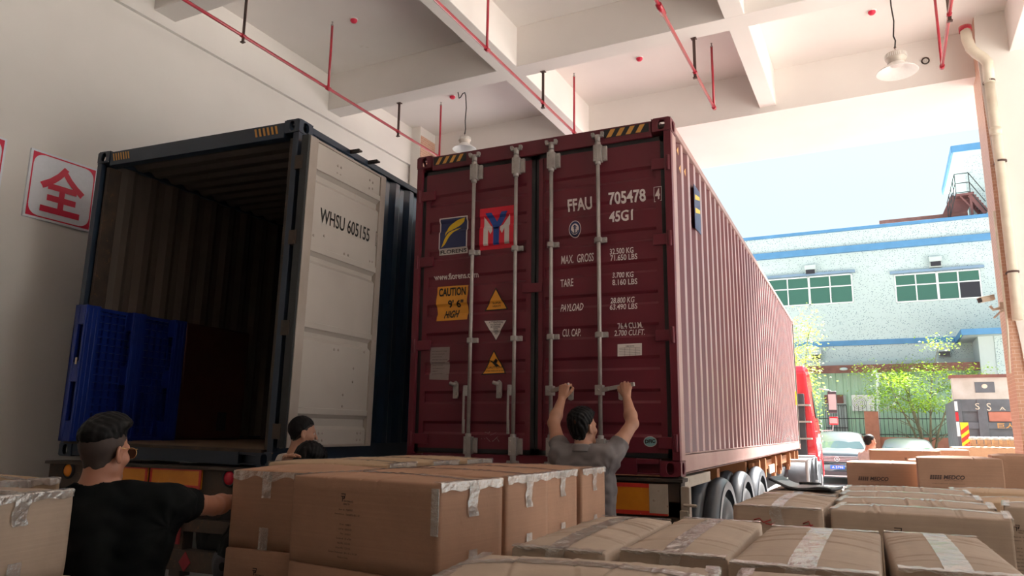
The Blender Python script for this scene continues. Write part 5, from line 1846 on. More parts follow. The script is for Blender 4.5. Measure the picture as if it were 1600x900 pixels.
# ------------------------------------------------------------------ dump truck seen from behind
YD = 18.0
t = thing('dump_truck', 'grey dump truck tailgate with a rusty white upper panel beside the tiled pillar', 'truck', BW((0, YD, 0)), (0, 0, B_YAW))
xa, xb = 5.50, 8.0
MB().box(xa, xb, 0.0, 4.0, 1.0, 2.60).build('dump_body', M['truck_grey'], t)
MB().box(xa - 0.03, xb, -0.06, 0.3, 2.60, 3.20).build('upper_panel', M['truck_white'], t, bevel=0.01)
MB().box(xa - 0.08, xb, -0.14, 0.3, 3.18, 3.26).build('top_edge', M['rust_roof'], t)
r = MB()
for x0, x1 in ((xa, xa + 0.14), (xa + 0.50, xa + 0.72), (xb - 0.2, xb)):
    r.box(x0, x1, -0.09, 0.0, 1.0, 2.6)
for z0, z1 in ((1.05, 1.2), (1.42, 1.50), (1.82, 2.0), (2.28, 2.60)):
    r.box(xa, xb, -0.07, 0.0, z0, z1)
r.build('tailgate_rib', M['truck_grey'], t, bevel=0.01)
MB().box(xa + 0.75, xb - 0.22, -0.03, -0.005, 2.02, 2.27).build('tailgate_panel', M['brick_red'], t)
MB().box(xa + 0.50, xa + 0.95, -0.075, -0.06, 2.78, 3.06).build('panel_plate', M['truck_grey'], t)
MB().ellipsoid((xa + 0.72, -0.08, 2.95), (0.07, 0.005, 0.06), 12, 6).build('emblem', M['beige'], t)
tx = MB()
text_on(tx, '巨人', xa + 0.92, xa + 1.30, 1.84, 1.98, lambda a, b: Vector((a, -0.073, b)), bold=0.01)
tx.build('lettering', M['hazard_yellow'], t, fix=False)
tx = MB()
text_on(tx, 'S', xa + 0.46, xa + 0.56, 2.33, 2.50, lambda a, b: Vector((a, -0.094, b)))
text_on(tx, 'S', xa + 0.72, xa + 0.82, 2.30, 2.50, lambda a, b: Vector((a, -0.094, b)))
text_on(tx, 'A', xa + 1.00, xa + 1.14, 2.31, 2.40, lambda a, b: Vector((a, -0.094, b)))
tx.build('lettering', M['beige'], t, fix=False)
MB().box(xa - 0.02, xa + 0.05, -0.11, -0.08, 2.30, 2.55).build('reflector_strip', M['win_frame'], t)
MB().box(xa - 0.02, xa + 0.05, -0.11, -0.08, 2.02, 2.26).build('reflector_strip', M['light_red'], t)
MB().box(xa - 0.02, xa + 0.05, -0.11, -0.08, 1.62, 2.00).build('reflector_strip', M['win_frame'], t)
MB().box(xa, xb, 0.1, 4, 0.75, 1.0).build('chassis', M['cab_dark'], t)
for y in (1.0, 2.4):
    for s, x in ((-1, xa + 0.05), (1, xb - 0.05)):
        a, b = MB(), MB()
        wheel(a, b, y, x, 0.5, s, r=0.5)
        a.build('tyre', M['tyre'], t, fix=False)

# red and yellow striped board on a post
YP_ = 13.0
a, b = b_on_y(1500, 660, YP_), b_on_y(1511, 706, YP_)
t = thing('hazard_post', 'red and yellow striped board standing before the grey dump truck', 'marker post', BW((a.x, YP_, 0)), (0, 0, B_YAW))
hw = 0.15
MB().box(-0.0, hw, 0.0, 0.02, 0.75, a.z).build('board', M['haz_yel'], t)
sp_ = MB()
z = 0.80
while z < a.z:
    q = [(0.0, z), (hw, z + 0.12), (hw, min(z + 0.215, a.z)), (0.0, min(z + 0.095, a.z))]
    if z + 0.12 < a.z:
        sp_.add([(u, -0.002, w) for u, w in q], [(0, 1, 2, 3)])
    z += 0.17
sp_.build('stripes', M['haz_red'], t, fix=False)
MB().tube([(0.07, 0.03, 0), (0.07, 0.03, 0.9)], 0.025, 8).lathe([(0, 0), (0.16, 0), (0.14, 0.05), (0, 0.06)], 16, Matrix.Translation((0.07, 0.03, 0))).build('post', M['iron'], t)
# ------------------------------------------------------------------ cartons
def carton(label, x, y, ztop, L, W, H, yaw, mat='card', group='cartons stacked in the hall', bulge=0.024, tape=True, end_tape=True, seed=0, creases=5, name='carton', band=0.10, tw=0.062):
    """(x, y) is the near-left corner (-L/2, -W/2) of the box; long side along local x"""
    rnd = random.Random(seed * 13 + 5)
    c_, s_ = math.cos(yaw), math.sin(yaw)
    cx = x + c_ * L / 2 - s_ * W / 2
    cy = y + s_ * L / 2 + c_ * W / 2
    t = thing(name, label, 'carton', (cx, cy, ztop - H), (0, 0, yaw), group)
    cr = [(rnd.uniform(-0.40, 0.40) * L, rnd.uniform(-0.25, 0.25), rnd.uniform(0.003, 0.0065)) for _ in range(creases)]
    sag = rnd.uniform(-0.3, 0.6)

    def top(u, v):
        a, b = u / (L / 2), v / (W / 2)
        z = H + bulge * (1 - a * a) ** 0.5 * (1 - abs(b) ** 2.2) if abs(a) < 1 else H
        z -= 0.004 * sag * math.exp(-(v / 0.012) ** 2)
        for p, k, d in cr:
            q = u - p - k * v
            z -= d * math.exp(-(q / 0.0055) ** 2) * (1 - a * a)
            z += d * 0.6 * math.exp(-((q - 0.012) / 0.010) ** 2) * (1 - a * a)
        return z
    nu, nv = (150, 20) if creases else (10, 8)
    b = MB()
    e = 0.006
    def P(u, v):
        uu = -L / 2 + e + (L - 2 * e) * u
        vv = -W / 2 + e + (W - 2 * e) * v
        return Vector((uu, vv, top(uu, vv)))
    vs, fs = [], []
    for j in range(nv + 1):
        for i in range(nu + 1):
            vs.append(P(i / nu, j / nv))
    for j in range(nv):
        for i in range(nu):
            a = j * (nu + 1) + i
            fs.append((a, a + 1, a + nu + 2, a + nu + 1))
    # rim loops: rounded shoulder, slightly bowed sides, bottom
    rim = [i for i in range(nu + 1)] + [(j + 1) * (nu + 1) - 1 for j in range(1, nv + 1)] + [nv * (nu + 1) + i for i in range(nu - 1, -1, -1)] + [j * (nu + 1) for j in range(nv - 1, 0, -1)]
    bow = 0.006
    prev = rim
    for zf, out in ((1.0 - 0.006 / H, e), (0.85, e + bow * 0.5), (0.5, e + bow), (0.15, e + bow * 0.5), (0.0, e)):
        cur = []
        for r in rim:
            p = vs[r]
            ix, iy = (-1 if abs(p.x + L / 2 - e) < 1e-6 else 1 if abs(p.x - L / 2 + e) < 1e-6 else 0), (-1 if abs(p.y + W / 2 - e) < 1e-6 else 1 if abs(p.y - W / 2 + e) < 1e-6 else 0)
            ou = out if not (ix and iy) else out * 0.75
            fx = 1 - (2 * p.x / L) ** 2 if ix == 0 else 1 - (2 * p.y / W) ** 2
            o2 = e + (ou - e) * max(fx, 0) if ou > e else ou
            vs.append(Vector((p.x + ix * o2, p.y + iy * o2, H * zf if zf < 0.99 else p.z - 0.006)))
            cur.append(len(vs) - 1)
        m = len(rim)
        for k in range(m):
            k2 = (k + 1) % m
            fs.append((prev[k], cur[k], cur[k2], prev[k2]))
        prev = cur
    fs.append(tuple(prev[::-1]))
    b.add(vs, fs, True)
    bo = b.build('box', M[mat], t, fix=False)
    # flap seam drawn as a thin dark gap by real geometry is the tape's job; tape over it
    if tape:
        tp = MB()
        ph = rnd.uniform(0, 6)
        def T(u, v):
            vv = (v - 0.5) * tw
            uu = -L / 2 + L * u
            uc = max(-L / 2 + e, min(L / 2 - e, uu))
            return Vector((uc * 1.0, vv + 0.004 * math.sin(u * 3 + ph), top(uc, vv) + 0.0022 + 0.0012 * math.sin(u * 70 + ph + v * 5) * math.sin(u * 23)))
        tp.sheet(T, 90, 5)
        if end_tape:
            for s in (-1, 1):
                dl = H * rnd.uniform(0.28, 0.42)
                def E1(u, v, s=s, dl=dl):
                    vv = (u - 0.5) * tw + 0.006 * math.sin(v * 7)
                    return Vector((s * (L / 2 + 0.010 + 0.0015 * math.sin(v * 19 + u * 9)), vv, H + 0.003 - dl * v))
                tp.sheet(E1, 5, 18)
                def E2(u, v, s=s):
                    vv = (u - 0.5) * W * 0.97
                    d = H * (band + 0.012 * math.sin(u * 21 + ph))
                    if v < 0.3:
                        return Vector((s * (L / 2 - 0.03 + 0.04 * v / 0.3), vv, H + 0.0075 + 0.001 * math.sin(u * 40)))
                    return Vector((s * (L / 2 + 0.0095 + 0.0012 * math.sin(u * 60 + v * 9)), vv, H + 0.0075 - d * (v - 0.3) / 0.7))
                tp.sheet(E2, 46, 8)
                def E3(u, v, s=s):
                    vv = (u - 0.5) * tw * 0.9
                    return Vector((s * (L / 2 + 0.0112 + 0.001 * math.sin(v * 17 + u * 11)), vv, H * 0.27 - H * 0.26 * v))
                tp.sheet(E3, 4, 10)
        tp.build('packing_tape', M['tape'], t, fix=False)
    t['dims'] = (L, W, H)
    return t


def face_pt(t, side, lift=0.0085):
    L, W, H = t['dims']
    if side == 'front':
        return lambda a, b: Vector((a, -W / 2 - 0.0015 - 0.006 * (1 - (2 * a / L) ** 2) * (1 - abs(2 * b / H - 1) ** 1.5) - 0.0012, b))
    return lambda a, b: Vector((L / 2 + 0.011, a, b))


def print_health(t, x0, z1, s, side='front', lines=True, mat='print'):
    """two-stroke P mark, the words and the rows of small print; x0 left, z1 top, s scale"""
    F = face_pt(t, side)
    mb = MB()
    def bar(a0, b0, a1, b1, w):
        d = Vector((a1 - a0, b1 - b0))
        n = Vector((-d.y, d.x)).normalized() * w / 2
        q = [Vector((a0, b0)) + n, Vector((a1, b1)) + n, Vector((a1, b1)) - n, Vector((a0, b0)) - n]
        mb.add([F(x0 + p.x * s, z1 + p.y * s) for p in q], [(0, 1, 2, 3)])
    for o in (0.0, -0.016):
        bar(-0.004, o, 0.036 + o * .4, o, 0.006)
        bar(0.036 + o * .4, o + 0.003, 0.030 + o * .4, -0.030 + o * .3, 0.006)
        bar(0.030 + o * .4, -0.028, 0.010, -0.028, 0.006)
    bar(0.012, -0.018, 0.012, -0.050, 0.007)
    text_on(mb, 'PERFORMANCE', x0 + 0.024 * s, x0 + 0.115 * s, z1 - 0.052 * s, z1 - 0.040 * s, F, bold=0.01)
    text_on(mb, 'HEALTH', x0 + 0.024 * s, x0 + 0.080 * s, z1 - 0.070 * s, z1 - 0.058 * s, F, bold=0.01)
    if lines:
        rows = [('Item #:', 'P0000050', 0.095), ('Description:', 'TRANSFER BELT 32"', 0.125), ('PO #:', '1008853', 0.19), ('LOT #:', '00002524', 0.22), ('Qty:', '24 EACH', 0.25),
                ('Carton #:', '30 of 84', 0.28), ('Net Wt:', '10.5 KG', 0.31), ('Gross Wt:', '12.0 KG', 0.34), ('Carton Dimensions:', '84 x 42 x 34 CM', 0.37)]
        for a, b, dz in rows:
            wa, wb = 0.0078 * len(a), 0.0078 * len(b)
            text_on(mb, a, x0 + (0.040 - wa) * s, x0 + 0.040 * s, z1 - (dz + 0.012) * s, z1 - dz * s, F, bold=0.005)
            text_on(mb, b, x0 + 0.052 * s, x0 + (0.052 + wb) * s, z1 - (dz + 0.012) * s, z1 - dz * s, F)
        text_on(mb, 'Made in China', x0 - 0.010 * s, x0 + 0.085 * s, z1 - 0.412 * s, z1 - 0.400 * s, F)
    mb.build('lettering', M[mat], t, fix=False)


def print_medco(t, x0, z1, s):
    F = face_pt(t, 'front')
    mb = MB()
    for k in range(3):
        for j in range(5):
            a0 = x0 + (0.028 * j - 0.004 * k) * s
            mb.add([F(a0, z1 - 0.020 * k * s), F(a0 + 0.024 * s, z1 - 0.020 * k * s), F(a0 + 0.016 * s, z1 - (0.020 * k + 0.016) * s), F(a0 - 0.004 * s, z1 - (0.020 * k + 0.016) * s)], [(0, 1, 2, 3)])
    text_on(mb, 'MEDCO', x0 + 0.15 * s, x0 + 0.40 * s, z1 - 0.052 * s, z1 + 0.004 * s, F, shear=0.25, bold=0.035)
    text_on(mb, 'SPORTS MEDICINE', x0 + 0.16 * s, x0 + 0.37 * s, z1 - 0.070 * s, z1 - 0.060 * s, F)
    for k in range(3):
        text_on(mb, 'CARTON OF GOODS LOT', x0 + 0.01 * s, x0 + (0.40 - 0.07 * k) * s, z1 - (0.115 + 0.05 * k) * s, z1 - (0.105 + 0.05 * k) * s, F)
    mb.build('lettering', M['print'], t, fix=False)


PAL_H = 0.145


def pallet(label, x0, x1, y0, y1, yaw=0.0, group='wooden pallets under the cartons'):
    cx, cy = (x0 + x1) / 2, (y0 + y1) / 2
    t = thing('wooden_pallet', label, 'pallet', (cx, cy, 0), (0, 0, yaw), group)
    w, d = x1 - x0, y1 - y0
    b = MB()
    n = 7
    for k in range(n):
        yy = -d / 2 + (d - 0.09) * k / (n - 1)
        b.box(-w / 2, w / 2, yy, yy + 0.09, PAL_H - 0.022, PAL_H)
    b.build('deck_boards', M['wood'], t)
    b = MB()
    for k in range(3):
        xx = -w / 2 + (w - 0.09) * k / 2
        b.box(xx, xx + 0.09, -d / 2, d / 2, 0.0, PAL_H - 0.022)
    b.build('stringers', M['wood'], t)
    return t


def under(label, top, shift=(0, 0), mat='card', group='cartons stacked in the hall', base=PAL_H, grow=(0.0, 0.0), seed=3):
    """the carton below another one, reaching down to the pallet"""
    L, W, H = top['dims']
    yaw = top.rotation_euler[2]
    H2 = top.location.z - base - 0.002
    L2, W2 = L + grow[0], W + grow[1]
    cx, cy = top.location.x + shift[0], top.location.y + shift[1]
    c_, s_ = math.cos(yaw), math.sin(yaw)
    x = cx - c_ * L2 / 2 + s_ * W2 / 2
    y = cy - s_ * L2 / 2 - c_ * W2 / 2
    return carton(label, x, y, base + H2, L2, W2, H2, yaw, mat, group, bulge=0.0, tape=False, seed=seed, creases=0)


R = math.radians
# --- the near row on the left: four cartons side by side, ends with tape towards the yard
ZA = 1.43
GA = 'cartons of the near left row'
A = []
spec = [(1.47, -3.155, -9, 'nearest carton of the left row, logo and rows of text on its long side'),
        (1.470, -2.660, -4, 'second carton of the left row, behind the one with the printed long side'),
        (1.455, -2.205, -2, 'third carton of the left row, taped end between two others'),
        (1.475, -1.760, 0, 'farthest carton of the left row, its taped end against the grey shirt')]
for k, (x, y, yw, lab) in enumerate(spec):
    c = carton(lab, x, y, ZA - 0.004 * k, 0.80, 0.415, 0.345, R(yw), 'card2', GA, seed=k + 1, bulge=0.016)
    A.append(c)
print_health(A[0], -0.10, 0.285, 0.60)
MB().box(0.37, 0.405, -0.2105, -0.2075, 0.16, 0.33).build('packing_tape', M['tape'], A[0])
B0 = carton('carton with a taped end facing the viewer, left of the printed carton', 0.925, -2.955, ZA - 0.002, 0.525, 0.565, 0.355, R(0), 'card2', GA, seed=11, tape=False, bulge=0.02, creases=3)
# its seam runs away from the viewer: tape on the near face
tp = MB()
tp.sheet(lambda u, v: Vector((-0.07 + 0.055 * u, -0.2825 - 0.0095 - 0.001 * math.sin(v * 20), 0.352 - 0.12 * v)), 4, 12)
tp.sheet(lambda u, v: Vector((-0.07 + 0.055 * u, -0.2825 - 0.0095 - 0.001 * math.sin(v * 20), 0.10 - 0.10 * v)), 4, 12)
tp.sheet(lambda u, v: Vector((-0.255 + 0.51 * u, -0.2825 - 0.0095 - 0.002 * math.sin(u * 60), 0.354 - (0.035 + 0.012 * math.sin(u * 17)) * v)), 60, 4)
tp.build('packing_tape', M['tape'], B0, fix=False)
for k, (x, y, yw, lab) in enumerate(((0.60, -2.37, 10, 'flat pale carton top behind the carton with the taped near end'),
                                     (0.62, -1.90, 6, 'pale carton behind the flat pale top, nearest the stooping black-haired person'),
                                     (0.62, -1.43, 2, 'farthest carton top of the left group, in front of the maroon doors'))):
    c = carton(lab, x, y, ZA + 0.004, 0.74, 0.41, 0.345, R(yw), 'card_pale', GA, seed=20 + k, bulge=0.018)
    A.append(c)
for k, c in enumerate(A[:4]):
    under(('carton', 'carton', 'carton', 'carton')[k] + (' under the printed carton of the left row', ' under the second carton of the left row', ' under the third carton of the left row', ' under the farthest carton of the left row')[k],
          c, (0.0, 0), 'card2', 'lower cartons of the left row', seed=30 + k)
u0 = under('carton with a small logo under the carton with the taped near end', B0, (-0.015, -0.01), 'card2', 'lower cartons of the left row', grow=(-0.02, 0.0), seed=36)
print_health(u0, -0.07, u0['dims'][2] - 0.08, 0.6)
for k, c in enumerate(A[4:]):
    under(('carton at the bottom under the flat pale carton top', 'carton at the bottom nearest the stooping black-haired person', 'carton at the bottom of the farthest left group')[k], c, (0, 0), 'card2', 'lower cartons of the left row', seed=38 + k)
pallet('wooden pallet under the left row of cartons', 1.40, 2.30, -3.22, -1.32)
pallet('wooden pallet under the left group of cartons beside the printed one', 0.58, 1.38, -2.95, -1.0)

# --- carton at the left edge of the picture
c = carton('carton cut off by the left picture edge, beside the man in black', 0.62, -4.30, 1.40, 0.78, 0.46, 0.29, R(4), 'card', 'cartons at the left edge', seed=41, bulge=0.018)
c.location = (0.0, 0.0, 1.40 - 0.29)
pr = on_z(115.5, 766, 1.40)            # its far right top corner
yw = R(14)
cx = pr.x - math.cos(yw) * 0.39 + math.sin(yw) * 0.23
cy = pr.y - math.sin(yw) * 0.39 - math.cos(yw) * 0.23
c.location = (cx, cy, 1.40 - 0.29)
c.rotation_euler = (0, 0, yw)
u = under('carton under the one cut off by the left picture edge', c, (0.02, 0.02), 'card', 'cartons at the left edge', seed=42)
c2 = carton('pale carton just behind the one cut off by the left picture edge', 0, 0, 1.40, 0.58, 0.40, 0.30, yw, 'card_pale', 'cartons at the left edge', seed=43, bulge=0.02)
c2.location = (0.265, -3.80, 1.40 - 0.30)
u2 = under('carton under the pale one near the left picture edge', c2, (0, 0), 'card', 'cartons at the left edge', seed=44)
pallet('wooden pallet under the cartons at the left picture edge', cx - 0.38, cx + 0.38, cy - 0.22, cy + 0.22, yw)
pallet('wooden pallet under the pale carton behind the left edge one', c2.location.x - 0.28, c2.location.x + 0.28, c2.location.y - 0.19, c2.location.y + 0.19, yw)

# --- right foreground: cartons with their length running away from the viewer
GR = 'cartons of the right foreground'
def longy(label, px, py, z, L, W, H, yaw, seed, group=GR, mat='card', band=0.025, **kw):
    """carton whose long side runs away: (px, py) is its near-right top corner in the photo"""
    p = on_z(px, py, z)
    return carton(label, p.x, p.y, z, L, W, H, yaw + PI / 2, mat, group, seed=seed, band=band, **kw)
def longx(label, px, py, z, L, W, H, yaw, seed, group=GR, mat='card', **kw):
    p = on_z(px, py, z)
    return carton(label, p.x, p.y, z, L, W, H, yaw, mat, group, seed=seed, **kw)

F1 = longx('front carton at the bottom edge, tape running along its far edge', 768, 870, 1.275, 0.655, 0.40, 0.34, R(8), 51)
c = F1
c.location = c.location + Vector((0.02, -0.365, 0))
R2 = longy('carton with tape along its middle, left of its twin in the foreground', 945, 866, 1.27, 0.95, 0.305, 0.34, R(1), 52, creases=7)
R3 = longy('carton with glossy tape at its near end, second from the left in the foreground', 1137, 874, 1.27, 0.98, 0.325, 0.34, R(1), 53, creases=7)
R4 = longy('carton with wide shiny tape, third from the left in the foreground', 1378, 901, 1.27, 0.95, 0.39, 0.34, R(-1), 54, creases=8, tw=0.075)
R5 = longy('carton in the lower right corner with a wide shiny tape', 1612, 906, 1.27, 0.85, 0.31, 0.34, R(1), 55, creases=8, tw=0.07)
F2 = longx('carton corner at the bottom edge before the carton with wide shiny tape', 1150, 893, 1.275, 0.70, 0.40, 0.34, R(2), 56)
F2.location = F2.location + Vector((0.03, -0.37, 0))
for k, c in enumerate((F1, R2, R3, R4, R5, F2)):
    under(('carton under the front carton at the bottom edge', 'carton under the left carton with tape along its middle', 'carton under the carton with glossy tape at its near end',
           'carton under the carton with wide shiny tape', 'carton under the lower right corner carton', 'carton under the carton corner at the bottom edge')[k], c, (0, 0), 'card', 'lower cartons of the right foreground', seed=60 + k)
pallet('wooden pallet under the left foreground cartons', 2.62, 3.40, -4.02, -2.52)
pallet('wooden pallet under the right foreground cartons', 3.42, 4.15, -4.02, -2.55)

# --- middle stack: one carton end-on with red marks, a row of long ones
GS = 'cartons of the middle stack'
S1 = longy('carton with red marks on its dark near end, left of the long middle cartons', 1285, 797, 1.24, 0.92, 0.46, 0.34, R(-3), 71, GS, creases=8)
mk = MB()
F = lambda a, b: Vector((-0.47 + 0.0, a, b))
for pts in (((0.12, 0.27), (0.09, 0.28), (0.07, 0.26), (0.03, 0.275)), ((0.06, 0.255), (0.03, 0.25), (0.01, 0.265)), ((-0.13, 0.265), (-0.16, 0.28), (-0.17, 0.25)), ((-0.12, 0.25), (-0.18, 0.262))):
    mk.tube([(-0.92 / 2 - 0.0075, a, b) for a, b in pts], 0.003, 5)
mk.build('marker_scrawl', M['red_print'], S1)
S1b = carton('carton behind the one with red marks, a black folder lying on it', S1.location.x - 0.215, 0, 1.24, 0.80, 0.44, 0.34, R(88), 'card', GS, seed=72)
S1b.location = (S1.location.x + 0.03, S1.location.y + 0.90, 0.90)
S2 = []
labs = ('long carton with a logo on its dark side at the front of the middle row', 'second long carton of the middle row with shiny tape along it', 'third long carton of the middle row with shiny tape along it', 'rearmost long carton of the middle row')
p0 = on_z(1290, 796, 1.24)
for k in range(4):
    S2.append(carton(labs[k], p0.x + 0.022 + 0.012 * k, p0.y + 0.485 * k, 1.24 + 0.004 * k, 0.80 - 0.012 * k, 0.455, 0.34, R(-6 + k), 'card', GS, seed=75 + k, creases=8, tw=0.085, bulge=0.02))
print_health(S2[0], -0.10, 0.27, 0.85, lines=False)
for k, c in enumerate([S1, S1b] + S2):
    under(('carton at the bottom under the one with red marks', 'carton at the bottom under the folder', 'carton at the bottom under the long one with a logo',
           'carton at the bottom under the second long one', 'carton at the bottom under the third long one', 'carton at the bottom under the rearmost long one')[k], c, (0, 0), 'card', 'lower cartons of the middle stack', seed=80 + k)
pallet('wooden pallet under the middle stack', 3.02, 4.28, -1.50, 0.55)

# --- right side of the middle
GQ = 'cartons by the right picture edge'
Q1 = longx('pale carton right of the long middle row, before the tall stack', 1512, 783, 1.20, 0.62, 0.50, 0.36, R(-4), 91, GQ, 'card_pale', tape=True)
Q1.location = Q1.location + Vector((0.06, 0.0, 0))
Q2 = longx('pale rounded carton just behind the long middle row at right', 1490, 772, 1.20, 0.75, 0.45, 0.36, R(-3), 92, GQ, 'card_pale')
Q2.location = Q2.location + Vector((0.02, 0.32, 0))
p = on_z(1568, 792, 1.26)
Q3 = carton('carton leaning in at the right picture edge with a logo on its side', p.x, p.y, 1.26, 0.80, 0.42, 0.36, R(-8), 'card', GQ, seed=93)
print_health(Q3, -0.36, 0.27, 0.60, lines=True)
for k, c in enumerate((Q1, Q2, Q3)):
    under(('carton at the bottom under the pale carton right of the long row', 'carton at the bottom under the pale rounded carton', 'carton at the bottom at the right picture edge')[k], c, (0, 0), 'card', 'lower cartons by the right picture edge', seed=94 + k, base=0.0)

# --- far cartons
GM = 'far cartons by the opening'
M2 = longx('large carton with dark lettering, right one of the two lettered cartons', 1432, 715, 1.39, 0.80, 0.50, 0.48, R(-2), 101, GM, 'card_brown', tape=False, creases=2)
print_medco(M2, -0.28, 0.30, 0.80)
M1 = longx('carton with dark lettering, left one of the two lettered cartons', 1322, 722, 1.30, 0.86, 0.45, 0.40, R(-2), 102, GM, 'card_brown', tape=False, creases=2)
print_medco(M1, -0.30, 0.235, 0.80)
M1b = longx('narrow carton between the two lettered cartons', 1402, 719, 1.33, 0.50, 0.45, 0.40, R(0), 103, GM, 'card_brown', tape=False)
M1b.location = M1b.location + Vector((0.14, 0.17, 0))
N1 = longx('carton in front of the parked cars, left of the small end-on one', 1358, 703, 1.41, 0.92, 0.45, 0.40, R(0), 104, GM, 'card_brown', creases=2)
print_health(N1, 0.0, 0.30, 0.7, lines=False)
N2 = longx('small end-on carton in front of the parked cars', 1456, 703, 1.41, 0.50, 0.50, 0.40, R(0), 105, GM, 'card_brown', creases=2)
N3 = longx('upper carton of the tall stack right of the lettered cartons', 1550, 712, 1.42, 0.44, 0.55, 0.38, R(-3), 106, GM, 'card_brown', tape=False, creases=2)
N4 = longx('second carton of the tall stack right of the lettered cartons', 1550, 712, 1.42, 0.44, 0.55, 0.38, R(-3), 107, GM, 'card_brown', tape=False, creases=2)
N4.location = N3.location + Vector((-0.01, 0.0, -0.392))
N5 = carton('pale carton with its bright side at the right picture edge, beside the tall stack', N3.location.x + 0.31, N3.location.y - 0.45, 1.42, 0.70, 0.80, 0.36, R(-3), 'card_pale', GM, seed=108, tape=False)
for k, c in enumerate((M2, M1, M1b, N1, N2, N4, N5)):
    under(('carton under the right lettered carton', 'carton under the left lettered carton', 'carton under the narrow one between the lettered cartons', 'carton under the one in front of the parked cars',
           'carton under the small end-on one', 'lowest carton of the tall stack', 'carton under the pale one with its bright side')[k], c, (0, 0), 'card_brown', 'lower far cartons', seed=110 + k, base=0.0)
# low cartons with flattened sheets and the slatted crate by the pillar
p = b_on_y(1500, 702, 9.0)
N6 = carton('wide carton carrying the slatted crate by the pillar', *BW((p.x - 0.1, 9.0, 0)).xy, 1.44, 1.15, 0.8, 1.0, B_YAW, 'card_pale', GM, seed=120, tape=False)
under('carton at the bottom under the slatted crate', N6, (0, 0), 'card', 'lower far cartons', base=0.0, seed=121)
t = thing('slatted_crate', 'slatted wooden crate with white capped slats beside the tiled pillar', 'crate', BW((p.x + 0.15, 9.05, 1.458)), (0, 0, B_YAW))
for k in range(9):
    x = 0.04 + k * 0.105
    for y in (0.0, 0.35):
        so = MB().box(x, x + 0.055, y, y + 0.06, 0, 0.13).build('slat', M['wood'], t)
        MB().ellipsoid((x + 0.027, y + 0.03, 0.135), (0.05, 0.07, 0.03), 10, 6).build('cap', M['house_plain'], so)
for y in (0.02, 0.36):
    MB().box(0, 0.96, y, y + 0.03, 0.02, 0.04).build('rail', M['wood'], t)

# --- folder and pen on the middle stack
ft = thing('document_folder', 'black vinyl folder with a curled edge lying on the middle cartons', 'folder', (S1b.location.x + 0.02, S1b.location.y - 0.12, 1.262), (0, 0, R(-12)))
def ff(u, v, off=0.0):
    x = -0.20 + 0.40 * u
    y = -0.17 + 0.34 * v
    z = 0.055 * max(0, (0.35 - u) / 0.35) ** 1.6 + 0.006 * math.sin(u * 9 + v * 4) + 0.018
    return Vector((x, y, z + off))
fo = MB().sheet(lambda u, v: ff(u, v, 0.0), 24, 10).sheet(lambda u, v: ff(u, v, -0.014), 24, 10, flip=True)
fo.sheet(lambda u, v: ff(u, 0.0, -0.014 + 0.014 * v), 24, 1).sheet(lambda u, v: ff(u, 1.0, -0.014 + 0.014 * v), 24, 1, flip=True)
fo.sheet(lambda u, v: ff(0.0, u, -0.014 + 0.014 * v), 10, 1, flip=True).sheet(lambda u, v: ff(1.0, u, -0.014 + 0.014 * v), 10, 1)
fo.build('cover', M['bag'], ft)
MB().sheet(lambda u, v: ff(0.12 + 0.84 * u, 0.08 + 0.84 * v, 0.003), 20, 8).build('sheet_of_paper', M['grey_sheet'], ft, fix=False)
o = MB().tube([(-0.065, 0, 0), (0.02, 0, 0), (0.065, 0, 0)], [0.009, 0.010, 0.008], 10).tube([(0.065, 0, 0), (0.075, 0, 0)], 0.005, 8).build('marker_pen', M['black_ink'])
o.location = (ft.location.x + 0.02, ft.location.y + 0.02, 1.262 + 0.036)
o.rotation_euler = (0, 0, R(15))
tag(o, 'black marker pen lying on the vinyl folder', 'pen')
# ------------------------------------------------------------------ people: smooth blended bodies
def _rot(yaw=0, pitch=0, roll=0):
    """yaw about z, pitch lifts the face, roll leans the crown to the right"""
    return np.array((Matrix.Rotation(yaw, 3, 'Z') @ Matrix.Rotation(pitch, 3, 'X') @ Matrix.Rotation(roll, 3, 'Y')))


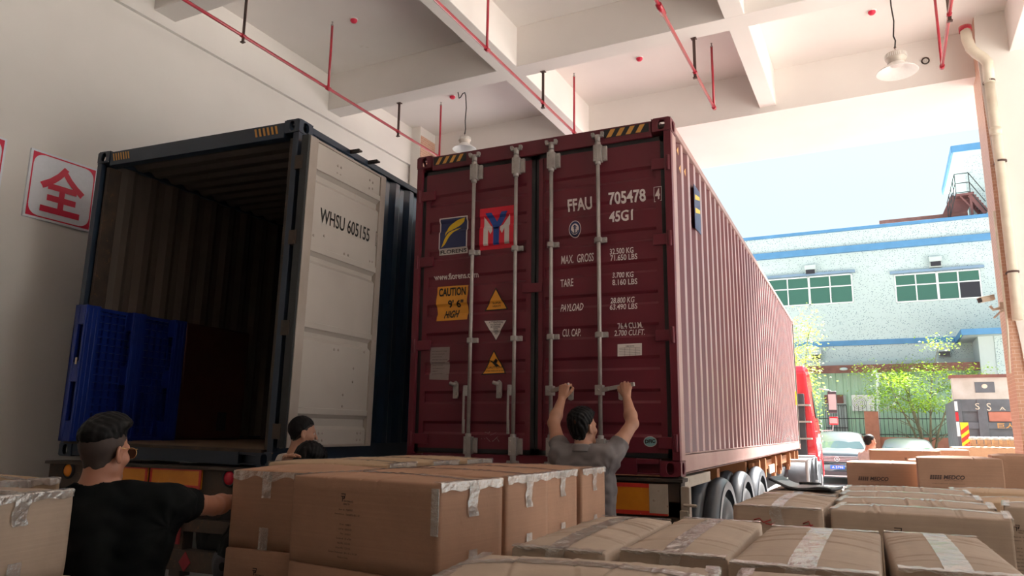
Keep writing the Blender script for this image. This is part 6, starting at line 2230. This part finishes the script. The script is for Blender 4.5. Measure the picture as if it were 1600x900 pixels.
class Shape:
    """blend of capsules and ellipsoids; each primitive: (kind, data, blend, sign)"""
    def __init__(self):
        self.p = []

    def cap(self, a, b, ra, rb, k=0.02, sign=1):
        self.p.append(('c', (np.array(a, float), np.array(b, float), ra, rb), k, sign))
        return self

    def ell(self, c, r, rot=None, k=0.02, sign=1):
        self.p.append(('e', (np.array(c, float), np.array(r, float), rot), k, sign))
        return self

    def copy(self, grow=0.0):
        s = Shape()
        for kind, d, k, sg in self.p:
            if kind == 'c':
                s.p.append((kind, (d[0], d[1], d[2] + grow, d[3] + grow), k, sg))
            else:
                s.p.append((kind, (d[0], d[1] + grow, d[2]), k, sg))
        return s

    @staticmethod
    def _d(kind, d, P):
        if kind == 'c':
            a, b, ra, rb = d
            ab = b - a
            t = np.clip(((P - a) @ ab) / max(ab @ ab, 1e-12), 0, 1)
            return np.linalg.norm(P - a - t[:, None] * ab, axis=1) - (ra + t * (rb - ra))
        c, r, rot = d
        q = P - c
        if rot is not None:
            q = q @ rot
        k0 = np.linalg.norm(q / r, axis=1)
        k1 = np.linalg.norm(q / (r * r), axis=1)
        return k0 * (k0 - 1.0) / np.maximum(k1, 1e-9)

    def bound(self, c, rad):
        """primitives that can matter near the point c"""
        out = []
        for q in self.p:
            kind, d, k, sg = q
            v = self._d(kind, d, c[None])[0]
            if kind == 'e':
                v = min(v, np.linalg.norm(c - d[0]) - d[1].min())
                v = min(v, (np.linalg.norm(c - d[0]) - d[1].max()) if v > 0 else v)
            if v < rad + 0.06 + k:
                out.append(q)
        return out

    def ev(self, P, prims=None):
        D = np.full(len(P), 1.0)
        for kind, d, k, sg in (self.p if prims is None else prims):
            v = self._d(kind, d, P)
            if sg > 0:
                h = np.clip(0.5 + 0.5 * (D - v) / k, 0, 1)
                D = D * (1 - h) + v * h - k * h * (1 - h)
            else:
                h = np.clip(0.5 - 0.5 * (D + v) / k, 0, 1)
                D = D * (1 - h) + (-v) * h + k * h * (1 - h)
        return D


def surface(shape, lo, hi, h, post=None):
    """polygonise the zero surface (surface nets) on a grid of step h, working only near the surface"""
    lo, hi = np.array(lo, float), np.array(hi, float)
    n = np.ceil((hi - lo) / h).astype(int) + 2
    BS = 12
    nb = -(-n // BS)
    N = nb * BS + 1
    G = np.full(N, 1.0, np.float32)
    rad = BS * h * 0.5 * math.sqrt(3)
    for bi in range(nb[0]):
        for bj in range(nb[1]):
            for bk in range(nb[2]):
                o = np.array([bi, bj, bk]) * BS
                c = lo + (o + BS / 2) * h
                pr = shape.bound(c, rad)
                if not pr:
                    continue
                ax = [lo[m] + (o[m] + np.arange(BS + 1)) * h for m in range(3)]
                P = np.stack(np.meshgrid(*ax, indexing='ij'), -1).reshape(-1, 3)
                v = shape.ev(P, pr)
                if post is not None:
                    v = post(P, v)
                G[o[0]:o[0] + BS + 1, o[1]:o[1] + BS + 1, o[2]:o[2] + BS + 1] = v.reshape(BS + 1, BS + 1, BS + 1)
    inside = G < 0
    cell = np.zeros(tuple(np.array(G.shape) - 1), np.int8)
    for a in (0, 1):
        for b in (0, 1):
            for c in (0, 1):
                cell += inside[a:G.shape[0] - 1 + a, b:G.shape[1] - 1 + b, c:G.shape[2] - 1 + c]
    act = (cell > 0) & (cell < 8)
    idx = np.argwhere(act)
    if len(idx) == 0:
        return [], []
    ids = -np.ones(cell.shape, np.int64)
    ids[act] = np.arange(len(idx))
    acc = np.zeros((len(idx), 3))
    cnt = np.zeros(len(idx))
    corners = [(a, b, c) for a in (0, 1) for b in (0, 1) for c in (0, 1)]
    for A in corners:
        for m in range(3):
            if A[m] == 1:
                continue
            Bc = list(A)
            Bc[m] = 1
            i0, i1 = idx + np.array(A), idx + np.array(Bc)
            v0, v1 = G[i0[:, 0], i0[:, 1], i0[:, 2]], G[i1[:, 0], i1[:, 1], i1[:, 2]]
            cr = (v0 < 0) != (v1 < 0)
            t = np.where(cr, v0 / np.where(cr, v0 - v1, 1), 0)
            p = np.array(A, float)[None] + t[:, None] * (np.array(Bc) - np.array(A))[None]
            acc += p * cr[:, None]
            cnt += cr
    V = lo + (idx + acc / cnt[:, None]) * h
    F = []
    for m in range(3):
        u, w = (m + 1) % 3, (m + 2) % 3
        s0 = [slice(None)] * 3
        s1 = [slice(None)] * 3
        s0[m] = slice(0, G.shape[m] - 1)
        s1[m] = slice(1, G.shape[m])
        e = np.argwhere(inside[tuple(s0)] != inside[tuple(s1)])
        ok = (e[:, u] > 0) & (e[:, w] > 0) & (e[:, u] < G.shape[u] - 1) & (e[:, w] < G.shape[w] - 1)
        e = e[ok]
        if not len(e):
            continue
        def cid(du, dw):
            q = e.copy()
            q[:, u] += du
            q[:, w] += dw
            return ids[q[:, 0], q[:, 1], q[:, 2]]
        quad = np.stack([cid(-1, -1), cid(0, -1), cid(0, 0), cid(-1, 0)], 1)
        fl = inside[e[:, 0], e[:, 1], e[:, 2]]
        quad = np.where(fl[:, None], quad, quad[:, ::-1])
        F.append(quad)
    F = np.concatenate(F)
    F = F[(F >= 0).all(1)]
    return V, F


def smesh(name, mat, parent, shape, h, post=None, pad=0.03):
    lo = np.full(3, 1e9)
    hi = -lo
    for kind, d, k, sg in shape.p:
        if sg < 0:
            continue
        if kind == 'c':
            for p, r in ((d[0], d[2]), (d[1], d[3])):
                lo, hi = np.minimum(lo, p - r), np.maximum(hi, p + r)
        else:
            r = d[1].max()
            lo, hi = np.minimum(lo, d[0] - r), np.maximum(hi, d[0] + r)
    V, F = surface(shape, lo - pad, hi + pad, h, post)
    me = bpy.data.meshes.new(name)
    me.vertices.add(len(V))
    me.vertices.foreach_set('co', np.asarray(V, np.float32).ravel())
    me.loops.add(len(F) * 4)
    me.loops.foreach_set('vertex_index', np.asarray(F, np.int32).ravel())
    me.polygons.add(len(F))
    me.polygons.foreach_set('loop_start', np.arange(0, len(F) * 4, 4, dtype=np.int32))
    me.polygons.foreach_set('use_smooth', np.ones(len(F), bool))
    me.update(calc_edges=True)
    me.validate()
    me.materials.append(mat)
    o = bpy.data.objects.new(name, me)
    COL.objects.link(o)
    o.parent = parent
    return o


def nz(P, f, s=0.0):
    """cheap smooth pseudo noise in -1..1"""
    x, y, z = P[:, 0] * f, P[:, 1] * f, P[:, 2] * f
    return (np.sin(x * 1.7 + 2.1 * np.sin(y * 1.3 + s) + s) + np.sin(y * 2.1 + 1.7 * np.sin(z * 1.1 + s * 2)) + np.sin(z * 1.9 + 1.9 * np.sin(x * 1.2 + s * 3))) / 3


def hand(S, wrist, d, back, thumb, curl=(0.25, 0.35, 0.2), spread=0.02, s=1.0, tcurl=0.3, k=0.006):
    """d: wrist to knuckles, back: out of the back of the hand, thumb: side the thumb leaves from"""
    w = np.array(wrist, float)
    d = np.array(d, float); d /= np.linalg.norm(d)
    back = np.array(back, float); back -= d * (back @ d); back /= np.linalg.norm(back)
    t = np.array(thumb, float); t -= d * (t @ d) + back * (t @ back); t /= np.linalg.norm(t)
    for j, (off, ln, r) in enumerate(((0.031, 0.93, 0.0088), (0.0105, 1.02, 0.0092), (-0.0105, 0.95, 0.0088), (-0.030, 0.78, 0.0078))):
        kn = w + d * (0.088 - 0.004 * abs(j - 1)) * s + t * off * s + back * (0.002 - 0.003 * abs(j - 1.2)) * s
        S.cap(w + t * off * 0.55 * s + d * 0.010 * s, kn, 0.0150 * s, 0.0120 * s, 0.012)
        p, dd = kn, d + t * (off * 1.2)
        dd = dd / np.linalg.norm(dd)
        bb = back.copy()
        for seg, (l, c) in enumerate(zip((0.043, 0.028, 0.022), curl)):
            ca, sa = math.cos(c), math.sin(c)
            dd, bb = dd * ca - bb * sa, bb * ca + dd * sa  # curl
            q = p + dd * l * ln * s
            S.cap(p, q, (r - 0.0006 * seg) * s, (r - 0.0006 * (seg + 1)) * s, k)
            p = q
    b0 = w + d * 0.022 * s + t * 0.024 * s - back * 0.006 * s
    d1 = (d * 0.72 + t * 0.62 - back * 0.25); d1 /= np.linalg.norm(d1)
    b1 = b0 + d1 * 0.042 * s
    d2 = d1 * math.cos(tcurl) + (-back * 0.7 + d * 0.4 - t * 0.5) * math.sin(tcurl); d2 /= np.linalg.norm(d2)
    b2 = b1 + d2 * 0.032 * s
    d3 = d2 * math.cos(tcurl) + (-back * 0.7 - t * 0.6) * math.sin(tcurl); d3 /= np.linalg.norm(d3)
    b3 = b2 + d3 * 0.025 * s
    S.cap(b0, b1, 0.016 * s, 0.0115 * s, 0.010).cap(b1, b2, 0.0112 * s, 0.0100 * s, k).cap(b2, b3, 0.0100 * s, 0.0080 * s, k)


def head(S, c, Rm, s=1.0):
    c = np.array(c, float)
    P = lambda x, y, z: c + Rm @ (np.array([x, y, z]) * s)
    S.ell(P(0, -0.014, 0.036), np.array([0.074, 0.095, 0.088]) * s, Rm, 0.02)
    S.ell(P(0, 0.028, -0.030), np.array([0.060, 0.060, 0.082]) * s, Rm, 0.03)
    S.cap(P(-0.044, 0.005, -0.070), P(-0.012, 0.066, -0.096), 0.022 * s, 0.020 * s, 0.025)
    S.cap(P(0.044, 0.005, -0.070), P(0.012, 0.066, -0.096), 0.022 * s, 0.020 * s, 0.025)
    for q in (-1, 1):
        S.cap(P(0.012 * q, 0.083, 0.022), P(0.045 * q, 0.066, 0.020), 0.011 * s, 0.010 * s, 0.012)
        S.ell(P(0.043 * q, 0.052, -0.026), np.array([0.024, 0.026, 0.024]) * s, Rm, 0.018)
        S.ell(P(0.031 * q, 0.094, 0.002), np.array([0.015, 0.013, 0.010]) * s, Rm, 0.012, -1)
        S.ell(P(0.0795 * q, -0.012, -0.008), np.array([0.0080, 0.021, 0.034]) * s, Rm @ _rot(0.32 * q, 0.12), 0.006)
        S.ell(P(0.0865 * q, -0.007, -0.005), np.array([0.0055, 0.010, 0.018]) * s, Rm @ _rot(0.32 * q, 0.12), 0.004, -1)
        S.cap(P(0.0795 * q, -0.006, -0.034), P(0.079 * q, -0.004, -0.037), 0.0065 * s, 0.0065 * s, 0.005)
        S.ell(P(0.009 * q, 0.104, -0.033), np.array([0.008, 0.009, 0.007]) * s, Rm, 0.006)
    S.cap(P(0, 0.088, 0.012), P(0, 0.108, -0.028), 0.0075 * s, 0.0110 * s, 0.010)
    S.cap(P(-0.019, 0.081, -0.059), P(0.019, 0.081, -0.059), 0.0075 * s, 0.0075 * s, 0.006)
    S.cap(P(-0.015, 0.081, -0.070), P(0.015, 0.081, -0.070), 0.0080 * s, 0.0080 * s, 0.006)
    S.ell(P(0, 0.078, -0.098), np.array([0.020, 0.016, 0.016]) * s, Rm, 0.015)
    return P


def headframe(P, c, Rm, s):
    return ((P - np.array(c)) @ Rm) / s


def person(label, loc, yaw, j, shirt, skin, hair_kind, h=0.005, group=None, head_s=1.0, collar=False, build_=1.0):
    """j: joints in the person's own frame (x right, y ahead, z up)"""
    t = thing('person', label, 'person', loc, (0, 0, yaw), group)
    J = {k: np.array(v, float) for k, v in j.items() if k not in ('hy', 'hp', 'hr', 'lh', 'rh')}
    Rm = _rot(j.get('hy', 0), j.get('hp', 0), j.get('hr', 0))
    b = build_
    S = Shape()
    hc = J['head']
    head(S, hc, Rm, head_s)
    chest, waist, hip = J['chest'], J['waist'], J['hip']
    neck = J['neck']
    S.cap(hc + Rm @ np.array([0, -0.022, -0.055]) * head_s, neck, 0.052 * b, 0.059 * b, 0.03)
    torso = Shape()
    sl, sr = J['ls'], J['rs']
    mid = (sl + sr) / 2
    torso.cap(sl * 0.86 + mid * 0.14, sr * 0.86 + mid * 0.14, 0.066 * b, 0.066 * b, 0.05)
    torso.cap(neck - np.array([0, 0, 0.01]), mid, 0.058 * b, 0.075 * b, 0.05)
    for q in (-1, 1):
        ax = (sr - sl) / np.linalg.norm(sr - sl)
        torso.cap(mid + ax * 0.085 * q * b - np.array([0, 0, 0.05]), chest + ax * 0.080 * q * b, 0.090 * b, 0.095 * b, 0.06)
        torso.cap(chest + ax * 0.080 * q * b, waist + ax * 0.065 * q * b, 0.095 * b, 0.092 * b, 0.06)
        torso.cap(waist + ax * 0.065 * q * b, hip + ax * 0.080 * q * b, 0.092 * b, 0.098 * b, 0.06)
        # shoulder blade and muscle towards the arm
        s0 = sr if q > 0 else sl
        el = J['re'] if q > 0 else J['le']
        u = (el - s0) / np.linalg.norm(el - s0)
        torso.cap(mid + ax * 0.10 * q * b - np.array([0, 0.02, 0.10]), s0 + u * 0.04, 0.055 * b, 0.052 * b, 0.05)
    arms = Shape()
    for s0, e, w in (('ls', 'le', 'lw'), ('rs', 're', 'rw')):
        s0, e, w = J[s0], J[e], J[w]
        u = (e - s0)
        arms.cap(s0, s0 + u * 0.45, 0.056 * b, 0.049 * b, 0.03).cap(s0 + u * 0.45, e, 0.049 * b, 0.040 * b, 0.03)
        f = (w - e)
        arms.cap(e, e + f * 0.30, 0.041 * b, 0.043 * b, 0.02).cap(e + f * 0.30, w, 0.043 * b, 0.0265 * b, 0.02)
    legs = Shape()
    for q, kn, an in ((-1, 'lk', 'la'), (1, 'rk', 'ra')):
        hp_ = hip + np.array([0.085 * q, 0, -0.04])
        legs.cap(hp_, J[kn], 0.090 * b, 0.058 * b, 0.04).cap(J[kn], J[kn] * 0.68 + J[an] * 0.32 + np.array([0, -0.012, 0]), 0.056 * b, 0.057 * b, 0.03)
        legs.cap(J[kn] * 0.68 + J[an] * 0.32 + np.array([0, -0.012, 0]), J[an], 0.057 * b, 0.038 * b, 0.03)
    S.p += torso.p + arms.p + legs.p
    for side in ('lh', 'rh'):
        if side in j:
            w = J['lw'] if side == 'lh' else J['rw']
            hand(S, w, **j[side])
    body = smesh('body', skin, t, S, h)
    # shirt: torso and upper arms, grown, with folds; cut at neck, hem and sleeves
    C = Shape()
    g = torso.copy(0.013)
    C.p += g.p
    cuts = []
    for s0, e in (('ls', 'le'), ('rs', 're')):
        s0, e = J[s0], J[e]
        u = (e - s0)
        ln = np.linalg.norm(u)
        frac = float(j.get('sleeve', 0.62))
        C.cap(s0, s0 + u * frac, 0.068 * b, 0.064 * b, 0.035)
        cuts.append((s0 + u * (frac - 0.02), u / ln, s0))
    hem = float(j.get('hem', hip[2] - 0.06))
    nk = neck + np.array([0, 0, 0.012])
    if collar:
        pr = [(0.069, -0.020), (0.069, 0.022), (0.073, 0.030), (0.080, 0.026), (0.092, 0.000), (0.102, -0.022)]
        def cf(u, v):
            i = min(int(v * (len(pr) - 1)), len(pr) - 2)
            f = v * (len(pr) - 1) - i
            r = pr[i][0] * (1 - f) + pr[i + 1][0] * f
            z = pr[i][1] * (1 - f) + pr[i + 1][1] * f
            a = math.radians(118 + 304 * u)
            return Vector((neck[0] + r * math.cos(a), neck[1] - 0.006 + r * 0.97 * math.sin(a), neck[2] + 0.012 + z - 0.030 * math.sin(a) - 0.003 * math.sin(a * 3)))
        co = MB().sheet(cf, 48, 15).build('collar', shirt, t)
        sd = co.modifiers.new('thickness', 'SOLIDIFY')
        sd.thickness = 0.004
    hub = mid - np.array([0, 0, 0.10])
    def post(P, v):
        fold = 0.010 * nz(P * np.array([1, 1, 0.4]), 17, 1.0) + 0.005 * nz(P * np.array([0.7, 0.7, 1.0]), 42, 2.0)
        # creases that fan from each armpit
        for s0 in (sl, sr):
            q = P - (s0 * 1.08 - mid * 0.08 - np.array([0, 0, 0.09]))
            rr = np.linalg.norm(q, axis=1)
            ang = np.arctan2(q[:, 2], q[:, 0])
            fold = fold + 0.005 * np.sin(ang * 9 + rr * 9) * np.exp(-(rr / 0.15) ** 2) * np.clip(rr / 0.08 - 0.4, 0, 1)
        v = v + fold - 0.002
        v = np.maximum(v, hem + 0.006 * nz(P, 12, 4) - P[:, 2])
        for o, u, s0 in cuts:
            d = (P - o) @ u
            near = np.linalg.norm(P - o - d[:, None] * u, axis=1) < 0.11
            v = np.where(near & (np.linalg.norm(P - o, axis=1) < 0.30), np.maximum(v, d + 0.002 * nz(P, 60, 1)), v)
        if not collar:
            q = P - neck
            v = np.maximum(v, -(np.linalg.norm(q * np.array([1, 1, 0.8]) - np.array([0, 0.012, 0.055]), axis=1) - 0.080 * b))
        else:
            q = P - neck
            v = np.maximum(v, 0.058 - np.linalg.norm((q - np.array([0, 0.004, 0.0]))[:, :2], axis=1) - np.where(q[:, 2] > -0.02, 0, 1))
        return v
    smesh('shirt', shirt, t, C, max(h, 0.005), post)
    # trousers and shoes
    T = Shape()
    T.p += legs.copy(0.014).p
    T.cap(hip + np.array([-0.075, 0, 0.02]), hip + np.array([0.075, 0, 0.02]), 0.112 * b, 0.112 * b, 0.05)
    wz = hip[2] + 0.07
    smesh('trousers', M['cloth_dark'], t, T, 0.010, lambda P, v: np.maximum(np.maximum(v + 0.003 * nz(P, 18, 3), P[:, 2] - wz), 0.05 - P[:, 2]))
    for an, q in (('la', -1), ('ra', 1)):
        a = J[an]
        F_ = Shape()
        F_.cap((a[0], a[1] - 0.045, 0.042), (a[0], a[1] + 0.02, 0.048), 0.040, 0.042, 0.02).cap((a[0], a[1] + 0.02, 0.045), (a[0] + 0.008 * q, a[1] + 0.165, 0.030), 0.040, 0.032, 0.03)
        smesh('shoe', M['shoe'], t, F_, 0.010, lambda P, v: np.maximum(v, 0.001 - P[:, 2]))
    # eyes
    for q in (-1, 1):
        e = hc + Rm @ (np.array([0.031 * q, 0.0700, 0.002]) * head_s)
        MB().ellipsoid(e, (0.0115 * head_s,) * 3, 14, 10).build('eye', M['eye'], t)
        e2 = hc + Rm @ (np.array([0.031 * q, 0.0768, 0.002]) * head_s)
        MB().ellipsoid(e2, (0.0052 * head_s,) * 3, 10, 8).build('pupil', M['black_ink'], t)
    L_ = hc + Rm @ (np.array([0.0, 0.0, 0.0]))
    # hair
    def region(q, kind):  # noqa
        """>0 outside of the haired area, q in head units"""
        x, y, z = q[:, 0], q[:, 1], q[:, 2]
        if kind == 'full':
            line = np.where(y > 0.02, 0.062 - 0.20 * (0.02 - y) * 0 + (y - 0.02) * 0.15, 0.062 - (0.02 - y) * 1.75)
            line = np.maximum(line, -0.075)
            line = np.where((y > -0.040) & (y < 0.02) & (np.abs(x) > 0.05), np.maximum(line, 0.028), line)
        elif kind == 'crop':
            line = np.where(y > 0.03, 0.066, 0.066 - (0.03 - y) * 1.35)
            line = np.maximum(line, -0.055)
        elif kind == 'top':
            line = 0.058 + 0.14 * (y + 0.02)
            line = np.where(y < -0.06, 0.050 + (y + 0.06) * 0.3, line)
        else:   # sides
            line = np.where(y > 0.02, 0.040 + (y - 0.02) * 0.5, 0.030 - (0.02 - y) * 1.4)
            line = np.maximum(line, -0.060)
        return line - z
    def hair_mesh(kind, mat, grow, nm, amp, quiff=0.0):
        H = Shape()
        P_ = lambda x, y, z: hc + Rm @ (np.array([x, y, z]) * head_s)
        H.ell(P_(0, -0.014, 0.036), np.array([0.074, 0.095, 0.088]) * head_s, Rm, 0.02)
        H.ell(P_(0, 0.028, -0.030), np.array([0.060, 0.060, 0.082]) * head_s, Rm, 0.03)
        H.cap(hc + Rm @ np.array([0, -0.022, -0.055]) * head_s, neck, 0.053 * b, 0.056 * b, 0.03)
        if False:
            for k in range(5):
                y = -0.055 + 0.026 * k
                H.cap(P_(-0.030, y, 0.106 + 0.005 * k), P_(0.030, y, 0.106 + 0.005 * k), 0.020 * head_s + 0.002 * k, 0.020 * head_s + 0.002 * k, 0.02)
            H.cap(P_(-0.028, 0.050, 0.122), P_(0.030, 0.052, 0.124), 0.020, 0.020, 0.02)
        def post(P, v):
            q = headframe(P, hc, Rm, head_s)
            strands = amp * (0.6 * np.sin(q[:, 0] * 260 + 3 * np.sin(q[:, 1] * 50)) + 0.6 * np.sin(q[:, 1] * 230 + q[:, 2] * 120 + 2 * np.sin(q[:, 0] * 60)) + nz(q, 60, 2))
            r = region(q, kind) + 0.005 * nz(q, 110, 5) + 0.006 * nz(q, 45, 3)
            gr = grow * (1.75 if kind == 'full' else 1.0) * np.clip(-r / 0.035, 0, 1) ** 0.6
            extra = 0.010 * np.clip((q[:, 2] - 0.03) / 0.08, 0, 1) if kind == 'full' else 0.0
            if quiff:
                extra = 0.028 * np.clip((q[:, 2] - 0.085) / 0.035, 0, 1) * np.clip((q[:, 1] + 0.09) / 0.13, 0.15, 1) + 0.006
            v = v - (gr + extra * np.clip(-r / 0.03, 0, 1)) * head_s + strands
            return np.maximum(v, (r - 0.001) * head_s)
        smesh(nm, mat, t, H, min(h, 0.0045), post, 0.02)
    if hair_kind == 'undercut':
        hair_mesh('side', M['stubble'], 0.0025, 'shaved_hair', 0.0002)
        hair_mesh('top', M['hair'], 0.010, 'hair', 0.0015, quiff=1.0)
    elif hair_kind == 'full':
        hair_mesh('full', M['hair'], 0.011, 'hair', 0.0024)
    else:
        hair_mesh('side', M['stubble'], 0.0022, 'shaved_hair', 0.0002)
        hair_mesh('crop', M['hair'], 0.006, 'hair', 0.0010)
    return t, hc, Rm


def local(loc, yaw, p):
    d = Vector(p) - Vector(loc)
    return Matrix.Rotation(-yaw, 3, 'Z') @ d


# --- man in grey at the maroon doors, both arms up on the handles
GL = (1.885, -0.56, 0.0)
def gl(p):
    return np.array(local(GL, 0, p))
lw = (1.575, -0.235, 1.885)
rw = (2.085, -0.200, 1.895)
le = on_y(865, 661, -0.36) + Vector((0, 0, 0))
re = on_y(988, 662, -0.36)
jg = dict(head=gl((1.858, -0.53, 1.655)), hy=-0.45, hp=0.10, neck=(-0.012, -0.015, 1.475), ls=(-0.190, -0.005, 1.445), rs=(0.180, -0.005, 1.450),
          le=gl(le), re=gl(re), lw=gl(lw), rw=gl(rw), chest=(0, 0.0, 1.24), waist=(0.01, 0.0, 1.08), hip=(0.01, 0.0, 0.93),
          lk=(-0.12, 0.03, 0.50), rk=(0.12, 0.02, 0.50), la=(-0.14, -0.02, 0.09), ra=(0.14, -0.04, 0.09), sleeve=0.46, hem=0.84,
          lh=dict(d=(0.12, 0.12, 0.98), back=(-0.15, -1, 0.1), thumb=(1, 0, 0), curl=(1.05, 1.35, 0.9), tcurl=0.9, s=1.12),
          rh=dict(d=(-0.10, 0.18, 0.98), back=(0.1, -1, 0.15), thumb=(-1, 0, 0), curl=(1.05, 1.35, 0.9), tcurl=0.7, s=1.12))
person('man in a grey polo shirt seen from behind, both arms raised to the door handles', GL, 0, jg, M['cloth_grey'], M['skin_tan'], 'full', 0.0038, collar=True, build_=1.10, head_s=1.04)

# --- man in black in the left foreground, right arm reaching to the cartons
ML = (0.86, -3.50, 0.0)
MY = R(38)
def ml(p):
    return np.array(local(ML, MY, p))
mh = at_depth(164, 702, 3.14)
jm = dict(head=ml((mh.x, mh.y, mh.z - 0.012)), hy=R(-27), hp=-0.02, neck=ml((mh.x - 0.012, mh.y - 0.015, mh.z - 0.175)), ls=(-0.190, 0.0, mh.z - 0.235), rs=(0.185, 0.03, mh.z - 0.225),
          le=(-0.25, 0.10, 1.05), lw=(-0.18, 0.30, 0.98), re=ml((0.875, -3.02, 1.262)), rw=ml((0.765, -2.765, 1.262)),
          chest=(0, 0.0, 1.14), waist=(0.0, -0.01, 1.0), hip=(0.0, -0.01, 0.88), lk=(-0.11, 0.04, 0.48), rk=(0.11, 0.02, 0.48), la=(-0.13, -0.02, 0.09), ra=(0.13, -0.04, 0.09), sleeve=0.44, hem=0.76,
          lh=dict(d=(0.3, 0.9, 0), back=(0, 0, 1), thumb=(1, 0, 0)),
          rh=dict(d=tuple(local((0, 0, 0), MY, (0.70, 0.71, 0.0))), back=tuple(local((0, 0, 0), MY, (-0.7, 0.7, 0.1))), thumb=(0, 0, 1), curl=(0.15, 0.2, 0.15)))
mt, mhc, mR = person('man in a black T-shirt with an undercut and thin gold glasses, reaching to the cartons', ML, MY, jm, M['cloth_black'], M['skin'], 'undercut', 0.0038, head_s=1.08, build_=1.06)
g = MB()
GP = lambda x, y, z: Vector(mhc + mR @ (np.array([x, y, z]) * 1.08))
for q in (-1, 1):
    g.tube([GP(0.079 * q, -0.012, 0.018), GP(0.076 * q, 0.03, 0.014), GP(0.068 * q, 0.098, 0.012), GP(0.060 * q, 0.108, 0.012)], 0.0017, 6)
    ring = [GP(0.033 * q + 0.027 * math.cos(a), 0.108 - 0.004 * abs(math.cos(a)), -0.004 + 0.021 * math.sin(a)) for a in [2 * PI * k / 20 for k in range(21)]]
    g.tube(ring, 0.0014, 6)
g.tube([GP(-0.007, 0.110, 0.006), GP(0.0, 0.112, 0.008), GP(0.007, 0.110, 0.006)], 0.0014, 6)
go = g.build('glasses', M['gold'], mt)
for q in (-1, 1):
    MB().add([GP(0.033 * q + 0.026 * math.cos(a), 0.107, -0.004 + 0.020 * math.sin(a)) for a in [2 * PI * k / 20 for k in range(20)]], [tuple(range(20))]).build('lens', M['lens'], go, fix=False)

# --- man in a pale shirt by the folded white door
WL = (-0.17, -1.25, 0.0)
WY = R(-24)
def wl(p):
    return np.array(local(WL, WY, p))
wh = at_depth(473, 677, 5.55)
jw = dict(head=wl((wh.x, wh.y, wh.z)), hy=R(-12), hp=-0.08, neck=wl((wh.x - 0.02, wh.y - 0.04, wh.z - 0.17)), ls=(-0.19, 0.0, wh.z - 0.235), rs=(0.19, 0.0, wh.z - 0.235),
          le=(-0.24, 0.10, 1.10), lw=(-0.20, 0.33, 1.12), re=(0.26, 0.08, 1.12), rw=(0.24, 0.32, 1.15), chest=(0, 0.0, 1.15), waist=(0, 0, 1.0), hip=(0, 0, 0.90),
          lk=(-0.11, 0.03, 0.48), rk=(0.11, 0.02, 0.48), la=(-0.12, -0.02, 0.09), ra=(0.12, -0.04, 0.09), sleeve=0.62,
          lh=dict(d=(0.2, 0.95, 0), back=(0, 0, 1), thumb=(1, 0, 0)), rh=dict(d=(-0.2, 0.95, 0), back=(0, 0, 1), thumb=(-1, 0, 0)))
person('man in a pale shirt with cropped hair standing beside the folded white door', WL, WY, jw, M['cloth_pale'], M['skin_tan'], 'crop', 0.006)

# --- stooping black-haired person of whom only the crown and a hand show
KL = (0.13, -1.72, 0.0)
KY = R(-40)
def kl(p):
    return np.array(local(KL, KY, p))
kh = at_depth(481, 722, 4.95)
kw = Vector((0.50, -1.93, 1.452))
jk = dict(head=kl((kh.x, kh.y, kh.z - 0.015)), hy=0.2, hp=-0.7, neck=kl((kh.x - 0.06, kh.y - 0.03, kh.z - 0.15)), ls=(-0.20, -0.10, kh.z - 0.21), rs=(0.17, -0.10, kh.z - 0.22),
          le=(-0.26, -0.02, 1.00), lw=(-0.15, 0.16, 0.95), re=kl((0.30, -1.98, 1.13)), rw=kl((0.478, -2.10, 1.375)), chest=(0, -0.17, 1.0), waist=(0, -0.24, 0.87), hip=(0, -0.28, 0.76),
          lk=(-0.12, 0.04, 0.46), rk=(0.12, 0.04, 0.46), la=(-0.12, -0.14, 0.09), ra=(0.12, -0.16, 0.09), sleeve=0.6, hem=0.68,
          lh=dict(d=(0.2, 0.95, 0), back=(0, 0, 1), thumb=(1, 0, 0)), rh=dict(d=tuple(local((0, 0, 0), KY, (0.22, 0, 0.97))), back=tuple(local((0, 0, 0), KY, (-1, 0, 0.25))), thumb=tuple(local((0, 0, 0), KY, (0, -1, 0))), curl=(1.15, 0.25, 0.15)))
person('black-haired person stooping behind the cartons, only the crown and one hand showing', KL, KY, jk, M['cloth_black'], M['skin_tan'], 'full', 0.006)

# --- man outside
oh = at_depth(1357, 690, 13.0)
OL = (oh.x, oh.y, 0.0)
OY = R(-55)
jo = dict(head=(0, 0.03, oh.z), hy=0, hp=0.0, neck=(0, -0.01, oh.z - 0.17), ls=(-0.19, 0.0, oh.z - 0.235), rs=(0.19, 0.0, oh.z - 0.235),
          le=(-0.26, 0.03, 1.06), lw=(-0.26, 0.20, 0.88), re=(0.26, 0.03, 1.06), rw=(0.26, 0.20, 0.88), chest=(0, 0.0, 1.12), waist=(0, 0, 0.98), hip=(0, 0, 0.88),
          lk=(-0.11, 0.03, 0.48), rk=(0.11, 0.02, 0.48), la=(-0.12, -0.02, 0.09), ra=(0.12, -0.04, 0.09), sleeve=0.62,
          lh=dict(d=(0, 0.6, -0.8), back=(-1, 0, 0), thumb=(0, 1, 0.3)), rh=dict(d=(0, 0.6, -0.8), back=(1, 0, 0), thumb=(0, 1, 0.3)))
person('man with short hair and a pale shirt walking outside behind the far cartons', OL, OY, jo, M['cloth_pale'], M['skin'], 'crop', 0.009)
